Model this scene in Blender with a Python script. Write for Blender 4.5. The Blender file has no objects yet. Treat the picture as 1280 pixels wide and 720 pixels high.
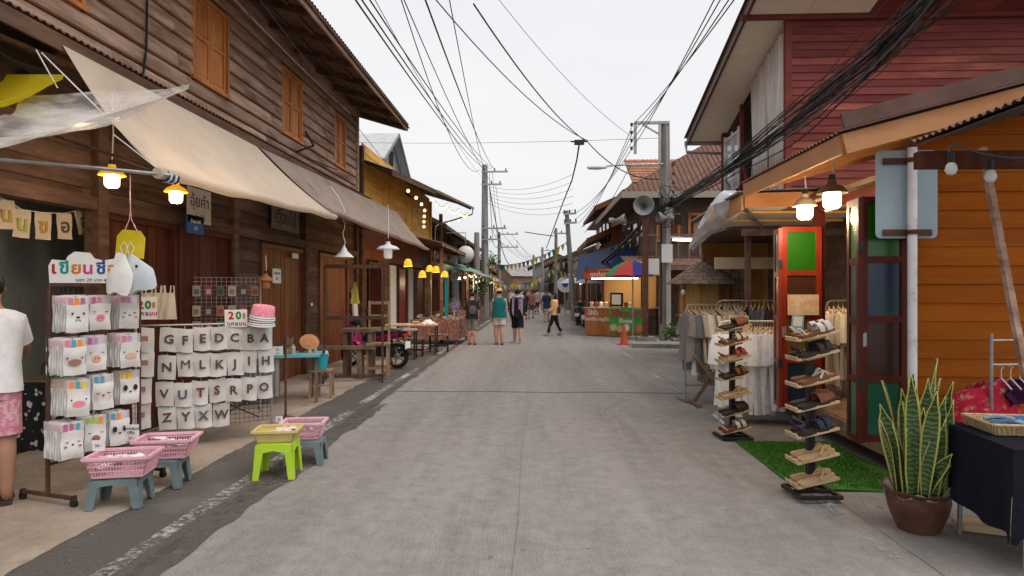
import bpy, bmesh, math, random
from mathutils import Vector, Matrix, Euler
R = math.radians
random.seed(7)
scene = bpy.context.scene
COL = scene.collection

# ------------------------------------------------------------------ camera, sky, sun, exposure
F = 782.0                                   # focal length in photo pixels (photo 1280 wide)
TH = math.atan(32 / F)                      # the street runs slightly to one side of the view axis
EYE = 1.75
cam = bpy.data.cameras.new('camera')
cam.sensor_width = 36.0
cam.lens = 36.0 * F / 1280.0
cam.shift_y = 1.0 / 1280
cam.clip_start = 0.05
cam.clip_end = 2000
cam_o = bpy.data.objects.new('camera', cam)
COL.objects.link(cam_o)
cam_o.location = (0, 0, EYE)
cam_o.rotation_euler = (R(90), 0, TH)
scene.camera = cam_o

world = bpy.data.worlds.new('World')
scene.world = world
world.use_nodes = True
wn = world.node_tree
for n in list(wn.nodes):
    wn.nodes.remove(n)
SUN_EL, SUN_AZ = R(58), R(128)          # azimuth clockwise from +Y (up the street)
sky = wn.nodes.new('ShaderNodeTexSky')
sky.sky_type = 'NISHITA'
sky.sun_disc = False
sky.sun_elevation = SUN_EL
sky.sun_rotation = SUN_AZ
sky.dust_density = 6.0
sky.air_density = 1.0
hs = wn.nodes.new('ShaderNodeHueSaturation')
hs.inputs['Saturation'].default_value = 0.10
bgs = wn.nodes.new('ShaderNodeBackground')
bgs.inputs['Strength'].default_value = 0.05
wn.links.new(sky.outputs[0], hs.inputs['Color'])
wn.links.new(hs.outputs[0], bgs.inputs['Color'])
# even cloud deck: soft mottling only
tcw = wn.nodes.new('ShaderNodeTexCoord')
nzw = wn.nodes.new('ShaderNodeTexNoise')
nzw.inputs['Scale'].default_value = 1.6
nzw.inputs['Detail'].default_value = 4
mpw = wn.nodes.new('ShaderNodeMapping')
mpw.inputs['Scale'].default_value = (1, 1, 3)
wn.links.new(tcw.outputs['Generated'], mpw.inputs[0])
wn.links.new(mpw.outputs[0], nzw.inputs['Vector'])
crw = wn.nodes.new('ShaderNodeValToRGB')
crw.color_ramp.elements[0].position = 0.3
crw.color_ramp.elements[0].color = (0.80, 0.815, 0.845, 1)
crw.color_ramp.elements[1].position = 0.7
crw.color_ramp.elements[1].color = (0.90, 0.905, 0.915, 1)
wn.links.new(nzw.outputs[0], crw.inputs[0])
bgc = wn.nodes.new('ShaderNodeBackground')
bgc.inputs['Strength'].default_value = 0.80
wn.links.new(crw.outputs[0], bgc.inputs['Color'])
adw = wn.nodes.new('ShaderNodeAddShader')
wn.links.new(bgs.outputs[0], adw.inputs[0])
wn.links.new(bgc.outputs[0], adw.inputs[1])
wo = wn.nodes.new('ShaderNodeOutputWorld')
wn.links.new(adw.outputs[0], wo.inputs['Surface'])

sun = bpy.data.lights.new('sun', 'SUN')
sun.energy = 1.3
sun.angle = R(50)
sun.color = (1.0, 0.91, 0.82)
sun_o = bpy.data.objects.new('sun', sun)
COL.objects.link(sun_o)
sun_o.rotation_euler = Vector((-math.sin(SUN_AZ) * math.cos(SUN_EL), -math.cos(SUN_AZ) * math.cos(SUN_EL), -math.sin(SUN_EL))).to_track_quat('-Z', 'Y').to_euler()

scene.view_settings.view_transform = 'Standard'
scene.view_settings.look = 'None'
scene.view_settings.exposure = 0.1
scene.view_settings.gamma = 1.0
scene.view_settings.use_curve_mapping = False
scene.cycles.use_denoising = True
scene.cycles.max_bounces = 6
scene.cycles.transparent_max_bounces = 10
scene.cycles.caustics_reflective = False
scene.cycles.caustics_refractive = False
scene.cycles.sample_clamp_indirect = 3.0

# ------------------------------------------------------------------ pixel -> place helpers
def ray(u, v):
    a, b = (u - 640) / F, (361 - v) / F
    c, s = math.cos(TH), math.sin(TH)
    return Vector((a * c - s, c + a * s, b))
def G(u, v, z=0.0):
    d = ray(u, v); t = (z - EYE) / d.z
    return Vector((d.x * t, d.y * t, z))
def PX(u, v, X):
    d = ray(u, v); t = X / d.x
    return Vector((X, d.y * t, EYE + d.z * t))
def PY(u, v, Y):
    d = ray(u, v); t = Y / d.y
    return Vector((d.x * t, Y, EYE + d.z * t))

# ------------------------------------------------------------------ materials
MATS = {}
def mat(name, c, c2=None, rough=0.75, scale=6.0, stretch=(1, 1, 1), rnd=0.0, bump=0.0, metal=0.0,
        emit=0.0, ecol=None, detail=5, lo=0.35, hi=0.65, c3=None, s3=2.0, alpha=None, trans=0.0, spec=0.2, bscale=None, wave=None, translucent=0.0):
    if name in MATS:
        return MATS[name]
    m = bpy.data.materials.new(name)
    m.use_nodes = True
    nt = m.node_tree
    b = nt.nodes['Principled BSDF']
    L = nt.links.new
    b.inputs['Roughness'].default_value = rough
    b.inputs['Metallic'].default_value = metal
    b.inputs['Specular IOR Level'].default_value = spec
    b.inputs['Base Color'].default_value = (*c, 1)
    if trans:
        b.inputs['Transmission Weight'].default_value = trans
    if emit:
        b.inputs['Emission Color'].default_value = (*(ecol or c), 1)
        b.inputs['Emission Strength'].default_value = emit
    col = None
    oi = nt.nodes.new('ShaderNodeObjectInfo')
    if c2 is not None or bump:
        tc = nt.nodes.new('ShaderNodeTexCoord')
        mp = nt.nodes.new('ShaderNodeMapping')
        mp.inputs['Scale'].default_value = stretch
        ml = nt.nodes.new('ShaderNodeMath'); ml.operation = 'MULTIPLY'; ml.inputs[1].default_value = 57.0
        L(oi.outputs['Random'], ml.inputs[0])
        L(ml.outputs[0], mp.inputs['Location'])
        L(tc.outputs['Object'], mp.inputs['Vector'])
        nz = nt.nodes.new('ShaderNodeTexNoise')
        nz.inputs['Scale'].default_value = scale
        nz.inputs['Detail'].default_value = detail
        nz.inputs['Roughness'].default_value = 0.62
        L(mp.outputs[0], nz.inputs['Vector'])
        if c2 is not None:
            cr = nt.nodes.new('ShaderNodeValToRGB')
            cr.color_ramp.elements[0].position = lo
            cr.color_ramp.elements[0].color = (*c, 1)
            cr.color_ramp.elements[1].position = hi
            cr.color_ramp.elements[1].color = (*c2, 1)
            L(nz.outputs[0], cr.inputs[0])
            col = cr.outputs[0]
        if c3 is not None:
            n2 = nt.nodes.new('ShaderNodeTexNoise')
            n2.inputs['Scale'].default_value = s3
            n2.inputs['Detail'].default_value = 6
            n2.inputs['Roughness'].default_value = 0.7
            L(mp.outputs[0] if s3 > 0 else tc.outputs['Object'], n2.inputs['Vector'])
            r2 = nt.nodes.new('ShaderNodeValToRGB')
            r2.color_ramp.elements[0].position = 0.52
            r2.color_ramp.elements[1].position = 0.72
            L(n2.outputs[0], r2.inputs[0])
            mx = nt.nodes.new('ShaderNodeMix'); mx.data_type = 'RGBA'
            L(r2.outputs[0], mx.inputs['Factor'])
            L(col, mx.inputs['A'])
            mx.inputs['B'].default_value = (*c3, 1)
            col = mx.outputs['Result']
        if wave:                                  # (axis, scale, amount) ribs / weave relief
            wv = nt.nodes.new('ShaderNodeTexWave')
            wv.bands_direction = wave[0]
            wv.inputs['Scale'].default_value = wave[1]
            wv.inputs['Distortion'].default_value = wave[3] if len(wave) > 3 else 0
            L(tc.outputs['Object'], wv.inputs['Vector'])
        if bump:
            bp = nt.nodes.new('ShaderNodeBump')
            bp.inputs['Strength'].default_value = min(1.0, bump)
            bp.inputs['Distance'].default_value = 0.01
            src = nz.outputs[0]
            if bscale:
                nb = nt.nodes.new('ShaderNodeTexNoise')
                nb.inputs['Scale'].default_value = bscale
                nb.inputs['Detail'].default_value = 4
                L(mp.outputs[0], nb.inputs['Vector'])
                src = nb.outputs[0]
            if wave:
                ad = nt.nodes.new('ShaderNodeMath'); ad.operation = 'MULTIPLY_ADD'
                L(wv.outputs['Fac'], ad.inputs[0]); ad.inputs[1].default_value = wave[2]
                L(src, ad.inputs[2]); src = ad.outputs[0]
            L(src, bp.inputs['Height'])
            L(bp.outputs[0], b.inputs['Normal'])
    if rnd:
        hv = nt.nodes.new('ShaderNodeHueSaturation')
        mr = nt.nodes.new('ShaderNodeMapRange')
        mr.inputs['To Min'].default_value = 1 - rnd
        mr.inputs['To Max'].default_value = 1 + rnd
        L(oi.outputs['Random'], mr.inputs['Value'])
        L(mr.outputs[0], hv.inputs['Value'])
        if col is not None:
            L(col, hv.inputs['Color'])
        else:
            hv.inputs['Color'].default_value = (*c, 1)
        col = hv.outputs[0]
    if col is not None:
        L(col, b.inputs['Base Color'])
    if translucent:
        out = nt.nodes['Material Output']
        tl = nt.nodes.new('ShaderNodeBsdfTranslucent')
        tl.inputs[0].default_value = (*c, 1)
        if col is not None:
            L(col, tl.inputs[0])
        ms = nt.nodes.new('ShaderNodeMixShader'); ms.inputs[0].default_value = translucent
        L(b.outputs[0], ms.inputs[1]); L(tl.outputs[0], ms.inputs[2])
        L(ms.outputs[0], out.inputs[0])
    if alpha is not None:
        b.inputs['Alpha'].default_value = alpha
    MATS[name] = m
    return m

def worn(name, c, amount=0.5, scale=14):
    """paint worn through to the surface below"""
    if name in MATS:
        return MATS[name]
    m = bpy.data.materials.new(name); m.use_nodes = True
    nt = m.node_tree; b = nt.nodes['Principled BSDF']
    b.inputs['Base Color'].default_value = (*c, 1); b.inputs['Roughness'].default_value = 0.85
    tc = nt.nodes.new('ShaderNodeTexCoord')
    nz = nt.nodes.new('ShaderNodeTexNoise'); nz.inputs['Scale'].default_value = scale; nz.inputs['Detail'].default_value = 8
    nz.inputs['Roughness'].default_value = 0.75
    nt.links.new(tc.outputs['Object'], nz.inputs['Vector'])
    n2 = nt.nodes.new('ShaderNodeTexNoise'); n2.inputs['Scale'].default_value = 0.9; n2.inputs['Detail'].default_value = 3
    nt.links.new(tc.outputs['Object'], n2.inputs['Vector'])
    ad = nt.nodes.new('ShaderNodeMath'); ad.operation = 'MULTIPLY_ADD'; ad.inputs[1].default_value = 0.8
    nt.links.new(n2.outputs[0], ad.inputs[0]); nt.links.new(nz.outputs[0], ad.inputs[2])
    mr = nt.nodes.new('ShaderNodeMapRange')
    mr.inputs['From Min'].default_value = amount + 0.30; mr.inputs['From Max'].default_value = amount + 0.52
    nt.links.new(ad.outputs[0], mr.inputs['Value'])
    nt.links.new(mr.outputs[0], b.inputs['Alpha'])
    MATS[name] = m
    return m

# ------------------------------------------------------------------ mesh helpers
class MB:
    def __init__(s):
        s.v = []; s.f = []; s.m = []
    def add(s, vs, fs, m=0):
        k = len(s.v)
        s.v += [tuple(p) for p in vs]
        s.f += [tuple(i + k for i in f) for f in fs]
        s.m += [m] * len(fs)
        return s
    def box(s, c, d, rot=None, m=0):
        hx, hy, hz = d[0] / 2, d[1] / 2, d[2] / 2
        vs = [Vector((x, y, z)) for x in (-hx, hx) for y in (-hy, hy) for z in (-hz, hz)]
        if rot is not None:
            e = Euler(rot); vs = [e.to_matrix() @ p for p in vs]
        c = Vector(c)
        return s.add([p + c for p in vs], [(0, 1, 3, 2), (4, 6, 7, 5), (0, 4, 5, 1), (2, 3, 7, 6), (0, 2, 6, 4), (1, 5, 7, 3)], m)
    def bar(s, p, q, w, h=None, m=0, up=(0, 0, 1)):
        p, q = Vector(p), Vector(q); h = h or w
        d = (q - p).normalized(); up = Vector(up)
        if abs(d.dot(up)) > 0.98: up = Vector((0, 1, 0))
        x = d.cross(up).normalized() * w / 2; z = x.cross(d).normalized() * h / 2
        vs = [p - x - z, p + x - z, p + x + z, p - x + z, q - x - z, q + x - z, q + x + z, q - x + z]
        return s.add(vs, [(3, 2, 1, 0), (4, 5, 6, 7), (0, 1, 5, 4), (1, 2, 6, 5), (2, 3, 7, 6), (3, 0, 4, 7)], m)
    def tube(s, pts, r, n=6, m=0, caps=True):
        pts = [Vector(p) for p in pts]; k = len(pts)
        rr = r if isinstance(r, (list, tuple)) else [r] * k
        vs = []; u = None
        for i, p in enumerate(pts):
            d = (pts[min(i + 1, k - 1)] - pts[max(i - 1, 0)])
            d = d.normalized() if d.length > 1e-9 else Vector((0, 0, 1))
            if u is None:
                u = d.orthogonal().normalized()
            else:
                u = (u - d * u.dot(d))
                u = u.normalized() if u.length > 1e-6 else d.orthogonal().normalized()
            w = d.cross(u)
            for j in range(n):
                a = 2 * math.pi * j / n
                vs.append(p + (u * math.cos(a) + w * math.sin(a)) * rr[i])
        fs = [(i * n + j, i * n + (j + 1) % n, (i + 1) * n + (j + 1) % n, (i + 1) * n + j) for i in range(k - 1) for j in range(n)]
        if caps:
            fs += [tuple(reversed(range(n))), tuple(range((k - 1) * n, k * n))]
        return s.add(vs, fs, m)
    def cyl(s, p, q, r, n=12, m=0, r2=None):
        return s.tube([p, q], [r, r if r2 is None else r2], n, m)
    def lathe(s, prof, n=16, c=(0, 0, 0), m=0, sx=1, sy=1, close=False, rot=None):
        vs = []; c = Vector(c)
        mt = Euler(rot).to_matrix() if rot else None
        for r, z in prof:
            for j in range(n):
                a = 2 * math.pi * j / n
                p = Vector((r * sx * math.cos(a), r * sy * math.sin(a), z))
                vs.append((mt @ p if mt else p) + c)
        k = len(prof)
        fs = [(i * n + j, i * n + (j + 1) % n, (i + 1) * n + (j + 1) % n, (i + 1) * n + j) for i in range(k - 1) for j in range(n)]
        if close:
            fs += [tuple(reversed(range(n))), tuple(range((k - 1) * n, k * n))]
        return s.add(vs, fs, m)
    def prism(s, poly, d, m=0):
        """poly: list of 3D points (planar), d: extrusion vector"""
        d = Vector(d); n = len(poly)
        vs = [Vector(p) for p in poly] + [Vector(p) + d for p in poly]
        fs = [tuple(reversed(range(n))), tuple(range(n, 2 * n))] + [(i, (i + 1) % n, n + (i + 1) % n, n + i) for i in range(n)]
        return s.add(vs, fs, m)
    def grid(s, fn, nu, nv, m=0):
        vs = [fn(i / nu, j / nv) for i in range(nu + 1) for j in range(nv + 1)]
        w = nv + 1
        fs = [(i * w + j, (i + 1) * w + j, (i + 1) * w + j + 1, i * w + j + 1) for i in range(nu) for j in range(nv)]
        return s.add(vs, fs, m)
    def slab(s, fn, nu, nv, t, m=0):
        """grid with thickness vector t"""
        t = Vector(t)
        a = [Vector(fn(i / nu, j / nv)) for i in range(nu + 1) for j in range(nv + 1)]
        w = nv + 1; n = len(a)
        vs = a + [p + t for p in a]
        fs = [(i * w + j, (i + 1) * w + j, (i + 1) * w + j + 1, i * w + j + 1) for i in range(nu) for j in range(nv)]
        fs += [tuple(n + q for q in reversed(f)) for f in fs]
        e = [i * w for i in range(nu + 1)] + [nu * w + j for j in range(1, nv + 1)] + [i * w + nv for i in range(nu - 1, -1, -1)] + [j for j in range(nv - 1, 0, -1)]
        fs += [(e[k], n + e[k], n + e[(k + 1) % len(e)], e[(k + 1) % len(e)]) for k in range(len(e))]
        return s.add(vs, fs, m)
    def mesh(s, name, mats, smooth=False):
        me = bpy.data.meshes.new(name)
        me.from_pydata(s.v, [], s.f)
        for m in (mats if isinstance(mats, (list, tuple)) else [mats]):
            me.materials.append(m)
        if len(me.materials) > 1:
            me.polygons.foreach_set('material_index', s.m)
        me.update()
        if smooth:
            me.polygons.foreach_set('use_smooth', [True] * len(me.polygons))
            me.set_sharp_from_angle(angle=R(40))
        return me
    def build(s, name, mats, parent=None, loc=(0, 0, 0), rot=(0, 0, 0), smooth=False):
        return place(name, s.mesh(name, mats, smooth), parent, loc, rot)

def place(name, me, parent=None, loc=(0, 0, 0), rot=(0, 0, 0), sc=None):
    o = bpy.data.objects.new(name, me)
    COL.objects.link(o)
    o.location = loc; o.rotation_euler = rot
    if sc: o.scale = sc if not isinstance(sc, (int, float)) else (sc,) * 3
    if parent: o.parent = parent
    return o
def tag(o, label=None, cat=None, group=None, kind=None):
    if label: o['label'] = label
    if cat: o['category'] = cat
    if group: o['group'] = group
    if kind: o['kind'] = kind
    return o
def thing(name, label, cat, loc=(0, 0, 0), rz=0, group=None):
    o = bpy.data.objects.new(name, None)
    o.empty_display_size = 0.1
    COL.objects.link(o)
    o.location = loc; o.rotation_euler = (0, 0, rz)
    return tag(o, label, cat, group)
KIDS = {}
def children(o):
    return [c for c in COL.objects if c.parent == o]
def copy_tree(o, parent=None):
    c = o.copy(); COL.objects.link(c); c.parent = parent
    for ch in children(o):
        copy_tree(ch, c)
    return c
def box(name, m, c, d, parent=None, rot=None):
    return MB().box((0, 0, 0), d).build(name, m, parent, c, rot or (0, 0, 0))
TXT = {}
def text(body, size, m, parent=None, loc=(0, 0, 0), rot=(R(90), 0, 0), name='lettering', depth=0.001, width=None, bold=0.0, sx=1.0):
    key = (body, size, m.name, depth, width, bold)
    if key not in TXT:
        c = bpy.data.curves.new(name, 'FONT')
        c.body = body; c.size = size; c.extrude = depth; c.resolution_u = 2
        c.align_x = 'CENTER'; c.align_y = 'CENTER'; c.offset = bold
        o = bpy.data.objects.new(name, c); COL.objects.link(o)
        bpy.context.view_layer.update()
        me = bpy.data.meshes.new_from_object(o.evaluated_get(bpy.context.evaluated_depsgraph_get()))
        bpy.data.objects.remove(o)
        me.materials.clear(); me.materials.append(m)
        if width and len(me.vertices):
            w = max(v.co.x for v in me.vertices) - min(v.co.x for v in me.vertices)
            for v in me.vertices: v.co.x *= width / w
        TXT[key] = me
    return place(name, TXT[key], parent, loc, rot)

def sag(p, q, s, n=14):
    p, q = Vector(p), Vector(q)
    return [p.lerp(q, t / n) - Vector((0, 0, 4 * s * (t / n) * (1 - t / n))) for t in range(n + 1)]
def cable(name, p, q, s, r, m, label, group, n=14):
    o = MB().tube(sag(p, q, s, n), r, 5).build(name, m)
    return tag(o, label, 'cable', group)
def corrugated(mb, o, along, down, length, width, pitch=0.076, amp=0.009, t=0.002, m=0):
    """sheet: ridges run along `down`; waves step along `along`"""
    o, a, d = Vector(o), Vector(along).normalized(), Vector(down).normalized()
    nn = a.cross(d).normalized()
    if nn.z < 0: nn = -nn
    n = max(4, int(length / pitch) * 4)
    def fn(u, v):
        return o + a * (length * u) + d * (width * v) + nn * (amp * math.sin(u * length / pitch * 2 * math.pi))
    return mb.slab(fn, n, 1, nn * -t, m)

# ------------------------------------------------------------------ palette
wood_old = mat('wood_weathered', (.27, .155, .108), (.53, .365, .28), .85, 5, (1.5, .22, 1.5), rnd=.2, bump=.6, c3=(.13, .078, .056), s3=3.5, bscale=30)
wood_shade = mat('wood_shaded_boards', (.075, .039, .026), (.15, .088, .061), .85, 5, (1.5, .25, 1.5), rnd=.25, bump=.5, c3=(.06, .04, .03), s3=3, bscale=30)  # darker copy of the boards; shade under awnings and eaves put into colour
wood_door = mat('wood_reddish_door', (.12, .036, .014), (.21, .068, .026), .6, 6, (2, 2, .2), rnd=.2, bump=.3, c3=(.10, .045, .025), s3=1.2, bscale=25)
wood_doord = mat('wood_dark_red_door', (.06, .014, .007), (.105, .026, .012), .6, 6, (2, 2, .2), rnd=.2, bump=.3, bscale=25)
wood_shut = mat('wood_orange_shutter', (.46, .15, .035), (.66, .28, .09), .55, 7, (3, 3, .25), rnd=.15, bump=.3, c3=(.20, .07, .025), s3=1.6, bscale=25)
wood_plain = mat('wood_plain', (.22, .135, .075), (.36, .24, .145), .7, 6, (.6, .6, .6), rnd=.15, bump=.3, bscale=20)
wood_dusty = mat('wood_dusty_brown', (.13, .085, .058), (.25, .175, .125), .8, 6, (.7, .7, .7), rnd=.15, bump=.3, bscale=20)
wood_pale = mat('wood_pale_pine', (.52, .36, .21), (.68, .50, .32), .6, 8, (.4, 2, 2), rnd=.08, bump=.15)
siding_or = mat('siding_orange', (.27, .066, .001), (.33, .088, .002), .8, 4, (.25, 1, 2), rnd=.10, bump=.3, c3=(.22, .052, .004), s3=2.2, bscale=40)
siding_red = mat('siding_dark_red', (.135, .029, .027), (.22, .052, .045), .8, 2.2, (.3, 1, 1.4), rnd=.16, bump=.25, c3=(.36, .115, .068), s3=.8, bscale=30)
siding_yel = mat('siding_ochre', (.62, .31, .045), (.76, .42, .08), .65, 4, (1, .25, 2), rnd=.1, bump=.25, c3=(.40, .20, .045), s3=1.2, bscale=30)
red_gloss = mat('door_red_varnish', (.19, .020, .009), (.28, .034, .014), .35, 4, (2, 2, .4), bump=.1)
mahog = mat('door_mahogany', (.065, .010, .006), (.10, .018, .010), .5, 4, (2, 2, .4), bump=.1)
tin = mat('tin_grey', (.22, .21, .20), (.34, .32, .30), .6, 3, (1, 1, 1), metal=.0, bump=.1, c3=(.16, .085, .05), s3=1.3)
tin_rust = mat('tin_rusty', (.12, .065, .045), (.22, .13, .09), .8, 4, bump=.2, c3=(.07, .05, .045), s3=2)
tin_brown = mat('tin_brown', (.10, .05, .04), (.14, .075, .06), .5, 3, bump=.1)
roof_brown = mat('roof_brown_tile', (.12, .060, .045), (.18, .095, .072), .7, 3, bump=.2, rnd=.1)
roof_orange = mat('roof_orange_tile', (.28, .12, .065), (.36, .17, .10), .7, 4, bump=.2, rnd=.15)
dark = mat('dark_void', (.02, .016, .014), rough=.9)
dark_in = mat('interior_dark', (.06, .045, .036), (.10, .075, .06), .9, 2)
metal_rust = mat('metal_rusty', (.055, .028, .020), (.11, .056, .038), .7, 12, bump=.3, rnd=.1)
metal_blk = mat('metal_black', (.02, .02, .021), (.035, .034, .034), .45, 9, bump=.1)
metal_grey = mat('metal_grey', (.30, .30, .31), (.40, .40, .40), .4, 9, metal=.6)
metal_wht = mat('metal_white_paint', (.74, .74, .76), (.82, .82, .83), .45, 4, c3=(.45, .40, .36), s3=5, bump=.1)
concrete = mat('concrete_pole', (.22, .208, .193), (.31, .297, .277), .9, 4, (2, 2, .4), rnd=.06, bump=.4, c3=(.15, .137, .126), s3=1.0, bscale=40)
wire = mat('wire_black', (.018, .018, .02), rough=.6)
wire_g = mat('wire_grey', (.10, .10, .105), rough=.6)
cream = mat('canvas_cream', (.82, .71, .59), (.88, .79, .68), .9, 2.2, bump=.35, c3=(.68, .58, .47), s3=1.1, bscale=9, translucent=.55)
taupe = mat('canvas_taupe', (.44, .35, .29), (.53, .43, .365), .9, 2.2, bump=.35, c3=(.27, .215, .18), s3=1.1, bscale=9, translucent=.42)
white_cl = mat('cloth_white', (.72, .71, .69), (.80, .79, .77), .9, 5, bump=.3, rnd=.06, bscale=14)
paper = mat('paper_white', (.76, .75, .73), (.80, .79, .77), .8, 5)
ink = mat('ink_black', (.025, .022, .022), rough=.8)
plast_pink = mat('plastic_pink', (.70, .38, .45), (.76, .45, .52), .4, 5, rnd=.05)
plast_grey = mat('plastic_blue_grey', (.125, .17, .18), (.165, .215, .225), .5, 6, bump=.1, rnd=.05)
plast_green = mat('plastic_lime', (.40, .60, .03), (.45, .66, .05), .4, 4, bump=.05)
glass_dk = mat('window_glass', (.05, .06, .07), rough=.08, spec=.6)
skin = mat('skin', (.33, .17, .105), (.38, .205, .135), .55, 9)
skin_l = mat('skin_light', (.50, .29, .20), (.55, .33, .24), .55, 9)
hair = mat('hair_black', (.012, .010, .009), rough=.45)
green_leaf = mat('leaf_green', (.05, .10, .02), (.10, .17, .035), .6, 8, rnd=.3)
# ------------------------------------------------------------------ ground, road, floors
def bend(y):
    return 0.0 if y < 48 else -0.0011 * (y - 48) ** 2
def strip(x0, x1, y0, y1, z, step=1.0, jl=0.0, jr=0.0, seed=0):
    rnd = random.Random(seed); mb = MB()
    n = int((y1 - y0) / step)
    L, Rr = [], []
    dl = dr = 0
    for i in range(n + 1):
        y = y0 + (y1 - y0) * i / n
        dl = dl * .7 + rnd.uniform(-jl, jl); dr = dr * .7 + rnd.uniform(-jr, jr)
        L.append((x0 + bend(y) + dl, y, z)); Rr.append((x1 + bend(y) + dr, y, z))
    vs = [p for ab in zip(L, Rr) for p in ab]
    mb.add(vs, [(2 * i, 2 * i + 1, 2 * i + 3, 2 * i + 2) for i in range(n)])
    return mb
asph = mat('asphalt_patch', (.070, .062, .057), (.125, .112, .103), .92, 60, bump=.6, c3=(.155, .14, .128), s3=1.2, detail=8, spec=.2)
road_m = mat('road_concrete', (.232, .211, .199), (.285, .263, .249), .9, .8, (1.8, .16, 1), bump=.8, c3=(.20, .181, .169), s3=1.1, detail=9, bscale=70, spec=.25)
# fine speckle on the road
def speckle(m, amt=.22, sc=90):
    nt = m.node_tree; b = nt.nodes['Principled BSDF']
    src = b.inputs['Base Color'].links[0].from_socket
    tc = nt.nodes.new('ShaderNodeTexCoord')
    nz = nt.nodes.new('ShaderNodeTexNoise'); nz.inputs['Scale'].default_value = sc; nz.inputs['Detail'].default_value = 3
    nt.links.new(tc.outputs['Object'], nz.inputs['Vector'])
    n2 = nt.nodes.new('ShaderNodeTexNoise'); n2.inputs['Scale'].default_value = 5.5; n2.inputs['Detail'].default_value = 8; n2.inputs['Roughness'].default_value = .8
    nt.links.new(tc.outputs['Object'], n2.inputs['Vector'])
    # dark oil spots
    n3 = nt.nodes.new('ShaderNodeTexNoise'); n3.inputs['Scale'].default_value = 7.5; n3.inputs['Detail'].default_value = 3
    nt.links.new(tc.outputs['Object'], n3.inputs['Vector'])
    r3 = nt.nodes.new('ShaderNodeMapRange'); r3.inputs['From Min'].default_value = .69; r3.inputs['From Max'].default_value = .75
    r3.inputs['To Min'].default_value = 1.0; r3.inputs['To Max'].default_value = .66
    nt.links.new(n3.outputs[0], r3.inputs['Value'])
    ad = nt.nodes.new('ShaderNodeMath'); ad.operation = 'ADD'
    nt.links.new(nz.outputs[0], ad.inputs[0]); nt.links.new(n2.outputs[0], ad.inputs[1])
    mr = nt.nodes.new('ShaderNodeMapRange'); mr.inputs['From Min'].default_value = .7; mr.inputs['From Max'].default_value = 1.3
    mr.inputs['To Min'].default_value = 1 - amt; mr.inputs['To Max'].default_value = 1 + amt
    nt.links.new(ad.outputs[0], mr.inputs['Value'])
    mu = nt.nodes.new('ShaderNodeMath'); mu.operation = 'MULTIPLY'
    nt.links.new(mr.outputs[0], mu.inputs[0]); nt.links.new(r3.outputs[0], mu.inputs[1])
    hv = nt.nodes.new('ShaderNodeHueSaturation')
    nt.links.new(mu.outputs[0], hv.inputs['Value']); nt.links.new(src, hv.inputs['Color'])
    nt.links.new(hv.outputs[0], b.inputs['Base Color'])
speckle(road_m, .36, 95)
floor_m = mat('floor_cement', (.26, .20, .155), (.38, .315, .255), .85, 1.1, bump=.3, c3=(.20, .15, .11), s3=1.6, detail=8, bscale=40)
apron_m = mat('apron_cement', (.215, .195, .182), (.305, .28, .262), .9, .9, bump=.4, c3=(.19, .172, .16), s3=1.3, detail=9, bscale=60)
speckle(apron_m, .26, 110); speckle(floor_m, .2)
grd = MB().box((0, 150, -.06), (700, 700, .08)).build('ground', mat('ground_soil', (.18, .15, .12), (.26, .22, .18), .95, .5, bump=.3)); tag(grd, kind='structure')
road = strip(-2.9, 2.55, -4, 200, 0, 2.0).build('road', road_m); tag(road, kind='structure')
pav = strip(2.45, 8.5, -4, 200, .004, 1.0, .03, 0, 3).build('pavement', apron_m); tag(pav, kind='structure')
asf = strip(-3.6, -2.42, -4, 120, .004, .07, .02, .020, 5).build('asphalt_strip', asph); tag(asf, kind='structure')
fl = strip(-14, -3.25, -4, 21, .008, .06, 0, .016, 9)
fl.build('shop_floor', floor_m); tag(bpy.data.objects['shop_floor'], kind='structure')
fl2 = strip(-14, -3.3, 21, 160, .008, 1, 0, .03, 9).build('pavement', apron_m); tag(fl2, kind='structure')
paint = worn('paint_white_worn', (.45, .43, .40), .53, 18)
paint2 = worn('paint_white_patchy', (.50, .48, .45), .58, 16)
tag(strip(-2.72, -2.58, 1, 90, .009, .5, .012, .012, 1).build('painted_line', paint), kind='structure')
tag(strip(2.28, 2.40, 1, 90, .009, .5, .012, .012, 2).build('painted_line', paint2), kind='structure')
tar = worn('road_stain', (.085, .075, .068), .42, 7)
tag(strip(-2.52, -2.27, 1, 9.4, .0075, .12, .02, .035, 4).build('road_stain', tar), kind='structure')
joint = mat('joint_dark', (.085, .075, .068), rough=.95)
jm = MB()
for y in (10.6, 27.0, 43.5):
    pts = [(x, y + .03 * math.sin(x * 3.1 + y) + random.uniform(-.012, .012)) for x in [-2.5 + .2 * i for i in range(26)]]
    for a, b in zip(pts, pts[1:]):
        w = .011 + .008 * random.random()
        jm.add([(a[0], a[1] - w, .0045), (b[0], b[1] - w, .0045), (b[0], b[1] + w, .0045), (a[0], a[1] + w, .0045)], [(0, 1, 2, 3)])
jm.build('road_joint', joint, road)
jm = MB()
for i in range(110):
    y = 2 + i * .35; x = -.16 + .012 * math.sin(y * 1.7); w = .0012 + .001 * random.random()
    jm.add([(x - w, y, .0045), (x + w, y, .0045), (x + w, y + .35, .0045), (x - w, y + .35, .0045)], [(0, 1, 2, 3)])
jm.build('road_joint', mat('joint_faint', (.16, .145, .135), rough=.95), road)

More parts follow.
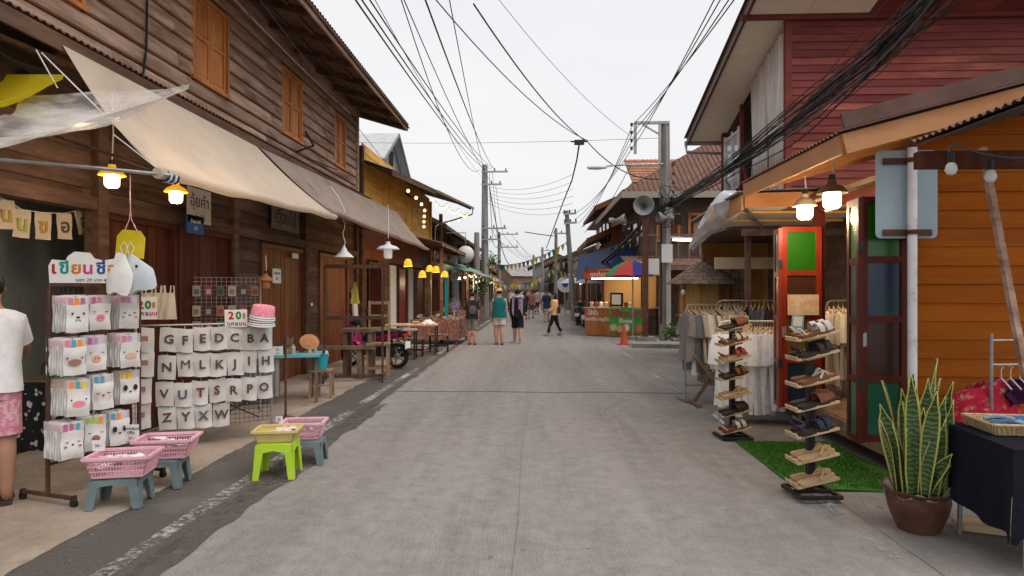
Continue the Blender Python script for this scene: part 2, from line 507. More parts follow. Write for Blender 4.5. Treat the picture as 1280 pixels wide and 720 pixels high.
# hairline cracks
rc = random.Random(31); jm = MB()
for x, y, a, n in [(1.1, 8.5, 2.6, 14), (-.9, 12.5, .2, 18), (1.7, 14, 2.9, 14), (-1.9, 8.5, 1.4, 12)]:
    for i in range(n):
        a += rc.uniform(-.5, .5); d = .12 + .1 * rc.random(); x2, y2 = x + d * math.cos(a), y + d * math.sin(a); w = .0016 * (1 - i / n) + .0006
        nx, ny = -math.sin(a) * w, math.cos(a) * w
        if abs(x2) < 2.2: jm.add([(x - nx, y - ny, .0047), (x2 - nx, y2 - ny, .0047), (x2 + nx, y2 + ny, .0047), (x + nx, y + ny, .0047)], [(0, 1, 2, 3)])
        x, y = x2, y2
tag(jm.build('road_cracks', joint, road), kind='stuff')
# dry leaves and grit swept to the edges
lm_ = MB()
for i in range(420):
    x = rc.choice([-3.15, -2.45, 2.5, 2.9]) + rc.gauss(0, .16); y = 3 + 22 * rc.random() ** 1.5; s = rc.uniform(.006, .016); a = rc.uniform(0, 6.3)
    lm_.add([(x + s * math.cos(a + k * 1.57) * (1 if k % 2 else .6), y + s * math.sin(a + k * 1.57) * (1 if k % 2 else .6), .0115 + .004 * rc.random()) for k in range(4)], [(0, 1, 2, 3)], i % 3)
tag(lm_.build('grit', [mat('dry_leaf', (.20, .13, .07), rough=.9), mat('grit_grey', (.30, .28, .26), rough=.9), mat('grit_dark', (.06, .05, .045), rough=.9)]), 'dry leaf scraps and grit along the road edges', 'litter', kind='stuff')
# ------------------------------------------------------------------ timber pieces
def plank(parent, o, a, L, h, n, m, log=False, t=.028, name='plank'):
    """horizontal board: o = lower start corner on the wall plane, a = run direction, n = outward normal"""
    a, n = Vector(a), Vector(n); up = Vector((0, 0, 1))
    j = random.uniform(-.003, .003)
    if log:
        pr = [(-.02, .017), (t * .5, .017), (t * .92, .05 * h + .017), (t * 1.05, .3 * h), (t * .95, .6 * h), (t * .55, .9 * h), (t * .1, h), (-.02, h)]
    else:
        pr = [(-.02, 0), (t, 0), (t * .92, h * .06), (.006, h * 1.0), (-.02, h)]
    k = len(pr)
    st = [random.uniform(-.004, .004) for _ in range(2)]
    vs = []
    for e in (0, 1):
        for x, z in pr:
            vs.append(a * (L * e) + n * (x + j) + up * (z + st[e]))
    fs = [(i, (i + 1) % k, k + (i + 1) % k, k + i) for i in range(k)] + [tuple(reversed(range(k))), tuple(range(k, 2 * k))]
    me = bpy.data.meshes.new(name); me.from_pydata([tuple(p) for p in vs], [], fs); me.materials.append(m); me.update()
    bm = bmesh.new(); bm.from_mesh(me); bmesh.ops.recalc_face_normals(bm, faces=bm.faces[:]); bm.to_mesh(me); bm.free()
    return place(name, me, parent, o)
def siding(parent, o, a, n, L, z0, z1, h, m, log=False, holes=(), seams=(), t=.028, gap=.004):
    """rows of boards; holes = [(s0, s1, za, zb)] in run coordinate; seams = run positions where boards butt"""
    rows = max(1, round((z1 - z0) / h)); h = (z1 - z0) / rows
    a = Vector(a)
    for r in range(rows):
        za, zb = z0 + r * h, z0 + (r + 1) * h
        cuts = [(0.0, L)]
        for s0, s1, ha, hb in holes:
            if zb > ha + .03 and za < hb - .03:
                nc = []
                for p, q in cuts:
                    if s1 <= p or s0 >= q: nc.append((p, q)); continue
                    if s0 > p: nc.append((p, s0))
                    if s1 < q: nc.append((s1, q))
                cuts = nc
        for s in seams:
            s = s + (.35 if r % 2 else 0) + .1 * ((r * 7) % 3)
            nc = []
            for p, q in cuts:
                if p + .3 < s < q - .3: nc += [(p, s), (s, q)]
                else: nc.append((p, q))
            cuts = nc
        for p, q in cuts:
            if q - p < .03: continue
            plank(parent, Vector(o) + a * (p + gap / 2) + Vector((0, 0, za)), a, q - p - gap, h, n, m, log, t)
def panelled(w, h, rows, st=.07, t=.035, rail=None, mb=None, m=0, mp=0):
    """joinery leaf, width x, height z from 0, front to -y"""
    mb = mb or MB(); rail = rail or st
    mb.box((-w / 2 + st / 2, 0, h / 2), (st, t, h), m=m); mb.box((w / 2 - st / 2, 0, h / 2), (st, t, h), m=m)
    z = 0; tot = sum(rows); free = h - rail * (len(rows) + 1)
    for i, rw in enumerate(rows):
        mb.box((0, 0, z + rail / 2), (w - 2 * st, t * .98, rail), m=m); z += rail
        ph = free * rw / tot
        mb.box((0, t * .18, z + ph / 2), (w - 2 * st, t * .35, ph), m=mp)
        mb.box((0, t * .05, z + ph / 2), (w - 2 * st - .06, t * .35, ph - .06), m=mp) if mp == m else None
        z += ph
    mb.box((0, 0, z + rail / 2), (w - 2 * st, t * .98, rail), m=m)
    return mb
def board_door(parent, o, rz, w, h, nb, m, frame_m, lean=0):
    """door of upright boards; o = centre bottom"""
    fr = MB()
    for s in (-1, 1): fr.box((s * (w / 2 + .035), -.01, h / 2), (.07, .10, h))
    fr.box((0, -.01, h + .035), (w + .14, .10, .07))
    d = fr.build('door', frame_m, parent, o, (0, 0, rz))
    bw = w / nb
    for i in range(nb):
        MB().box((0, 0, h / 2), (bw - .006, .03, h - .02)).build('plank', m, d, (-w / 2 + bw * (i + .5), .004 * ((i * 5) % 3), .01))
    for z in (h * .18, h * .55, h * .86):
        MB().box((0, 0, 0), (w - .01, .025, .09)).build('rail', m, d, (0, .028, z))
    MB().tube([(0, -.02, 0), (0, -.05, .02), (0, -.05, .12), (0, -.02, .14)], .007, 5).build('handle', metal_blk, d, (w * .3, -.015, h * .45))
    return d

# ------------------------------------------------------------------ the old timber shophouse
XW = -4.8
lh = thing('wooden_shophouse', 'two-storey shophouse of weathered brown boards with orange shutters and deep eave', 'house', (XW, 8, 0))
def LP(x, y, z): return (x - XW, y - 8, z)           # world -> local of lh
wins = [(-.9, .12), (2.15, 3.15), (5.35, 6.4), (8.45, 9.47), (11.48, 12.5), (14.49, 15.36)]
Y0, Y1 = .6, 16.25
siding(lh, LP(XW, Y0, 0), (0, 1, 0), (1, 0, 0), Y1 - Y0, 4.22, 6.45, .223, wood_old, True,
       [(a - Y0 - .0, b - Y0 + .0, 4.66, 5.96) for a, b in wins if b > Y0], [1.1, 4.2, 7.3, 10.2, 13.1], .05, .006)
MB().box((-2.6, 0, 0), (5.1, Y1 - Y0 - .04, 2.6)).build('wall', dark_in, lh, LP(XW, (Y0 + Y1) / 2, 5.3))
MB().box((0, 0, 0), (5.15, .03, 6.3)).build('wall', wood_shade, lh, LP(-7.45, Y1 + .02, 3.2))
for a, b in wins:
    if b < Y0: continue
    w, h = b - a, 1.28
    fr = MB()
    for s in (-1, 1): fr.box((s * (w / 2 - .03), .0, h / 2), (.06, .10, h))
    fr.box((0, .0, h - .03), (w - .12, .10, .06)); fr.box((0, -.01, .025), (w + .04, .13, .05))
    wd = fr.build('window', wood_shut, lh, LP(XW, (a + b) / 2, 4.66), (0, 0, R(90)))
    for s in (-1, 1):
        panelled(w / 2 - .075, h - .13, (1.1, 1), .055, .05).build('shutter', wood_shut, wd, (s * (w / 4 - .03), .0, .06))
# corner post, wall plate
MB().box((0, 0, 0), (.16, .16, 2.3)).build('post', wood_old, lh, LP(XW + .0, Y1 + .06, 5.32))
MB().box((0, 0, 0), (.09, Y1 - Y0, .17)).build('wall_plate', wood_old, lh, LP(XW + .055, (Y0 + Y1) / 2, 6.37))
# roof and eave
EX, EZ, SL = -3.55, 6.14, .30
YR0, YR1 = -1.0, 16.85
mb = MB(); W = 5.8
corrugated(mb, LP(EX + .06, YR0, EZ + .075 - .018), (0, 1, 0), (-1, 0, SL), YR1 - YR0, W, .12, .016)
rf = mb.build('roof', tin_rust, lh, smooth=True)
MB().box((0, 0, 0), (W * 1.02, YR1 - YR0, .02), rot=(0, math.atan(SL), 0)).build('roof_boards', wood_shade, lh, LP(EX - 2.75, (YR0 + YR1) / 2, EZ + 2.75 * SL - .012))
MB().box((0, 0, 0), (.035, YR1 - YR0, .17)).build('fascia', wood_old, lh, LP(EX + .02, (YR0 + YR1) / 2, EZ - .03))
for i in range(16):
    y = YR0 + .3 + i * 1.15
    if y > YR1: break
    MB().bar((0, 0, 0), (-1.6, 0, 1.6 * SL), .06, .11).build('rafter', wood_shade, lh, LP(EX - .01, y, EZ - .085))
for x in (.35, .8):
    MB().box((0, 0, 0), (.05, YR1 - YR0, .045)).build('purlin', wood_shade, lh, LP(EX - x, (YR0 + YR1) / 2, EZ + x * SL - .045))
MB().bar((0, 0, 0), (-W, 0, W * SL), .04, .19).build('barge_board', wood_old, lh, LP(EX, YR1 + .02, EZ - .01))
# little tin skirt roof between the storeys
mb = MB(); corrugated(mb, LP(-4.76, 1, 4.24), (0, 1, 0), (1, 0, -.32), Y1 - 1, .44, .09, .014)
mb.build('skirt_roof', tin_rust, lh, smooth=True)
MB().box((0, 0, 0), (.03, Y1 - 1, .15)).build('fascia', wood_shade, lh, LP(-4.36, 1 + (Y1 - 1) / 2, 4.0))
for y in [2 + 1.9 * i for i in range(8)]:
    MB().bar((0, 0, 0), (.42, 0, -.05), .05, .08).build('bracket', wood_shade, lh, LP(XW + .03, y, 4.07))
# ground storey
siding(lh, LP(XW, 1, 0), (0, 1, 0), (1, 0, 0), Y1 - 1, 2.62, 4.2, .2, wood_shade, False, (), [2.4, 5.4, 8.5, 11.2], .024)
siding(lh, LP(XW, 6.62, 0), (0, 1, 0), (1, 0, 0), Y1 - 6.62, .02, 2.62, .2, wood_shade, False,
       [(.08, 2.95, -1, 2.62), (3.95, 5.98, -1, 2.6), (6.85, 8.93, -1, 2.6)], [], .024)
MB().box((0, 0, 0), (.16, Y1 - 1, .14)).build('lintel', wood_shade, lh, LP(XW + .01, 1 + (Y1 - 1) / 2, 2.66))
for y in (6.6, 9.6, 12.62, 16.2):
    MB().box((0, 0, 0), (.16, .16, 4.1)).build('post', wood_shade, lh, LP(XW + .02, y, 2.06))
board_door(lh, LP(XW, 7.35, .02), R(90), 1.28, 2.5, 8, wood_doord, wood_doord)
board_door(lh, LP(XW, 8.83, .02), R(90), 1.32, 2.5, 8, wood_doord, wood_doord)
board_door(lh, LP(XW, 11.58, .02), R(90), 1.86, 2.45, 11, wood_door, wood_door)
board_door(lh, LP(XW, 14.5, .02), R(90), 1.90, 2.45, 11, wood_door, wood_door)
MB().box((0, 0, 0), (.02, .09, .06)).build('light_switch', paper, lh, LP(XW + .04, 13.0, 1.42))
# open shop room
MB().box((0, 0, 0), (.30, 5.4, .13)).build('threshold', floor_m, lh, LP(-4.92, 3.9, .07))
wall_gg = mat('plaster_grey_green', (.50, .53, .48), (.56, .59, .54), .9, 2, bump=.1, c3=(.30, .32, .29), s3=1)
MB().box((0, 0, 0), (.1, 8.0, 2.9)).build('wall', wall_gg, lh, LP(-6.25, 6.0, 1.45))
MB().box((0, 0, 0), (1.4, .1, 2.7)).build('wall', wall_gg, lh, LP(-5.55, 9.9, 1.35))
MB().box((0, 0, 0), (1.5, 9.4, .08)).build('ceiling', wood_shade, lh, LP(-5.6, 5.4, 2.90))

# ------------------------------------------------------------------ canvas awnings
def awning(name, label, top, front, m, roll_m, sagz=.10, seed=1, nU=16, nV=8):
    rnd = random.Random(seed)
    (t0, t1), (f0, f1) = [(Vector(a), Vector(b)) for a, b in (top, front)]
    t = thing(name, label, 'awning', (t0 + t1) / 2)
    o = (t0 + t1) / 2
    ph = [rnd.uniform(0, 6.28) for _ in range(4)]
    def fn(u, v):
        p = t0.lerp(t1, u).lerp(f0.lerp(f1, u), v) - o
        p.z -= sagz * math.sin(math.pi * v) * (.8 + .35 * math.sin(u * 9 + ph[0])) + .018 * math.sin(u * 23 + ph[1] + v * 3) * v
        p.x += .012 * math.sin(u * 17 + ph[2]) * math.sin(math.pi * v)
        return p
    MB().slab(fn, nU * 2, nV * 2, (0, 0, -.004)).build('canvas', m, t, smooth=True)
    for q in range(1, 4):
        u0 = q / 4 + .03 * math.sin(q * 5)
        MB().slab(lambda u, v: fn(u0 + .005 * u, v) - Vector((0, 0, .009)), 1, nV * 2, (0, 0, -.004)).build('seam', m, t, smooth=True)
    d = (f1 - f0).normalized()
    rp = [f0 - d * .12 - o + Vector((0, 0, -.01 + .01 * math.sin(i * 1.3))) + (f1 - f0 + d * .14) * (i / 14) for i in range(15)]
    MB().tube(rp, [.048 + .006 * math.sin(i * 2.1) for i in range(15)], 9).build('roller', roll_m, t, smooth=True)
    for k, q in enumerate((.02, .5, .97)):
        fp = f0.lerp(f1, q) - o; wp = t0.lerp(t1, q) - o + Vector((-.3, 0, -.75))
        MB().tube([fp, wp], .014, 6).build('arm', metal_rust, t)
    return t
a1 = awning('canvas_awning', 'cream canvas awning rolled at its front edge above the letter pouch rack',
       ((-4.34, 5.55, 3.98), (-4.34, 9.5, 3.95)), ((-3.2, 5.26, 2.74), (-3.2, 9.75, 2.90)), cream, cream, .10, 1)
strap = MB()
for i in range(5):
    strap.tube([(0, -.05 + i * .035, 0), (0, -.033 + i * .035, 0)], .056, 9, m=i % 2)
strap.build('strap', [mat('strap_navy', (.03, .045, .12), rough=.8), white_cl], a1, (1.14, -2.25, -1.245))
awning('canvas_awning', 'long taupe canvas awning stretched past the metal frame towards the amber lamps',
       ((-4.34, 9.62, 3.96), (-4.34, 19.2, 4.12)), ((-3.4, 10.2, 3.03), (-3.4, 19.3, 2.99)), taupe, taupe, .07, 2)
# tarpaulins at the shop front
plastic = bpy.data.materials.new('clear_plastic'); plastic.use_nodes = True
nt = plastic.node_tree; b = nt.nodes['Principled BSDF']
b.inputs['Base Color'].default_value = (.80, .77, .74, 1); b.inputs['Roughness'].default_value = .3
tcp = nt.nodes.new('ShaderNodeTexCoord'); nzp = nt.nodes.new('ShaderNodeTexNoise'); nzp.inputs['Scale'].default_value = 2.2; nzp.inputs['Detail'].default_value = 6
mpp = nt.nodes.new('ShaderNodeMapping'); mpp.inputs['Scale'].default_value = (1, .5, 3)
nt.links.new(tcp.outputs['Object'], mpp.inputs[0]); nt.links.new(mpp.outputs[0], nzp.inputs['Vector'])
mrp = nt.nodes.new('ShaderNodeMapRange'); mrp.inputs['From Min'].default_value = .38; mrp.inputs['From Max'].default_value = .68
mrp.inputs['To Min'].default_value = .12; mrp.inputs['To Max'].default_value = .72
nt.links.new(nzp.outputs[0], mrp.inputs['Value']); nt.links.new(mrp.outputs[0], b.inputs['Alpha'])
def tarp(name, label, c, m, n=18, wr=.03, seed=2, parts=None):
    A, B, C, D = [Vector(p) for p in c]           # A-B upper edge, D-C lower edge
    rnd = random.Random(seed); o = (A + B + C + D) / 4
    ph = [rnd.uniform(0, 6) for _ in range(3)]
    def fn(u, v):
        p = A.lerp(B, u).lerp(D.lerp(C, u), v) - o
        s = math.sin(math.pi * v) * math.sin(math.pi * min(1, u * 1.02))
        p.z -= .16 * s
        p += Vector((0, -.5, 1)) * wr * (math.sin(v * 14 + ph[0] + u * 4) * .6 + math.sin(u * 9 - v * 19 + ph[1]) * .35) * (1 - .5 * u)
        return p
    ob = MB().slab(fn, n, n, (0, 0, -.002)).build(name, m, None, o, smooth=True)
    return tag(ob, label, 'tarpaulin')
tarp('clear_tarpaulin', 'crumpled clear plastic sheet tied out beside the cream awning', (PY(30, 122, 5.3), PY(238, 106, 5.2), PY(232, 112, 4.9), PY(-45, 196, 4.0)), plastic, 24, .03, 3)
tarp('yellow_tarpaulin', 'taut yellow plastic sheet under the rusty roof corner', (PY(-70, 92, 5.5), PY(80, 93, 5.4), PY(78, 99, 5.2), PY(-70, 150, 4.6)), mat('tarp_yellow', (.80, .72, .06), rough=.5, translucent=.7), 8, .008, 4)
tarp('grey_tarpaulin', 'small blue-grey sheet folded above the yellow tarpaulin', (PY(-60, 80, 5.8), PY(38, 90, 5.8), PY(38, 94, 5.6), PY(-60, 108, 5.3)), mat('tarp_grey', (.35, .40, .46), rough=.5), 8, .01, 5)
cr_ = thing('porch_roof', 'rusty corrugated roof corner with sagging dark lining above the shop front', 'roof', PY(-4, 44, 5.5))
mb = MB(); corrugated(mb, (-1.6, .5, .22), (1, 0, -.17), (0, -1, -.05), 2.0, 1.6, .09, .014); mb.build('roof_sheet', tin_rust, cr_, smooth=True)
def lin(u, v):
    return Vector((-1.6 + 1.95 * u, .4 - .9 * v, .10 - .33 * u - .16 * math.sin(3.1 * v) * (1 - .5 * u) + .03 * math.sin(u * 19 + v * 5)))
MB().slab(lin, 18, 8, (0, 0, -.01)).build('lining', mat('lining_black', (.03, .028, .028), (.06, .055, .05), .8, 5, bump=.5), cr_, smooth=True)
rod = MB().tube([PY(-10, 199, 4.7), PY(120, 210, 4.95), PY(214, 219, 5.2)], .016, 8).build('awning_rod', metal_grey); tag(rod, 'long grey metal rod holding out the awning by the clear plastic', 'rod')
for i, (a, b) in enumerate([((45, 62), (72, 110)), ((52, 66), (200, 212)), ((142, 168), (200, 213))]):
    ro = MB().tube([PX(a[0], a[1], -4.2) if i < 2 else PY(*a, 5.1), PY(b[0], b[1], 5.2)], .006, 5).build('awning_rope', white_cl)
    tag(ro, ['short white rope tying the yellow tarpaulin to the roof corner', 'long white rope running from roof corner to awning roller', 'white rope from the clear plastic to the awning roller'][i], 'rope')
# ------------------------------------------------------------------ ochre timber house
yh = thing('ochre_house', 'ochre boarded timber house with bulbs strung under its long grey eave', 'house', (XW, 22, 0))
def YP(x, y, z): return (x - XW, y - 22, z)
siding(yh, YP(XW, 16.95, 0), (0, 1, 0), (1, 0, 0), 10.6, 3.6, 5.75, .24, siding_yel, False,
       [(2.2, 3.0, 4.1, 5.0), (5.6, 6.7, 4.0, 5.1)], [3.6, 7.4], .022)
for y, w, z, h in ((19.55, .8, 4.1, .95), (23.1, 1.1, 4.0, 1.12)):
    f = MB()
    for s in (-1, 1): f.box((s * w / 2, -.02, h / 2), (.06, .07, h + .06))
    f.box((0, -.02, h), (w - .06, .07, .06)); f.box((0, -.02, 0), (w - .06, .07, .06))
    wd = f.build('window', siding_yel, yh, YP(XW, y, z), (0, 0, R(90)))
    for k in range(5):
        MB().box((0, 0, h / 2), (w / 5 - .01, .02, h - .04)).build('plank', siding_yel, wd, (-w / 2 + w / 5 * (k + .5), .004, 0))
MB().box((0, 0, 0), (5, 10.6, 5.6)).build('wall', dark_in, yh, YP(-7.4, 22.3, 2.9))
MB().box((0, 0, 0), (.14, .2, 5.6)).build('post', wood_shade, yh, YP(XW + .03, 16.7, 2.8))
MB().box((0, 0, 0), (.14, .14, 5.6)).build('post', siding_yel, yh, YP(XW + .05, 27.5, 2.8))
# eave: grey roof sheet flaring towards the far end
def rfy(u, v):
    a = Vector((-4.0, 16.9, 5.02)).lerp(Vector((-3.15, 29.2, 5.62)), u); b = Vector((-8.2, 16.9, 6.5)).lerp(Vector((-8.2, 29.2, 7.1)), u)
    p = a.lerp(b, v); p.z += .012 * math.sin(u * 12.3 / .12 * 6.28)
    return Vector(YP(*p))
MB().slab(rfy, 400, 2, (0, 0, -.02)).build('roof', tin, yh, smooth=True)
MB().slab(lambda u, v: rfy(0, v * .5).lerp(rfy(1, v * .5), u) - Vector((0, 0, .06)), 2, 2, (0, 0, -.02)).build('soffit', wood_shade, yh)
a, b = Vector(YP(-3.97, 16.9, 4.93)), Vector(YP(-3.12, 29.2, 5.53))
MB().bar(a, b, .03, .17).build('fascia', wood_shade, yh)
g = MB(); k0 = a.lerp(b, .42)
g.tube([k0 + Vector((.09, 0, .02)), b + Vector((.09, .1, .02))], .055, 8)
g.tube([b + Vector((.09, .05, 0)), b + Vector((.06, .05, -.28)), Vector(YP(-4.6, 29.0, 4.75)), Vector(YP(-4.7, 28.6, 4.6)), Vector(YP(-4.72, 28.4, 2.6))], .035, 8)
g.build('gutter', mat('gutter_brass', (.30, .22, .13), (.40, .31, .2), .35, 5, metal=.5), yh, smooth=True)
# ground floor: doors, reveals, posts, tin canopy
for y, w, m_ in ((18.0, 1.1, wood_doord), (21.9, 1.3, red_gloss), (25.2, 1.6, wood_doord)):
    board_door(yh, YP(XW + .02, y, .05), R(90), w, 2.4, 6, m_, wood_shade)
MB().box((0, 0, 0), (.06, .75, 2.5)).build('wall_panel', paper, yh, YP(XW + .01, 20.55, 1.27))
MB().box((0, 0, 0), (.06, .7, 2.5)).build('wall_panel', mat('plaster_white', (.5, .49, .47), (.58, .57, .54), .9, 3), yh, YP(XW + .01, 23.4, 1.27))
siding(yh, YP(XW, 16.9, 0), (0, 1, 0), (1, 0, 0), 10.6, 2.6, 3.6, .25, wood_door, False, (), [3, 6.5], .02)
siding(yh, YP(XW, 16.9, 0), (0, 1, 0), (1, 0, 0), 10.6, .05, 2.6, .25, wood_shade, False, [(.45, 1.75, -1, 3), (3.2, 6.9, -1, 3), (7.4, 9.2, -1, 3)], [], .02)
red_leaf = MB(); panelled(.40, 2.35, (1, 1, .8), .07, .035, mb=red_leaf)
red_leaf.build('door', wood_doord, yh, YP(-4.45, 17.2, .05), (0, 0, R(8)))
mb = MB(); corrugated(mb, YP(-4.74, 19.6, 3.62), (0, 1, 0), (1, 0, -.24), 8.2, 1.85, .12, .016); mb.build('canopy', tin_rust, yh, smooth=True)
for y in (20, 22.6, 25.2, 27.6):
    MB().bar((0, 0, 0), (1.8, 0, -.43), .05, .08).build('rafter', wood_shade, yh, YP(-4.74, y, 3.53))
MB().box((0, 0, 0), (.05, 8.2, .09)).build('fascia', wood_plain, yh, YP(-2.98, 23.7, 3.14))
for y in (20.1, 27.6):
    MB().box((0, 0, 0), (.10, .10, 3.05)).build('post', wood_shade, yh, YP(-3.1, y, 1.53))
# strung bulbs under the eave
bulb_w = mat('bulb_warm', (1, .82, .5), rough=.3, emit=2.6, ecol=(1, .64, .27))
def bulb_string(name, label, pts, every, m, par=None, r=.035):
    t = thing(name, label, 'string lights', pts[0])
    o = Vector(pts[0]); P = [Vector(p) - o for p in pts]
    MB().tube(P, .006, 5).build('cord', wire, t)
    s = MB(); s.lathe([(0.001, -.14), (r * .7, -.125), (r, -.09), (r * .8, -.05), (r * .42, -.03)], 10)
    me = s.mesh('bulb', m, True); so = MB().cyl((0, 0, -.035), (0, 0, .0), .014, 8).mesh('socket', wire)
    acc = 0; L = 0
    for p, q in zip(P, P[1:]):
        d = (q - p).length
        while acc <= L + d:
            pos = p.lerp(q, (acc - L) / d)
            bo = place('bulb', me, t, pos); place('socket', so, bo)
            acc += every
        L += d
    return t
ev = [Vector((-3.97, 17.2, 4.72)).lerp(Vector((-3.2, 28.8, 5.3)), i / 5) for i in range(6)]
pts = []
for i in range(2, 5): pts += sag(ev[i], ev[i + 1], .22, 6)[(1 if i > 2 else 0):]
pts += sag(ev[5], (-4.5, 28.6, 4.9), .2, 6)[1:]
bulb_string('bulb_string', 'string of small glowing bulbs looped under the grey eave of the ochre house', pts, .48, bulb_w)
pts = [Vector((-4.0, 19.2, 4.86)), Vector((-3.9, 20.2, 4.75)), Vector((-3.9, 21.5, 4.6)), Vector((-4.2, 23.0, 4.4)), Vector((-4.5, 24.6, 4.2))]
bulb_string('bulb_string', 'few larger glowing bulbs strung across the ochre boards', pts, .85, bulb_w, r=.055)
# grey gabled house peeping over the ochre roof
gb = thing('grey_gabled_house', 'grey boarded gable with pale tin roof rising behind the ochre house', 'house', (-7.6, 31.9, 0), R(90))
gw = mat('wood_grey_gable', (.19, .175, .165), (.30, .28, .265), .85, 5, (2, 2, .3), rnd=.2)
AP, HW, SLP = 9.75, 2.7, .62
gab = MB(); gab.prism([(-HW, 0, 0), (HW, 0, 0), (HW, 0, AP - HW * SLP - .1), (0, 0, AP - .1), (-HW, 0, AP - HW * SLP - .1)], (0, 7, 0)); gab.build('wall', gw, gb)
for i in range(23):
    x = -2.64 + i * .24
    top = AP - .12 - abs(x) * SLP
    MB().box((0, 0, 0), (.225, .03, top - 5)).build('plank', gw, gb, (x, -.02, (top + 5) / 2))
MB().box((0, 0, 0), (.75, .05, .7)).build('window', dark, gb, (.1, -.05, 8.5))
for s in (-1, 1):
    d = Vector((s, 0, -SLP)); mb = MB()
    corrugated(mb, (0, -.5, AP), (0, 1, 0), d, 8, 3.7, .15, .02); mb.build('roof', mat('tin_pale', (.42, .43, .44), (.52, .53, .54), .5, 3, bump=.1), gb, smooth=True)
    MB().bar((0, -.5, AP - .08), Vector((0, -.5, AP - .08)) + d.normalized() * 3.7, .03, .16).build('barge_board', gw, gb)
# ------------------------------------------------------------------ people
def skin_mesh(name, nodes, edges, m, root=0, sub=2, cuts=()):
    """nodes: [(pos, rx, ry)], grown with the Skin modifier"""
    me = bpy.data.meshes.new(name)
    me.from_pydata([tuple(n[0]) for n in nodes], edges, [])
    o = bpy.data.objects.new(name, me); COL.objects.link(o)
    sk = o.modifiers.new('skin', 'SKIN'); sk.use_smooth_shade = True; sk.branch_smoothing = .6
    for i, n in enumerate(nodes):
        sv = me.skin_vertices[0].data[i]; sv.radius = (n[1], n[2] if len(n) > 2 else n[1]); sv.use_root = (i == root)
    ss = o.modifiers.new('sub', 'SUBSURF'); ss.levels = sub; ss.render_levels = sub
    dg = bpy.context.evaluated_depsgraph_get(); dg.update()
    out = bpy.data.meshes.new_from_object(o.evaluated_get(dg))
    bpy.data.objects.remove(o)
    if cuts:
        bm = bmesh.new(); bm.from_mesh(out)
        for co, no in cuts:
            bmesh.ops.bisect_plane(bm, geom=bm.verts[:] + bm.edges[:] + bm.faces[:], plane_co=co, plane_no=no, clear_outer=True)
        bm.to_mesh(out); bm.free()
    out.materials.clear(); out.materials.append(m)
    out.polygons.foreach_set('use_smooth', [True] * len(out.polygons))
    out.name = name
    return out
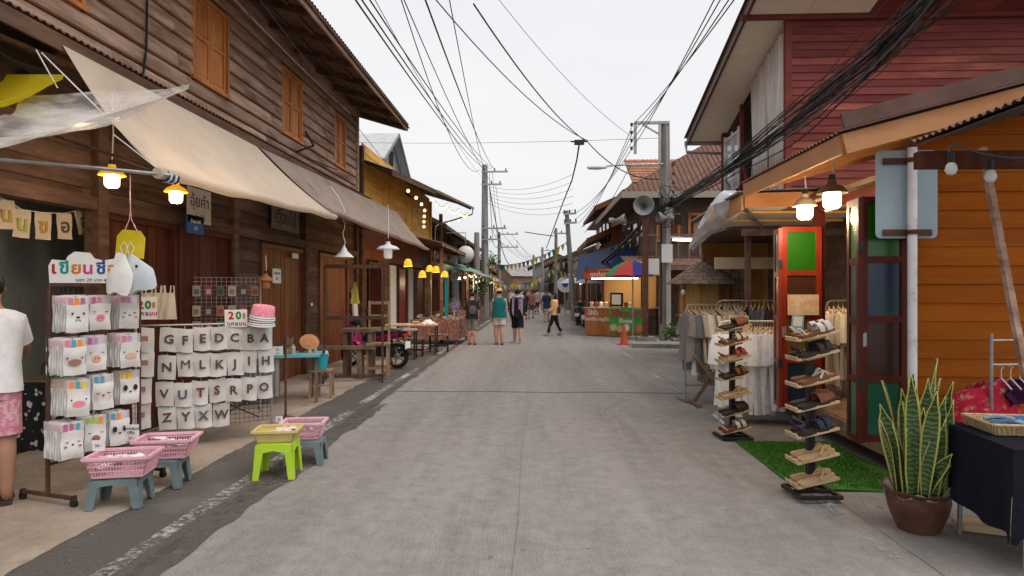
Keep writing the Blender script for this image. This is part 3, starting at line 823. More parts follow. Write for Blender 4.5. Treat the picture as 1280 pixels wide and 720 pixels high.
def person(label, loc, rz, h=1.7, shirt=None, shorts=None, skin_m=None, hair_m=None, stride=.0, arms=((0, 0), (0, 0)), long_hair=False,
           sleeve=.5, leg_len=.52, hat=None, group=None, lean=0.0, detail=2, skirt=False, shoes=None, hem=.50, head_turn=0.0, build_=1.0, armbend=(0, 0)):
    """faces -y locally before rz; arms = (swing forward, spread) radians per side; leg_len = fraction of leg covered"""
    skin_m = skin_m or skin; hair_m = hair_m or hair
    t = thing('person', label, 'person', loc, rz, group)
    k = h / 1.75; B = build_
    def V(x, y, z): return Vector((x * k, y * k, z * k))
    N = []; E = []
    def node(p, rx, ry=None, par=None):
        bb = B * 1.2 if len(N) < 4 or len(N) > 7 else 1.06
        N.append((p, rx * k * bb, (ry if ry else rx) * k * bb)); i = len(N) - 1
        if par is not None: E.append((par, i))
        return i
    ln = Vector((0, -lean, 0))
    pel = node(V(0, 0, .95), .135, .10)
    wa = node(V(0, .005 - lean * .3, 1.10), .125, .092, pel)
    ch = node(V(0, .0 - lean * .7, 1.30), .15, .105, wa)
    sh = node(V(0, .01 - lean, 1.425), .12, .085, ch)
    nk = node(V(0, .0 - lean * 1.2, 1.50), .052, .052, sh)
    hd0 = node(V(0, -.015 - lean * 1.35, 1.565), .062, .068, nk)
    hd = node(V(0, -.02 - lean * 1.5, 1.655), .078, .092, hd0)
    tp = node(V(0, -.005 - lean * 1.5, 1.72), .062, .075, hd)
    legs = []
    for s in (-1, 1):
        st = stride * s
        hp = node(V(.085 * s, 0, .90), .088, .09, pel)
        kn = node(V(.09 * s, -st * .5 - .015, .50), .058, .06, hp)
        back = max(0, -st) * .35
        cf = node(V(.094 * s, -st * .68 + .018, .365 + back * .2), .050, .056, kn)
        an = node(V(.092 * s, -st + max(0, -st) * .1, .085 + back * .5), .034, .038, cf)
        ft = node(V(.10 * s, -st - .03, .035 + back * .25), .036, .03, an)
        to = node(V(.108 * s, -st - .15, .028 + back * .05), .034, .022, ft)
        legs.append((hp, kn, an, st))
    armn = []
    for s, (sw, sp), bd in zip((-1, 1), arms, armbend):
        so = V(.175 * s, .01 - lean, 1.405)
        d = Vector((math.sin(sp) * s, -math.sin(sw), -math.cos(sw) * math.cos(sp))).normalized()
        so_i = node(so, .058, .056, sh)
        eb = so + d * .29 * k
        eb_i = node(eb, .042, .042, so_i)
        d2 = Vector((d.x * .6, -math.sin(sw + .18 + bd), -math.cos(sw + .18 + bd))).normalized()
        wr = eb + d2 * .245 * k
        wr_i = node(wr, .028, .024, eb_i)
        pm = wr + d2 * .075 * k
        pm_i = node(pm, .034, .018, wr_i)
        armn.append((so, eb, wr))
        side = d2.cross(Vector((1, 0, 0))).normalized()
        for f, (off, ln_) in enumerate(((-.030, .06), (-.012, .085), (.008, .09), (.026, .078))):
            p1 = pm + side * off * k + d2 * .03 * k
            p2 = p1 + (d2 * .6 + Vector((-s * .45, 0, 0))) * ln_ * k * .6
            a_ = node(p1, .0095, .0095, pm_i)
            node(p2 + d2 * ln_ * .3 * k, .0085, .0085, a_)
        th_ = node(wr + side * -.04 * k + d2 * .045 * k, .011, .011, pm_i)
        node(wr + side * -.055 * k + d2 * .085 * k, .009, .009, th_)
    body = skin_mesh('body', N, E, skin_m, 0, detail)
    bo = place('body', body, t)
    hc = N[hd][0]
    # face
    f = MB()
    for s in (-1, 1):
        f.lathe([(.0005, -.012), (.012, -.006), (.014, .0), (.012, .006), (.0005, .012)], 8, hc + V(.03 * s, -.088, -.005), m=0)
        f.lathe([(.0005, -.03), (.014, -.02), (.018, .0), (.012, .024), (.0005, .03)], 8, hc + V(.082 * s, .0, -.015), m=1, sx=.5)
    f.tube([hc + V(0, -.09, .005), hc + V(0, -.112, -.03), hc + V(0, -.092, -.036)], [.008 * k, .014 * k, .012 * k], 6, m=1)
    f.box(hc + V(0, -.088, -.06), (.04 * k, .014 * k, .012 * k), m=2)
    f.build('face', [ink, skin_m, mat('lips', (.30, .10, .08), rough=.5)], t, smooth=True)
    # hair
    hn = MB()
    prof = []
    def hf(u, v):
        a = 2 * math.pi * u; e = min(v * 2.25, 1.2 + (1 - max(0, math.cos(a))) * 1.05)
        rr = Vector((math.sin(a) * math.sin(e) * .088, -math.cos(a) * math.sin(e) * .105 + .012, math.cos(e) * .098 + .012))
        front = max(0, math.cos(a))
        if long_hair and e > 1.3 and front < .2: rr.z -= (e - 1.3) * .55; rr.y += .02
        rr *= 1 + .02 * math.sin(a * 7 + e * 5)
        return hc + rr * k
    hn.slab(hf, 20, 10, (0, 0, -.004)); hn.build('hair', hair_m, t, smooth=True)
    # clothes: lofted rings with soft folds
    rn = random.Random(int(abs(loc[0]) * 977 + abs(loc[1]) * 131))
    def loft(rings, m, nm, fold=.006):
        n = 24; ph = rn.uniform(0, 6); c = MB(); R_ = []
        for q, (cx, cy, z, wx, wy) in enumerate(rings):
            R_.append([Vector((cx + wx * math.cos(a) * (1 + 0) + 0, cy + wy * math.sin(a), z)) * 1.0 + Vector((math.cos(a), math.sin(a), .6 * math.sin(a * 2 + ph))) * fold * k * (math.sin(a * 5 + ph + q * .7) + .6 * math.sin(a * 9 - q)) for a in [6.2832 * e / n for e in range(n)]])
        vs = [p for r_ in R_ for p in r_]
        c.add(vs, [(u * n + v, u * n + (v + 1) % n, (u + 1) * n + (v + 1) % n, (u + 1) * n + v) for u in range(len(rings) - 1) for v in range(n)])
        return c
    def ly(z): return -lean * max(0, (z - .95)) / .5
    if shirt:
        hz = hem * 1.75 - .02; fl_ = 1.25 if skirt else 1.0
        base = [(hz, .185 * fl_, .135 * fl_), ((hz + 1.08) / 2, .178 * (1 + (fl_ - 1) * .5), .13), (1.08, .168, .122), (1.2, .178, .125), (1.31, .19, .125), (1.39, .205 if sleeve > 0 else .16, .118), (1.435, .190 if sleeve > 0 else .13, .112), (1.47, .13, .098), (1.485, .078, .074)]
        c = loft([(0, ly(z) * k, z * k, wx * k * B * 1.12, wy * k * B * 1.2) for z, wx, wy in base], shirt, 'shirt')
        for s_, (so, eb, wr) in zip((-1, 1), armn):
            if sleeve <= 0: continue
            so = so + Vector((-s_ * .045 * k, 0, .0)); path = [so, so.lerp(eb, .35), so.lerp(eb, min(1, sleeve * 2))]
            rad_ = [.090 * k * B, .088 * k * B, .084 * k * B]
            if sleeve > .5: path.append(eb.lerp(wr, (sleeve - .5) * 2)); rad_[2] = .062 * k * B; rad_.append(.050 * k * B)
            c.tube(path, rad_, 14, caps=False)
        c.build('shirt', shirt, t, smooth=True).data.set_sharp_from_angle(angle=R(80))
    if shorts:
        c = loft([(0, 0, z * k, wx * k * B * 1.05, wy * k * B * 1.08) for z, wx, wy in [(.80, .17, .125), (.88, .182, .135), (.97, .175, .13), (1.03, .155, .115)]], shorts, 'trousers', .003)
        for hp, kn, an, st in legs:
            P, Q, A = N[hp][0], N[kn][0], N[an][0]
            if leg_len <= 1:
                path = [P + Vector((0, 0, .02)), P.lerp(Q, leg_len * .5), P.lerp(Q, leg_len)]; rad_ = [.105, .103, .105]
            else:
                path = [P + Vector((0, 0, .02)), P.lerp(Q, .5), Q, Q.lerp(A, (leg_len - 1) * .5), Q.lerp(A, leg_len - 1)]; rad_ = [.105, .092, .074, .068, .06]
            c.tube(path, [r_ * k * B for r_ in rad_], 16, caps=False)
        c.build('trousers', shorts, t, smooth=True).data.set_sharp_from_angle(angle=R(80))
    sh_m = shoes or mat('sandal_dark', (.05, .035, .03), rough=.7)
    for hp, kn, an, st in legs:
        A = N[an][0]; sole = MB()
        bk = max(0, -st) * .35
        pts = [(-.035, .05), (.035, .05), (.045, -.06), (.052, -.15), (.02, -.205), (-.03, -.195), (-.045, -.12), (-.038, -.02)]
        sole.prism([V(x, y, 0) for x, y in pts], (0, 0, .018 * k))
        sole.tube([V(-.045, -.08, .01), V(-.03, -.10, .065), V(.0, -.12, .075), V(.035, -.10, .06), V(.05, -.08, .01)], .012 * k, 5)
        so_ = sole.build('shoe', sh_m, t, (A.x, A.y - 0.005, max(0.0, A.z - .085 * k) * .9), (R(-35) * min(1, bk * 4), 0, 0))
    if hat:
        ht = MB()
        ht.lathe([(.001, .115), (.05, .11), (.085, .08), (.096, .03), (.098, .02)], 16, hc + V(0, .012, .01), sy=1.12)
        ht.prism([hc + V(-.075, -.08, .03), hc + V(.075, -.08, .03), hc + V(.06, -.16, .015), hc + V(-.06, -.16, .015)], (0, 0, .012 * k))
        ht.build('cap', hat, t, smooth=True)
    return t
def cl(name, c, c2=None, **kw):
    return mat(name, c, c2 or tuple(min(1, x * 1.2) for x in c), .9, 9, bump=.3, bscale=18, **kw)
pink_sh = mat('cloth_pink_print', (.55, .19, .27), (.64, .40, .42), .9, 26, bump=.25, c3=(.55, .10, .22), s3=16, lo=.45, hi=.55)
P1 = person('person in plain white tee and pink print shorts beside the pouch rack', (-4.40, 4.86, .01), R(222), 1.86, cl('tee_white', (.70, .68, .68)), pink_sh, skin, sleeve=.36, leg_len=.93, hem=.50, arms=((.5, .1), (.75, .1)), armbend=(.8, .8), detail=2, stride=.05, lean=.02, build_=.98)
P2 = person('person in dark tank top stooping over a cloth-covered table inside the shop', (-5.55, 7.0, .01), R(115), 1.55, cl('top_dark', (.10, .08, .07)), cl('jeans_dark', (.03, .04, .06)), skin, sleeve=0, leg_len=1.8, lean=.22, arms=((.6, .1), (.7, .1)), armbend=(.5, .5), long_hair=True)
# three walkers
P3 = person('person in black tee and grey shorts with a grey sling bag on the back', G(590, 431), R(180), 1.66, cl('tee_black', (.022, .022, .026)), cl('shorts_grey', (.17, .165, .15)), skin_l, sleeve=.42, leg_len=.98, stride=.05, arms=((.1, .06), (.35, .06)), build_=1.06)
bg = MB(); bg.lathe([(.001, -.14), (.08, -.13), (.10, 0), (.08, .12), (.001, .13)], 12, (0, 0, 0), sx=1.1, sy=.5)
bg.tube([(-.08, 0, .1), (-.16, -.06, .28), (-.1, -.12, .36)], .012, 5); bg.tube([(.08, 0, .08), (.15, -.04, .0), (.14, -.14, -.02)], .012, 5)
tag(bg.build('sling_bag', cl('bag_grey', (.10, .10, .105)), None, G(590, 431) + Vector((.03, -.17, 1.10))), 'small grey sling bag worn on a black tee', 'bag')
P4 = person('person in teal sleeveless shirt, pale shorts and straw cap walking away', G(624, 431), R(180), 1.75, cl('tank_teal', (.008, .115, .135), (.012, .15, .17)), cl('shorts_pale', (.52, .50, .48)), skin_l, sleeve=0, leg_len=.66, stride=.04, hat=cl('cap_straw', (.50, .38, .22)), arms=((.05, .12), (.05, .12)), build_=1.14)
P5 = person('person in long black outfit with a lilac checked scarf, one foot lifted', G(647, 429), R(180), 1.74, cl('dress_black', (.016, .016, .02)), cl('pants_black', (.014, .014, .017)), skin_l, sleeve=.95, leg_len=.98, stride=.17, arms=((-.25, .06), (.1, .1)), hem=.5, build_=1.08, shoes=cl('shoe_white', (.5, .5, .5)))
sc_ = MB()
sc_.slab(lambda u, v: Vector((-.17 + .34 * u, .10 + .05 * math.sin(u * 6) - .16 * abs(u - .5), -.02 - (.46 + .12 * math.sin(u * 7)) * v)), 14, 8, (0, .012, 0))
sc_.lathe([(.10, -.03), (.13, 0), (.10, .05)], 14, (0, -.09, .03))
tag(sc_.build('scarf', mat('scarf_lilac', (.28, .17, .33), (.55, .40, .55), .9, 24, lo=.48, hi=.52), None, G(647, 429) + Vector((0, -.23, 1.46)), smooth=True), 'lilac checked scarf hanging down the back of a black outfit', 'scarf')
P6 = person('person in orange floral blouse and black leggings crossing the street', G(693, 420), R(-95), 1.60, mat('blouse_orange', (.70, .34, .12), (.80, .55, .32), .9, 22, bump=.3), cl('leggings', (.014, .013, .015)), skin_l, sleeve=.8, leg_len=1.85, stride=.26, long_hair=True, arms=((.15, .05), (.2, .05)), armbend=(1.0, 0.6))
hb = MB(); hb.lathe([(.001, -.13), (.1, -.12), (.13, 0), (.1, .1), (.001, .11)], 10, sy=.45); hb.tube([(-.1, 0, .09), (-.05, 0, .3), (.05, 0, .3), (.1, 0, .09)], .01, 5)
tag(hb.build('handbag', cl('bag_black', (.03, .025, .025)), None, G(693, 420) + Vector((.17, -.13, .98)), (0, 0, R(80)), smooth=True), 'small dark handbag on the shoulder of an orange blouse', 'handbag')
far = [(664, 398, 1.66, (.30, .10, .09), (.10, .08, .09), 0, 'dark red top and grey trousers'), (671, 393, 1.7, (.30, .26, .26), (.05, .05, .06), 180, 'beige top and black trousers'),
       (656, 399, 1.62, (.035, .03, .035), (.02, .02, .02), 180, 'black dress near the kerb'), (650, 402, 1.7, (.45, .42, .42), (.04, .04, .05), 180, 'pale tee and backpack'),
       (645, 396, 1.6, (.10, .09, .11), (.04, .04, .05), 0, 'charcoal top'), (641, 393, 1.66, (.5, .46, .44), (.2, .15, .12), 0, 'white blouse'),
       (683, 403, 1.68, (.02, .03, .06), (.02, .16, .34), 0, 'navy top and bright blue wrap skirt'), (686, 391, 1.64, (.25, .30, .22), (.08, .08, .08), 180, 'sage green shirt'),
       (679, 388, 1.66, (.35, .34, .36), (.05, .05, .07), 0, 'pale grey shirt'), (660, 388, 1.65, (.4, .2, .2), (.05, .05, .05), 0, 'rose coloured top'), (667, 386, 1.7, (.06, .06, .09), (.1, .1, .12), 180, 'dark navy shirt'),
       (637, 390, 1.65, (.22, .18, .14), (.04, .04, .04), 180, 'brown tee')]
for i, (u, v, h, a, b, rz, d) in enumerate(far):
    person('small distant person in ' + d + ' walking along the street', G(u, v), R(rz + (i * 37) % 30 - 15), h, cl('far_top_%d' % i, a), cl('far_leg_%d' % i, b), skin_l, sleeve=.45, leg_len=1.8 if i % 3 else .9, stride=.15 * ((i % 3) - 1), detail=1, long_hair=(i % 2 == 0), group='people far down the street', skirt=(i in (2, 6)), arms=((.2, .1), (-.1, .1)))

# denser crowd towards the end of the street: copies of the distant walkers
src = [o for o in COL.objects if o.get('group') == 'people far down the street']
rn = random.Random(77)
for i in range(26):
    y = 52 + 48 * (i / 26) + rn.uniform(-1, 1); c = copy_tree(src[i % len(src)])
    c.location = (bend(y) + rn.uniform(-2.6, 2.4), y, 0); c.rotation_euler = (0, 0, rn.choice([0, 3.14]) + rn.uniform(-.5, .5))
    c['label'] = 'tiny figure in the crowd near the far end of the street'; c['group'] = 'crowd at the far end'
# ------------------------------------------------------------------ lamps
glow_w = mat('lamp_glow_white', (1, .93, .78), rough=.3, emit=7, ecol=(1, .86, .58))
glow_a = mat('lamp_glow_amber', (.8, .35, .03), rough=.4, emit=.85, ecol=(1, .42, .03))
shade_y = mat('lamp_shade_yellow', (.75, .42, .02), rough=.45, emit=.35, ecol=(1, .5, .03))
enamel = mat('enamel_white', (.66, .67, .66), rough=.35)
def plight(loc, e, c=(1, .72, .42), r=.06):
    l = bpy.data.lights.new('lamp_light', 'POINT'); l.energy = e; l.color = c; l.shadow_soft_size = r
    o = bpy.data.objects.new('lamp_light', l); COL.objects.link(o); o.location = loc
    return o
def jar_lamp(label, p, top, r=.115, sh=shade_y, e=11, lit=True, group=None, jar=glow_w):
    """shade with a glass jar bulb; p = shade centre, top = cord length"""
    t = thing('hanging_lamp', label, 'lamp', p, 0, group)
    MB().lathe([(.03, .09), (.035, .06), (.06, .045), (r * .75, .03), (r, -.005), (r * .98, -.012), (r * .7, .012), (.05, .02)], 20).build('lamp_shade', sh, t, smooth=True)
    MB().lathe([(.001, -.125), (.045, -.122), (.062, -.10), (.064, -.02), (.05, .015)], 16).build('bulb', jar, t, smooth=True)
    MB().cyl((0, 0, .05), (0, 0, .13), .024, 10).build('socket', metal_blk, t)
    MB().tube([(0, 0, .12), (.012, 0, top * .5), (0, 0, top)], .006, 5).build('cord', white_cl, t)
    if lit:
        l = plight((0, 0, -.19), e); l.parent = t
    return t
jar_lamp('yellow-shaded lamp glowing white above the pouch rack under the clear plastic', PY(140, 218, 5.6), .75)
jar_lamp('unlit terracotta bell lamp hanging by the trinket rack', PY(332, 350, 8.7), .35, .11, mat('terracotta', (.40, .17, .07), rough=.7), lit=False, jar=mat('terracotta', (.4, .17, .07)))
jar_lamp('yellow-shaded lamp glowing white beside the awning roller strap', PY(220, 239, 6.3), .55)
t = thing('hanging_lamp', 'unlit white enamel dish lamp on a curly white cord beneath the awnings', 'lamp', PY(430, 318, 11.3))
MB().lathe([(.02, .16), (.03, .12), (.05, .10), (.06, .06), (.17, -.04), (.18, -.055), (.165, -.045), (.05, .05)], 22).build('lamp_shade', enamel, t, smooth=True)
MB().lathe([(.001, -.05), (.03, -.04), (.035, 0), (.02, .05)], 10).build('bulb', enamel, t, smooth=True)
cu = [(.0 + .02 * math.sin(i * 1.7), .01 * math.cos(i), .15 + i * .08) for i in range(9)] + [(-.10, 0, 1.05), (-.25, 0, 1.25), (-.35, 0, 1.2)]
MB().tube(cu, .008, 5).build('cord', white_cl, t)
jar_lamp('pale enamel jar lamp hung from the taupe awning', PY(485, 311, 13.2), .55, .17, enamel, lit=False, jar=mat('jar_white', (.72, .72, .70), rough=.4, emit=.25, ecol=(1, .93, .8))).scale = (1.45, 1.45, 1.7)
for i, (u, v, y) in enumerate([(510, 329, 15.5), (528, 343, 17.5), (537, 336, 18.6), (545, 337, 19.2), (556, 343, 19.0)]):
    t = thing('hanging_lamp', 'amber bell-shaped pendant lamp glowing over the tables', 'lamp', PY(u, v, y), 0, 'amber pendant lamps')
    MB().lathe([(.03, .13), (.07, .11), (.11, .05), (.125, -.06), (.13, -.1), (.12, -.095), (.10, .03), (.02, .10)], 16).build('lamp_shade', glow_a, t, smooth=True)
    MB().lathe([(.001, -.07), (.03, -.05), (.03, 0), (.015, .05)], 10).build('bulb', glow_w, t, smooth=True)
    MB().tube([(0, 0, .12), (0, 0, .45)], .006, 5).build('cord', wire, t)
    t.scale = (.85,) * 3
    if i in (0, 1, 3):
        plight((0, 0, -.22), 26, (1, .58, .2)).parent = t

# ------------------------------------------------------------------ wall signs
def wall_sign(name, label, c, w, h, m, lines, rz=R(90), cat='sign', t=.015, frame=None):
    o = MB().box((0, 0, 0), (w, t, h)).build(name, m, None, c, (0, 0, rz)); tag(o, label, cat)
    for body, size, im, dz in lines:
        text(body, size, im, o, (0, -t / 2 - .002, dz), width=None)
    return o
wall_sign('painted_sign', 'white board painted with black cursive lettering hung on the dark wall', PX(249, 258, -4.55), .58, .46, mat('sign_board_grey', (.40, .38, .35), (.48, .46, .43), .8, 5), [('อุ้ยคำ', .22, ink, .05), ('บ้านไม้', .10, ink, -.16)])
wall_sign('notice_sign', 'small blue sign below the white cursive board', PX(244, 281, -4.55), .40, .24, mat('sign_blue', (.03, .10, .32), rough=.5), [('บ้านเลขที่', .07, paper, .04), ('131', .07, paper, -.05)])
pl = wall_sign('carved_plaque', 'grey wooden plaque with carved lettering high on the dark boards', PX(357, 274, -4.72), 1.25, .44, mat('plaque_grey', (.13, .115, .10), (.2, .18, .16), .85, 5), [('เฮือนไม้', .34, ink, 0)])
wall_sign('notice_paper', 'white paper notice pinned above the striped hats', PX(346, 345, -4.7), .34, .26, paper, [('เชียงคาน', .07, ink, .05), ('20.-', .07, ink, -.05)], cat='paper')
wall_sign('notice_paper', 'narrow blank paper strip stuck on the reddish board door', PX(369, 320, -4.72), .30, .10, paper, [], cat='paper')
# bunting of letter flags in the shop
bt = thing('letter_bunting', 'string of cream cloth flags with Thai letters across the shop opening', 'bunting', (-4.9, 5.0, 2.45))
fp = [PX(-45, 255, -4.95), PX(8, 273, -4.95), PX(27, 284, -4.95), PX(54, 287, -4.95), PX(81, 287, -4.95), PX(105, 281, -4.95), PX(122, 262, -4.95)]
o0 = Vector((-4.9, 5.0, 2.45))
MB().tube([p - o0 + Vector((0, 0, .17)) for p in fp], .004, 5).build('cord', white_cl, bt)
flagm = mat('flag_cream', (.52, .43, .33), (.58, .50, .40), .9, 8)
for p, ch_, cc, tl in zip(fp[1:6], 'นนขออ', [(.45, .3, .05), (.35, .38, .06), (.45, .26, .05), (.10, .08, .07), (.25, .10, .05)], (-.06, .05, 0, -.04, -.2)):
    fo = MB().slab(lambda u, v: Vector((-.085 + .17 * u, .006 * math.sin(6 * v + 3 * u), .17 - .27 * v)), 6, 6, (0, .003, 0)).build('flag', flagm, bt, p - o0, (0, tl, R(80)))
    text(ch_, .19, mat('felt_%d' % int(cc[0] * 999 + cc[1] * 99), cc, rough=.9), fo, (0, -.012, .03), bold=.005)

# ------------------------------------------------------------------ plastic stools and baskets
def stool(label, loc, rz, m, w=.36, d=.28, h=.235, group=None):
    t = thing('plastic_stool', label, 'stool', loc, rz, group)
    s = MB()
    def top(u, v):
        x, y = (u - .5), (v - .5)
        return Vector((x * w, y * d, h - .012 * ((2 * abs(x)) ** 6 + (2 * abs(y)) ** 6)))
    s.slab(top, 14, 12, (0, 0, -.018))
    s.build('seat', m, t, smooth=True)
    ap = MB(); o_ = .035
    c0 = [(-w / 2, -d / 2), (w / 2, -d / 2), (w / 2, d / 2), (-w / 2, d / 2)]
    for i in range(4):
        a, b_ = Vector((*c0[i], 0)), Vector((*c0[(i + 1) % 4], 0))
        ap.prism([a + Vector((0, 0, h - .015)), b_ + Vector((0, 0, h - .015)), b_ * 1.03 + Vector((0, 0, h * .70)), b_.lerp(a, .22) * 1.03 + Vector((0, 0, h * .74)), b_.lerp(a, .5) * 1.03 + Vector((0, 0, h * .80)), a.lerp(b_, .22) * 1.03 + Vector((0, 0, h * .74)), a * 1.03 + Vector((0, 0, h * .70))],
                 Vector((a + b_)).normalized() * -.012)
    ap.build('apron', m, t)
    for x, y in c0:
        sx, sy = (1 if x > 0 else -1), (1 if y > 0 else -1)
        lg = MB(); L_ = []
        for zz, kx in ((h * .76, 1.02), (0, 1.12)):
            cx, cy = x * kx, y * kx; a_ = w * .22 if zz else w * .16
            for px, py in ((cx, cy), (cx - sx * a_, cy), (cx - sx * a_, cy - sy * .012), (cx - sx * .012, cy - sy * .012), (cx - sx * .012, cy - sy * a_), (cx, cy - sy * a_)):
                L_.append((px, py, zz))
        lg.add(L_, [(i, (i + 1) % 6, 6 + (i + 1) % 6, 6 + i) for i in range(6)] + [(5, 4, 3, 0), (3, 2, 1, 0), (6, 7, 8, 9), (6, 9, 10, 11)])
        lg.build('leg', m, t)
    return t
def basket(label, loc, rz, m, w=.42, d=.30, h=.17, group=None, solid=False):
    t = thing('plastic_basket', label, 'basket', loc, rz, group)
    k = .80
    b = MB(); cor = [(-1, -1), (1, -1), (1, 1), (-1, 1)]
    def P(i, f, z):                     # along side i at fraction f, height z
        a, c = cor[i], cor[(i + 1) % 4]; s = k + (1 - k) * z / h
        return Vector(((a[0] + (c[0] - a[0]) * f) * w / 2 * s, (a[1] + (c[1] - a[1]) * f) * d / 2 * s, z))
    for i in range(4):
        L = w if i % 2 == 0 else d
        nb = 2 if solid else int(L / .022)
        for j in range(nb + 1):
            b.bar(P(i, j / nb, .01), P(i, j / nb, h - .02), .006 if not solid else .012, .005)
        for z in ([.015, .06, .10, h - .03] if not solid else []):
            b.bar(P(i, 0, z), P(i, 1, z), .005, .010)
        if solid:
            p = [P(i, 0, .01), P(i, 1, .01), P(i, 1, h - .01), P(i, 0, h - .01)]
            b.prism(p, ((p[0] + p[1]) / 2).normalized() * -.004)
    b.build('side_grid', m, t)
    r = MB()
    for i in range(4):
        a, c = P(i, 0, h - .012) * 1.0, P(i, 1, h - .012)
        r.bar(a * 1.03, c * 1.03, .03, .02)
    r.build('rim', m, t)
    MB().box((0, 0, .008), (w * k, d * k, .012)).build('base', m, t)
    return t
def packets(n, c, rz, w, d, label, cat, group, mats_, z0, seed=1):
    rnd = random.Random(seed); M_ = Matrix.Rotation(rz, 3, 'Z')
    for i in range(n):
        p = Vector(c) + M_ @ Vector((rnd.uniform(-w, w) * .34, rnd.uniform(-d, d) * .34, 0))
        a, bq = rnd.uniform(.09, .13), rnd.uniform(.06, .08)
        ph = rnd.uniform(0, 6)
        o = MB().slab(lambda u, v: Vector(((u - .5) * a, (v - .5) * bq, .014 * math.sin(3.14 * u) * math.sin(3.14 * v) + .005 * math.sin(9 * u + ph))), 6, 5, (0, 0, -.006)).build('packet', mats_[i % len(mats_)], None, (p.x, p.y, z0 + .012 * (i // 3)), (rnd.uniform(-.25, .25), rnd.uniform(-.25, .25), rnd.uniform(0, 6.28)), smooth=True)
        tag(o, label, cat, group)
cell = mat('cellophane_white', (.70, .66, .66), (.80, .78, .78), .25, 12, spec=.6)
cellp = mat('cellophane_pink', (.66, .50, .53), (.76, .66, .68), .25, 12, spec=.6)
celly = mat('cellophane_beige', (.55, .45, .33), (.68, .60, .50), .3, 12)
S1 = Vector((-3.37, 4.93, .012)); S2 = Vector((-3.33, 5.42, .012))
stool('blue-grey plastic stool with splayed legs beside the caster of the pouch rack', S1, R(12), plast_grey, .36, .27, .24, None)
stool('blue-grey plastic stool standing behind the one next to the caster', S2, R(12), plast_grey, .36, .27, .25, None)
basket('pink lattice basket of packets with a small price card, by the caster', S1 + Vector((.03, 0, .242)), R(12), plast_pink, .46, .32, .17)
basket('pink lattice basket with a white hand-written card, behind the other stool basket', S2 + Vector((.04, .02, .252)), R(12), plast_pink, .46, .32, .17)
packets(14, S1 + Vector((.03, 0, 0)), R(12), .44, .3, 'clear packet in the pink basket by the caster', 'packet', 'packets in first pink basket', [cell, cellp], .35, 1)
packets(14, S2 + Vector((.04, .02, 0)), R(12), .44, .3, 'clear packet in the pink basket with the hand-written card', 'packet', 'packets in second pink basket', [cell, cellp], .36, 2)
SG = Vector((-2.43, 5.77, .005)); S3 = Vector((-2.33, 6.22, .005))
stool('bright lime green plastic stool at the road edge', SG, R(8), plast_green, .33, .30, .33)
basket('shallow straw-yellow basket on the lime stool', SG + Vector((0, 0, .332)), R(8), mat('plastic_straw', (.60, .47, .17), (.66, .53, .22), .4, 6), .38, .29, .11, None, True)
packets(9, SG, R(8), .36, .27, 'beige packet in the straw-yellow basket', 'packet', 'packets in straw basket', [celly, cellp], .40, 3)
stool('blue-grey plastic stool behind the lime green one', S3, R(8), plast_grey, .34, .27, .24)
basket('pink lattice basket on the stool behind the lime one', S3 + Vector((-.03, .02, .242)), R(8), plast_pink, .40, .29, .17)
packets(8, S3, R(8), .38, .27, 'clear packet in the pink basket behind the lime stool', 'packet', 'packets in third pink basket', [cell, cellp], .35, 4)
def card(name, label, c, w, h, lines, rz=0, tilt=.1, m=None):
    o = MB().box((0, 0, 0), (w, .004, h)).build(name, m or paper, None, c, (tilt, 0, rz)); tag(o, label, 'card')
    for body, size, im, dz in lines: text(body, size, im, o, (0, -.004, dz))
    return o
red_i = mat('ink_red', (.45, .03, .02), rough=.8); grn_i = mat('ink_green', (.02, .22, .05), rough=.8); org_i = mat('ink_orange', (.6, .2, .02), rough=.8); blu_i = mat('ink_blue', (.02, .10, .3), rough=.8); pnk_i = mat('ink_pink', (.6, .05, .2), rough=.8); pur_i = mat('ink_purple', (.14, .03, .25), rough=.8)
card('price_card', 'white card with hand-written lettering standing in a pink basket', PY(164, 541, 5.42) , .13, .15, [('พวงกุญแจ', .036, ink, .04), ('มีชื่อ', .036, ink, 0), ('20.-', .036, pnk_i, -.045)], R(12))
card('price_card', 'tiny white price card at the back of a pink basket', PY(123, 557, 4.95), .09, .09, [('20.-', .034, blu_i, 0)], R(12))
card('price_card', 'tiny white card in the basket behind the lime stool', PY(349, 524, 6.2), .07, .06, [('20', .03, blu_i, 0)], R(8))

# ------------------------------------------------------------------ rack of face pouches
RK = Vector((-3.98, 4.93, 0)); RD = Vector((.18, .62, 0)).normalized(); RZ = math.atan2(RD.y, RD.x)   # rack runs along RD; local +x
rk = thing('wire_display_rack', 'dark wire grid rack on casters hung with face-print pouches', 'display rack', RK, RZ)
RL = .84
fr = MB()
for x in (0, RL):
    fr.box((x, 0, .93), (.025, .025, 1.72))
    fr.box((x, 0, .075), (.03, .62, .025))
fr.box((RL / 2, 0, 1.78), (RL, .02, .02)); fr.box((RL / 2, 0, .32), (RL, .02, .02)); fr.build('frame', metal_rust, rk)
gm = MB()
for i in range(1, 20): gm.bar((RL * i / 20, 0, .33), (RL * i / 20, 0, 1.77), .0035)
for i in range(1, 28): gm.bar((0, 0, .33 + 1.44 * i / 28), (RL, 0, .33 + 1.44 * i / 28), .0035)
gm.build('wire_grid', metal_rust, rk)
for x in (0, RL):
    for y in (-.29, .29):
        c = MB(); c.cyl((-.014, 0, 0), (.014, 0, 0), .032, 12); c.box((0, 0, .04), (.036, .02, .04)); c.build('caster', metal_blk, rk, (x, y, .036))
pouch_white = mat('pouch_white_cotton', (.60, .575, .555), (.70, .675, .655), .9, 7, bump=.4, rnd=.05, bscale=11)
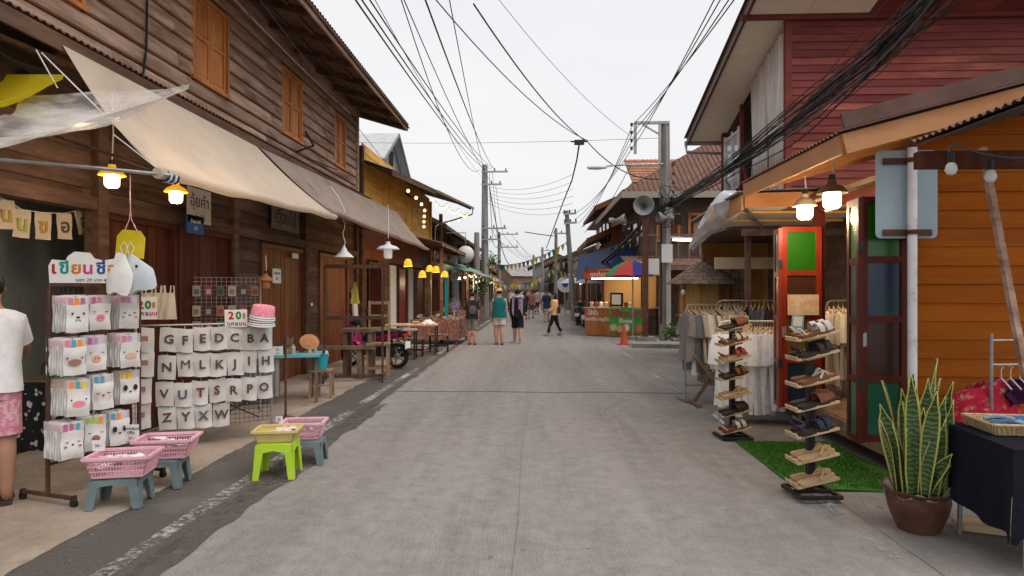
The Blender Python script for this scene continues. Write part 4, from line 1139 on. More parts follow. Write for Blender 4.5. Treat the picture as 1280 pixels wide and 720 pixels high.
face_mats = [mat('felt_pink', (.72, .24, .28), rough=.9), mat('felt_peach', (.70, .38, .22), rough=.9), mat('felt_coral', (.70, .18, .11), rough=.9), mat('felt_brown', (.30, .16, .10), rough=.9), mat('felt_navy', (.05, .05, .09), rough=.9)]
pen_cols = [(.62, .20, .28), (.75, .25, .05), (.10, .32, .42), (.75, .48, .05), (.45, .12, .25), (.35, .50, .12), (.5, .25, .5)]
pens = [mat('pen_%d' % i, c, rough=.4) for i, c in enumerate(pen_cols)]
PW, PH = .155, .225
def pouch_mesh(seed):
    rnd = random.Random(seed); ph = [rnd.uniform(0, 6) for _ in range(3)]
    return MB().slab(lambda u, v: Vector(((u - .5) * PW + .004 * math.sin(7 * v + ph[0]), -.012 * math.sin(3.14 * u) * math.sin(3.14 * v) + .006 * math.sin(v * 8 + ph[1]), -v * PH + .004 * math.sin(6 * u + ph[2]))), 6, 8, (0, .012, 0)).mesh('cloth', pouch_white, True)
pms = [pouch_mesh(i) for i in range(4)]
clearp = mat('sleeve_clear', (.8, .76, .76), rough=.2, alpha=.32)
def face_pouch(label, p, rz, k, kind, pen, group=None):
    t = thing('face_pouch', label, 'pouch', p, rz, group)
    place('cloth', pms[k % 4], t)
    sl = MB().slab(lambda u, v: Vector(((u - .5) * PW * 1.04, 0, .075 * (1 - v))), 2, 2, (0, .006, 0)).build('clear_sleeve', clearp, t, (0, .003, 0))
    for j, q in enumerate(pen):
        MB().box((0, 0, 0), (.03, .008, .07)).build('felt_pen', pens[q], t, (-.045 + .042 * j, .006, .022))
    if kind is not None:
        y = -.0185; f = MB()
        def disc(x, z, rx, rz_, m=0, n=14):
            f.add([(x + rx * math.cos(6.2832 * i / n), y - .001 * m, z + rz_ * math.sin(6.2832 * i / n)) for i in range(n)], [tuple(range(n))], m)
        if kind == 0:   # bear
            disc(-.04, -.07, .008, .010); disc(.04, -.07, .008, .010); disc(0, -.10, .014, .009); disc(-.012, -.125, .010, .003); disc(.012, -.125, .010, .003)
        elif kind == 1: # pig snout
            disc(0, -.12, .032, .030, 1); disc(-.011, -.12, .005, .009, 2); disc(.011, -.12, .005, .009, 2); disc(-.045, -.07, .012, .004); disc(.045, -.07, .012, .004)
        elif kind == 2: # wide beak
            disc(0, -.12, .045, .026, 1); disc(-.05, -.085, .007, .007); disc(.05, -.085, .007, .007)
        elif kind == 3: # panda
            disc(-.04, -.08, .018, .026); disc(.04, -.08, .018, .026); disc(0, -.115, .01, .008)
        elif kind == 4: # cat
            disc(-.04, -.085, .014, .004); disc(.04, -.085, .014, .004); disc(0, -.105, .009, .007); disc(-.05, -.12, .012, .009, 1); disc(.05, -.12, .012, .009, 1)
        f.build('printed_face', [ink, face_mats[(k * 3 + kind) % 4], mat('felt_dark_red', (.35, .06, .08), rough=.9)], t)
    return t
# inner table with patterned cloth
it = thing('inner_table', 'table under a black cloth with white motifs inside the shop', 'table', (-5.1, 6.5, .01))
MB().box((0, 0, .78), (.7, .9, .04)).build('table_top', wood_dusty, it)
for x in (-.3, .3):
    for y in (-.4, .4): MB().box((x, y, .38), (.05, .05, .76)).build('leg', wood_dusty, it)
motif = mat('cloth_motif', (.02, .02, .022), (.55, .52, .48), .9, 13, lo=.60, hi=.63, detail=1)
MB().slab(lambda u, v: Vector((-.37 + .74 * u, -.465 + .012 * math.sin(u * 22), .81 - .7 * v)), 20, 3, (0, .008, 0)).build('cloth', motif, it)
MB().slab(lambda u, v: Vector((.37 + .012 * math.sin(u * 22), -.46 + .92 * u, .81 - .7 * v)), 20, 3, (-.008, 0, 0)).build('cloth', motif, it)
tag(MB().slab(lambda u, v: Vector(((u - .5) * .3, -.05 * math.sin(3.14 * u), .3 * (1 - v) + .02 * math.sin(u * 14))), 10, 6, (0, .1, 0)).build('green_bag', cl('bag_green', (.12, .24, .05)), None, (-4.95, 6.3, .802), smooth=True), 'lime green bag on the black patterned cloth', 'bag')
# columns of pouches hung in rows: (row z, [(x along rack, n behind, kind, pens)])
kinds_l = ['bear', 'pig snout', 'wide coral beak', 'panda', 'sleepy cat']
rows = [(1.62, [(.20, 5, 0, (0, 1, 4)), (.46, 2, 1, (4, 0)), (.76, 4, 4, (0, 6))]), (1.28, [(.16, 6, 2, (0, 2, 1)), (.42, 2, 1, (4, 6)), (.76, 5, 2, (0, 6))]),
        (.94, [(.20, 6, 2, (1, 2, 3)), (.48, 3, 4, (2, 2)), (.78, 3, 3, (3, 3))]), (.60, [(.14, 6, 4, (4, 4, 2)), (.40, 3, 1, (5, 5, 1)), (.66, 3, 3, (2, 1))])]
MR = Matrix.Rotation(RZ, 3, 'Z')
PRZ = R(50)                                  # pouches swing on their hooks and face the street corner
for ri, (z, cols) in enumerate(rows):
    hook = MB()
    for ci, (x, n, kd, pn) in enumerate(cols):
        x *= .86
        base = RK + MR @ Vector((x, -.03, z))
        dirn = Vector((math.sin(PRZ), -math.cos(PRZ), 0))
        hook.bar((x, 0, z + .07), Vector((x, 0, z + .07)) + Matrix.Rotation(-RZ, 3, 'Z') @ (dirn * (.06 + .035 * n)), .005)
        side = Vector((math.cos(PRZ), math.sin(PRZ), 0))
        for j in range(n + 1):
            last = j == n
            p = base + dirn * (.04 + .030 * j) + side * (.012 * (j - n)) + Vector((0, 0, random.uniform(-.008, .006)))
            ord_ = ['top', 'second', 'third', 'lowest'][ri]
            if last:
                face_pouch('white %s pouch with pens, %s row of wire rack, %s' % (kinds_l[kd], ord_, ['beside dark post', 'middle hook', 'hook farthest from post'][ci]), p, PRZ + random.uniform(-.06, .06), ri * 3 + ci, kd, pn)
            else:
                face_pouch('white cotton pouch hanging behind others on the wire rack', p, PRZ + random.uniform(-.08, .08), j, None, (pn[0],), 'pouches stacked on hooks')
    hook.build('hook_rail', metal_grey, rk)
# cut-out name board on top
def thai_board():
    c = RK + MR @ Vector((.42, 0, 1.80))
    t = thing('name_board', 'white cut-out board with rainbow Thai lettering on top of the wire rack', 'sign', c, R(32)); t.scale = (.80,) * 3
    pts = [(-.42, 0), (.42, 0), (.42, .14), (.40, .24), (.34, .27), (.26, .26), (.24, .34), (.18, .34), (.16, .27), (.06, .25), (-.02, .27), (-.06, .33), (-.20, .34), (-.26, .29), (-.28, .24), (-.40, .25), (-.43, .18)]
    MB().prism([(x, .008, z) for x, z in pts], (0, -.012, 0)).build('board', paper, t)
    cols = [red_i, mat('ink_teal', (.02, .28, .26), rough=.8), org_i, pnk_i, blu_i, org_i, pur_i, red_i]
    for i, (chh, x) in enumerate(zip(['เ', 'ขี', 'ย', 'น', 'ชื่', 'อ', 'ฟ', 'รี'], [-.385, -.29, -.185, -.08, .04, .145, .245, .35])):
        text(chh, .17, cols[i], t, (x, -.007, .155), bold=.005)
    text('แจก 29 บาท 4 ชิ้น 100', .05, ink, t, (.03, -.007, .032))
thai_board()
# hanging yellow cushion tag and two drawstring bags
yt = thing('yellow_tag', 'yellow rounded cloth tag hanging by pink strings above the white bags', 'tag', PY(163, 305, 5.5))
def rr(u, v):
    x = (u - .5) * (.235 if v > .25 else .235 * (.62 + 1.5 * v)); return Vector((x, -.012 * math.sin(3.14 * u) * math.sin(3.14 * v), .125 - .25 * v))
MB().slab(rr, 12, 12, (0, .012, 0)).build('cloth', mat('felt_yellow', (.68, .52, .02), (.74, .58, .04), .9, 6, bump=.3, c3=(.55, .42, .03), s3=5), yt, rot=(0, R(4), R(12)), smooth=True)
MB().tube([(-.06, 0, .1), (-.01, 0, .22), (0, 0, .30), (0, 0, .62)], .004, 5).build('cord', plast_pink, yt); MB().tube([(.07, 0, .1), (.01, 0, .22), (0, 0, .30)], .004, 5).build('cord', plast_pink, yt)
def drawbag(label, c, rz, m, w, h, tilt, face=False):
    t = thing('drawstring_bag', label, 'bag', c, rz)
    def f(u, v):
        a = 2 * math.pi * u; v = v + .0; r = (.10 + .90 * min(1, v * 1.9)) * (1 - .10 * max(0, v - .8) * 5)
        return Vector((math.cos(a) * w / 2 * r, math.sin(a) * w * .20 * r * (1.1 - .5 * v), -h * v + .012 * math.sin(a * 4 + 2) * v)) * (1 + .035 * math.sin(a * 7 + 5 * v) * (1 - .6 * v))
    o = MB().slab(f, 26, 10, (0, 0, -.003)); vs = [f(i / 26, 1) for i in range(26)]; o.add(vs, [tuple(range(26))])
    o.build('cloth', m, t, rot=(0, tilt, 0), smooth=True)
    MB().tube([(-.01, 0, 0), (-.03, 0, .06), (0, 0, .11), (.03, 0, .06), (.01, 0, 0)], .004, 5).build('cord', white_cl, t)
    if face:
        for x, z, rx, rz_ in ((.035, -.12, .012, .014), (-.055, -.16, .014, .010), (-.055, -.18, .018, .004)):
            g = MB().add([(x + rx * math.cos(6.28 * i / 12), -.058, z + rz_ * math.sin(6.28 * i / 12)) for i in range(12)], [tuple(range(12))])
            g.build('printed_face', ink, t, rot=(0, tilt, 0))
drawbag('plain white drawstring bag hung beneath the yellow tag', PY(155, 318, 5.25), R(15), white_cl, .20, .34, R(8))
drawbag('pale blue drawstring bag with a bear face beneath the yellow tag', PY(163, 318, 5.32), R(15), mat('cloth_pale_blue', (.48, .53, .56), (.58, .62, .65), .9, 5, bump=.4), .28, .33, R(-16), True)

# ------------------------------------------------------------------ letter pouch rack
LA, LB = Vector((-4.32, 6.55, .01)), Vector((-3.13, 7.25, .01))
ld = (LB - LA); LL = ld.length; LZ = math.atan2(ld.y, ld.x)
lr = thing('letter_rack', 'low wire grid panel hung with alphabet pouches', 'display rack', LA, LZ)
gm = MB()
for i in range(29): gm.bar((LL * i / 28, .012, .20), (LL * i / 28, .012, 1.33), .004)
for i in range(24): gm.bar((0, .012, .20 + 1.13 * i / 23), (LL, .012, .20 + 1.13 * i / 23), .004)
gm.build('wire_grid', metal_blk, lr)
fr = MB(); fr.tube([(0, .012, 1.34), (LL, .012, 1.34)], .012, 8)
for x in (0, LL):
    fr.tube([(x, .012, .03), (x, .012, 1.34)], .011, 8); fr.bar((x, -.2, .014), (x, .22, .014), .03, .026)
fr.build('frame', metal_grey, lr)
fr = MB(); fr.bar((LL * .55, .02, .50), (LL * .9, .03, .24), .012); fr.bar((LL * .55, .03, .24), (LL * .9, .02, .50), .012); fr.build('brace', metal_blk, lr)
card_m = mat('pouch_card_white', (.50, .475, .46), (.59, .565, .55), .55, 6, bump=.2, rnd=.07)
let_m = mat('letter_brown', (.085, .055, .045), (.12, .08, .065), .8, 12); let_r = mat('letter_maroon', (.16, .045, .035), rough=.8); let_b = mat('letter_slate', (.09, .11, .14), rough=.8)
LR = Matrix.Rotation(LZ, 3, 'Z')
lrows = [('GFEDCBA', 1.31, .245), ('NMLKJIH', 1.03, .245), ('VUTSRPO', .72, .22), ('ZYXW', .46, .10)]
pme = [MB().slab(lambda u, v, s=s: Vector(((u - .5) * (.172 + .006 * math.sin(4 * v + s)), -.018 * math.sin(3.14 * u) * (.4 + v) + .008 * math.sin(6 * v + s + 3 * u), -.262 * v + .006 * math.sin(5 * u + s))), 5, 6, (0, .02, 0)).mesh('cloth', card_m, True) for s in range(4)]
for s_, z, x0 in lrows:
    for i, chh in enumerate(s_):
        x = x0 + .06 + (LL - x0 - .12) * (i / 6.15) if len(s_) == 7 else .30 + i * .175
        p = LA + LR @ Vector((x + random.uniform(-.012, .012), -.035, z + random.uniform(-.018, .012)))
        for b_ in range(2):
            q = p + LR @ Vector((-.012 * b_ + .006, .012 * b_ + .0, .006 * b_))
            if b_ == 0:
                t = thing('letter_pouch', 'white pouch with a big letter %s on the low grid panel' % chh, 'pouch', q, LZ + random.uniform(-.12, .06))
                place('cloth', pme[(i + b_) % 4], t, (0, 0, 0), (R(-3), random.uniform(-.05, .05), 0))
                text(chh, .135, let_r if chh in 'TSZ' else let_b if chh in 'UX' else let_m, t, (0, -.036, -.13), bold=.0 if chh == 'M' else .0035, depth=.002)
                MB().tube([(0, 0, .0), (0, .01, .025), (0, .03, .03)], .003, 4).build('hook', metal_grey, t)
for i, (u, v) in enumerate([(181, 425), (181, 455), (178, 488), (177, 520)]):
    p = PY(u, v - 15, 6.45)
    t = thing('letter_pouch', '%s unlettered white pouch at the low grid panel end beside the wire rack' % ['topmost', 'second', 'third', 'lowest'][i], 'pouch', p, LZ, 'plain pouches at panel end')
    place('cloth', pme[i % 4], t); MB().box((0, -.024, -.11), (.06, .003, .05)).build('printed_patch', face_mats[3], t)
c20 = [('2', red_i, -.055), ('0', grn_i, .03), ('฿', org_i, .10)]
def card20(label, p, rz, w=.26, h=.20):
    o = MB().box((0, 0, 0), (w, .005, h)).build('price_card', paper, None, p, (.08, 0, rz)); tag(o, label, 'card')
    for chh, m_, dx in c20: text(chh, .12 if chh != '฿' else .07, m_, o, (dx * w / .26, -.005, .03), bold=.004)
    for k, chh in enumerate(['ทุ', 'ก', 'แ', 'บ', 'บ']): text(chh, .06, [org_i, grn_i, blu_i, red_i, pnk_i][k], o, (-.085 * w / .26 + .042 * k, -.005, -.06), bold=.002)
card20('white card reading 20 baht in bright letters against the canvas totes', PY(182, 385, 6.5), R(18), .22, .24)
card20('white card reading 20 baht on the panel rail beside the striped hats', PY(295, 398, 7.0) , R(15), .24, .20)
tot = mat('canvas_tote', (.50, .43, .34), (.60, .53, .43), .9, 6, bump=.4, rnd=.08)
for i, (u, w) in enumerate([(186, .20), (198, .18), (209, .17)]):
    def f(a, b, w=w, i=i): return Vector(((a - .5) * w * (.82 + .3 * b), -.02 * math.sin(3.14 * a) + .008 * math.sin(a * 12 + i + 3 * b), -.30 * b))
    t = thing('tote_bag', 'folded beige canvas tote hanging behind the letter pouches', 'bag', PY(u, 366, 6.85 + .02 * i), R(20), 'canvas totes')
    MB().slab(f, 10, 8, (0, .03, 0)).build('cloth', tot, t, smooth=True)
    for s in (-.05, .05): MB().tube([(s - .02, .01, -.01), (s - .015, .01, .08), (s + .015, .01, .08), (s + .02, .01, -.01)], .007, 5).build('strap', tot, t)
# ------------------------------------------------------------------ goods further along the left shopfronts
hat_p = mat('straw_pink_weave', (.62, .15, .24), (.76, .36, .42), .8, 60, bump=.6, lo=.42, hi=.58)
def woven_hat(label, p, tilt, stripe):
    t = thing('woven_basket', label, 'basket', p, 0)
    MB().lathe([(.001, .15), (.115, .15), (.12, .145), (.135, .0)], 22).build('body', hat_p, t, rot=tilt, smooth=True)
    for i, m_ in enumerate(stripe):
        r = .1345 + .0030 * (i + 1)
        MB().lathe([(r - .002, .036 - i * .012), (r, .034 - i * .012), (r + .001, .024 - i * .012)], 22).build('band', m_, t, rot=tilt, smooth=True)
hb = PY(327, 404, 7.02)
wht = mat('straw_white', (.7, .68, .65), rough=.8); tql = mat('straw_teal', (.05, .30, .36), rough=.8); blu = mat('straw_blue', (.04, .08, .4), rough=.8); grn = mat('straw_green', (.08, .4, .15), rough=.8)
woven_hat('pink woven basket with blue and green bands, lower of the upturned pair', hb, (R(4), R(6), 0), [wht, blu, wht, grn, wht])
woven_hat('plain pink woven basket with white rim, upper of the upturned pair', hb + Vector((.008, -.002, .052)), (R(4), R(10), 0), [wht, tql, wht])
# tall narrow grid with trinkets
TG = Vector((-4.42, 8.72, .01))
tg = thing('trinket_rack', 'tall wire grid stand hung with small packets beside the reddish doors', 'display rack', TG, R(28))
g = MB()
for i in range(15): g.bar((-.45 + .9 * i / 14, 0, .1), (-.45 + .9 * i / 14, 0, 1.9), .004)
for i in range(32): g.bar((-.45, 0, .1 + 1.8 * i / 31), (.45, 0, .1 + 1.8 * i / 31), .004)
g.build('wire_grid', metal_grey, tg)
f = MB()
for x in (-.45, .45): f.bar((x, 0, 0), (x, 0, 1.92), .02); f.bar((x, -.2, .012), (x, .2, .012), .03, .022)
f.build('frame', metal_grey, tg)
tri = [mat('trinket_%d' % i, c, rough=.5) for i, c in enumerate([(.42, .35, .30), (.30, .08, .10), (.12, .16, .14), (.5, .45, .4), (.10, .08, .07), (.35, .2, .12)])]
MT = Matrix.Rotation(R(28), 3, 'Z')
rnd = random.Random(5)
for r_, z in enumerate((1.78, 1.5, 1.28, 1.08)):
    for c_ in range(6):
        x = -.38 + .15 * c_
        p = TG + MT @ Vector((x, -.03, z)); k = (r_ * 3 + c_) % 6
        o = MB().box((0, 0, -.07), (.10, .02, .15)).box((0, -.012, -.08), (.06, .012, .07), m=1).build('trinket_packet', [tri[k], tri[(k + 2) % 6]], None, p, (0, 0, R(28) + rnd.uniform(-.1, .1)))
        tag(o, 'small trinket packet hanging on the tall wire stand', 'packet', 'trinket packets')
# terracotta bell lamp
# rusty post on a disc base
pb = thing('rusty_post', 'thin rusty post on a flat disc base by the blue craft table', 'post', G(357, 523, .012))
MB().cyl((0, 0, .02), (0, 0, 1.15), .017, 8).build('pole', metal_rust, pb); MB().lathe([(.001, .035), (.05, .032), (.12, .012), (.125, 0)], 18).build('base', metal_rust, pb, smooth=True)
# blue craft table
CT = Vector((-3.93, 9.55, .01)); crz = R(15)
ct = thing('craft_table', 'turquoise-topped table with corrugated front crowded with craft pieces', 'table', CT, crz)
teal_p = mat('table_turquoise', (.10, .36, .42), (.16, .44, .5), .6, 4, bump=.1, c3=(.25, .42, .42), s3=3)
MB().box((0, 0, .72), (1.1, .62, .04)).build('table_top', teal_p, ct)
mb = MB(); corrugated(mb, (-.52, -.27, .70), (1, 0, 0), (0, 0, -1), .5, .58, .076, .01); mb.build('front_panel', mat('tin_panel', (.20, .20, .20), (.28, .27, .26), .5, 3), ct, smooth=True)
for x in (-.5, .5):
    for y in (-.25, .25): MB().box((x, y, .35), (.045, .045, .70)).build('leg', wood_dusty, ct)
MC = Matrix.Rotation(crz, 3, 'Z')
rnd = random.Random(11)
for i in range(10):
    p = CT + MC @ Vector((-.45 + .1 * i, rnd.uniform(-.18, .2), .742)); hgt = rnd.uniform(.07, .16)
    o = MB().lathe([(.001, 0), (.035, 0), (.04, hgt * .7), (.022, hgt * .85), (.024, hgt), (.001, hgt)], 12).build('paint_jar', tri[i % 6], None, p, smooth=True)
    tag(o, 'small jar standing on the turquoise craft table', 'jar', 'jars on the craft table')
o = MB(); o.lathe([(.001, 0), (.06, 0), (.07, .10), (.066, .10), (.055, .012), (.001, .012)], 14)
for i in range(8): o.tube([(.02 * math.cos(i), .02 * math.sin(i), .02), (.05 * math.cos(i * 1.3), .05 * math.sin(i * 1.3), .22 + .02 * (i % 3))], .006, 5)
tag(o.build('brush_pot', wood_plain, None, CT + MC @ Vector((.1, -.1, .742)), smooth=True), 'pot of paint brushes on the turquoise craft table', 'pot')
p = CT + MC @ Vector((.38, -.02, .742))
o = MB(); o.lathe([(.001, -.012), (.10, -.01), (.15, 0), (.10, .01), (.001, .012)], 20, (0, 0, .17), sy=.8, rot=(R(80), R(12), 0)); o.lathe([(.04, 0), (.03, .04), (.02, .06)], 10)
tag(o.build('painted_fan', mat('fan_terracotta', (.46, .17, .07), (.55, .30, .15), .7, 22), None, p, (0, 0, R(20)), smooth=True), 'round terracotta-painted wooden fan propped on the craft table', 'fan')
wall_sign('price_card', 'small white card with symbols standing on the craft table', CT + MC @ Vector((-.05, -.24, .80)), .13, .14, paper, [('25.-', .05, ink, .02), ('ราคา', .035, ink, -.035)], R(15), 'card', .004)
BS = Vector(G(402, 496, .01)); bs = thing('wooden_stool', 'small plain wooden stool carrying a turquoise bucket', 'stool', BS, R(10))
MB().box((0, 0, .43), (.36, .30, .03)).build('seat', wood_plain, bs)
for x in (-.15, .15):
    for y in (-.12, .12): MB().bar((x * 1.1, y * 1.1, 0), (x, y, .42), .035).build('leg', wood_plain, bs)
MB().box((0, -.125, .2), (.28, .02, .03)).build('rung', wood_plain, bs)
bk = thing('bucket', 'turquoise plastic bucket on a small wooden stool', 'bucket', BS + Vector((-.02, 0, .446)))
MB().lathe([(.001, .004), (.10, .004), (.135, .23), (.142, .235), (.13, .235), (.097, .014), (.001, .014)], 20).build('body', mat('plastic_turquoise', (.03, .33, .42), rough=.4), bk, smooth=True)
MB().tube([(-.138, 0, .22), (-.09, .03, .30), (0, .04, .33), (.09, .03, .30), (.138, 0, .22)], .004, 5).build('handle', metal_grey, bk)
for i in range(3):
    o = MB().tube([(0, 0, 0), (.05 * (i - 1), .02, .22)], .009, 6).box((.055 * (i - 1), .022, .235), (.04, .02, .05)).build('paint_brush', [face_mats[2], wood_plain, paper][i], None, BS + Vector((-.02 + .04 * (i - 1), 0, .48))); tag(o, 'paint brush standing in the turquoise bucket', 'brush', 'brushes in the bucket')
# metal frame and timber furniture
MF = Vector((-3.98, 11.55, .012)); mfe = Vector((-2.95, 11.8, .012)); mz = math.atan2(mfe.y - MF.y, mfe.x - MF.x); ml = (mfe - MF).length
mf = thing('metal_frame', 'empty rust-brown metal display frame on casters under the awnings', 'frame', MF, mz)
for x in (0, ml): MB().box((x, 0, 1.13), (.04, .04, 2.1)).build('post', metal_rust, mf)
for z in (2.16, 1.19): MB().box((ml / 2, .002, z), (ml - .04, .035, .07)).build('rail', metal_rust, mf)
MB().box((ml / 2, 0, .09), (ml + .06, .05, .04)).build('rail', metal_rust, mf)
for x in (0, ml):
    MB().box((x, 0, .135), (.05, .6, .04)).build('foot', metal_rust, mf)
    for y in (-.27, .27):
        c = MB(); c.cyl((-.015, 0, .035), (.015, 0, .035), .035, 12); c.box((0, 0, .085), (.03, .03, .05)); c.build('caster', metal_blk, mf, (x, y, 0))
wt = thing('timber_table', 'rough square timber table beside the metal frame', 'table', (-3.55, 12.35, .012), R(5))
MB().box((0, 0, .92), (.62, .55, .06)).build('table_top', wood_dusty, wt)
for x in (-.24, .24):
    for y in (-.2, .2): MB().box((x, y, .45), (.075, .075, .89)).build('leg', wood_dusty, wt)
wb = thing('timber_bench', 'long low timber bench with slab top behind the metal frame', 'bench', (-3.75, 12.0, .012), R(5))
MB().box((0, 0, .60), (1.25, .34, .055)).build('seat', wood_dusty, wb)
for x in (-.5, .3): MB().bar((x * 1.08, 0, 0), (x, 0, .575), .10, .26, up=(0, 1, 0)).build('leg', wood_dusty, wb)
wc = thing('ladder_chair', 'tall ladder-backed wooden chair by the scooter', 'chair', (-3.12, 12.15, .012), R(8))
for x in (-.19, .19):
    MB().box((x, .17, .75), (.04, .04, 1.5)).build('post', wood_plain, wc); MB().box((x, -.17, .32), (.04, .04, .64)).build('leg', wood_plain, wc)
MB().box((0, 0, .66), (.44, .42, .04)).build('seat', wood_plain, wc)
for z in (.95, 1.2, 1.46): MB().box((0, .17, z), (.34, .025, .06)).build('slat', wood_plain, wc)
for z in (.2,): MB().box((0, -.17, z), (.34, .025, .04)).build('rung', wood_plain, wc); MB().box((0, .17, z), (.34, .025, .04)).build('rung', wood_plain, wc)
yc = MB().slab(lambda u, v: Vector(((u - .5) * .19 * (.25 + .9 * v), .03 * math.sin(7 * u) * (1 - .5 * v), -.46 * v)), 10, 8, (0, .01, 0)).build('cleaning_cloth', cl('cloth_ochre', (.34, .26, .05)), None, PY(444, 352, 12.9), (0, 0, R(40)), smooth=True)
tag(yc, 'mustard cloth hanging from a wall hook beside the board door', 'cloth')
sb_ = MB().box((0, 0, .85), (.05, .32, 1.7)).build('leaning_board', enamel, None, (-4.62, 15.95, .012), (0, R(-4), 0)); tag(sb_, 'pale grey board leaning on the wall under the mustard cloth', 'board')

# ------------------------------------------------------------------ scooter
def scooter(label, loc, rz, body_c, sc=1.0, group=None):
    t = thing('motor_scooter', label, 'scooter', loc, rz, group); t.scale = (sc,) * 3
    blk = mat('scooter_black', (.018, .018, .02), rough=.35); rub = mat('rubber', (.014, .014, .014), (.03, .028, .026), .85, 20)
    # length along x: rear at -x, front +x
    for x in (-.60, .62):
        w = MB()
        for a, b, r0, r1 in ():
            pass
        prof = [(.20, -.045), (.26, -.045), (.275, -.02), (.278, 0), (.275, .02), (.26, .045), (.20, .045)]
        w.lathe(prof, 24, rot=(R(90), 0, 0)); wo_ = w.build('wheel', rub, t, (x, 0, .278), smooth=True)
        h_ = MB(); h_.lathe([(.205, -.03), (.205, .03)], 20, rot=(R(90), 0, 0)); h_.cyl((0, -.06, 0), (0, .06, 0), .04, 10)
        for i in range(5):
            a = i * 1.2566; h_.bar((.03 * math.cos(a), 0, .03 * math.sin(a)), (.20 * math.cos(a), 0, .20 * math.sin(a)), .025, .03)
        h_.build('rim', metal_grey, wo_)
    bd = MB()
    def tail(u, v):
        x = -.78 + 1.0 * u; a = (v - .5) * 3.6
        wv = .15 * math.sin(max(.12, min(1, u * 1.2 + .25)) * 1.5); hh = .13 + .06 * math.sin(u * 3)
        return Vector((x, wv * math.sin(a), .62 + .10 * (1 - u) + hh * math.cos(a) * .8))
    bd.slab(tail, 12, 12, (0, 0, -.01)); bd.build('body', blk, t, smooth=True)
    for s in (-1, 1): MB().slab(lambda u, v: Vector((-.70 + .62 * u, s * (.145 + .012 * math.sin(v * 3.1)), .60 + .08 * (1 - u) + .13 * v * (1 - .4 * u))), 8, 4, (0, s * .012, 0)).build('side_panel', body_c, t, smooth=True)
    MB().slab(lambda u, v: Vector((-.62 + .78 * u, (v - .5) * (.30 - .08 * u) , .80 + .03 * math.sin(u * 7) + .05 * (1 - u) - .10 * abs(v - .5))), 12, 8, (0, 0, -.07)).build('seat', blk, t, smooth=True)
    MB().slab(lambda u, v: Vector((.42 + .18 * u + .06 * math.cos((v - .5) * 3), (v - .5) * .40, .42 + .55 * u)), 8, 8, (.02, 0, 0)).build('leg_shield', body_c, t, smooth=True)
    MB().box((.22, 0, .30), (.45, .28, .05)).build('footboard', blk, t)
    MB().slab(lambda u, v: Vector((.62 + .30 * math.sin((u - .5) * 2.2), (v - .5) * .12, .278 + .31 * math.cos((u - .5) * 2.2))), 10, 4, (0, 0, .012)).build('fender', body_c, t, smooth=True)
    MB().slab(lambda u, v: Vector((-.60 - .31 * math.sin((u - .2) * 1.8), (v - .5) * .14, .278 + .32 * math.cos((u - .2) * 1.8))), 10, 4, (0, 0, .012)).build('fender', blk, t, smooth=True)
    fk = MB()
    for s in (-.07, .07): fk.cyl((.62, s, .278), (.50, s, .95), .018, 8)
    fk.build('fork', metal_grey, t)
    hd = MB(); hd.lathe([(.001, -.10), (.11, -.07), (.13, 0), (.10, .07), (.001, .09)], 14, (.47, 0, 1.0), sx=.8); hd.tube([(.40, -.34, 1.03), (.44, -.2, 1.03), (.46, 0, 1.0), (.44, .2, 1.03), (.40, .34, 1.03)], .014, 6); hd.build('handlebar', blk, t, smooth=True)
    for s in (-1, 1):
        mr = MB(); mr.tube([(.44, .22 * s, 1.03), (.42, .28 * s, 1.20)], .007, 5); mr.lathe([(.001, -.012), (.05, -.008), (.055, .008), (.001, .012)], 12, (.42, .29 * s, 1.24), rot=(0, R(90), 0)); mr.build('mirror', blk, t, smooth=True)
    MB().box((-.80, 0, .74), (.05, .20, .07)).build('tail_light', mat('tail_red', (.45, .02, .02), rough=.25), t)
    MB().box((-.86, 0, .52), (.012, .20, .16)).build('number_plate', paper, t, rot=(0, 0, 0))
    MB().box((.60, 0, 1.0), (.02, .13, .09)).build('headlight', glass_dk, t)
    ex = MB(); ex.tube([(-.15, -.17, .25), (-.4, -.19, .26), (-.85, -.20, .34)], [.03, .055, .06], 10); ex.build('exhaust', mat('exhaust', (.10, .10, .10), rough=.35, metal=.7), t, smooth=True)
    MB().box((-.3, 0, .36), (.5, .20, .22)).build('engine', metal_blk, t)
    MB().tube([(-.45, .14, .80), (-.7, .15, .88), (-.84, .08, .89), (-.84, -.08, .89), (-.7, -.15, .88), (-.45, -.14, .80)], .013, 6).build('grab_rail', metal_grey, t)
    MB().tube([(-.1, .1, .25), (-.12, .24, .012)], .012, 6).build('kickstand', metal_blk, t)
    return t
scooter('black and magenta motor scooter parked nose-in behind the timber furniture', (-3.62, 13.75, .012), R(160), mat('scooter_magenta', (.30, .012, .09), rough=.25))

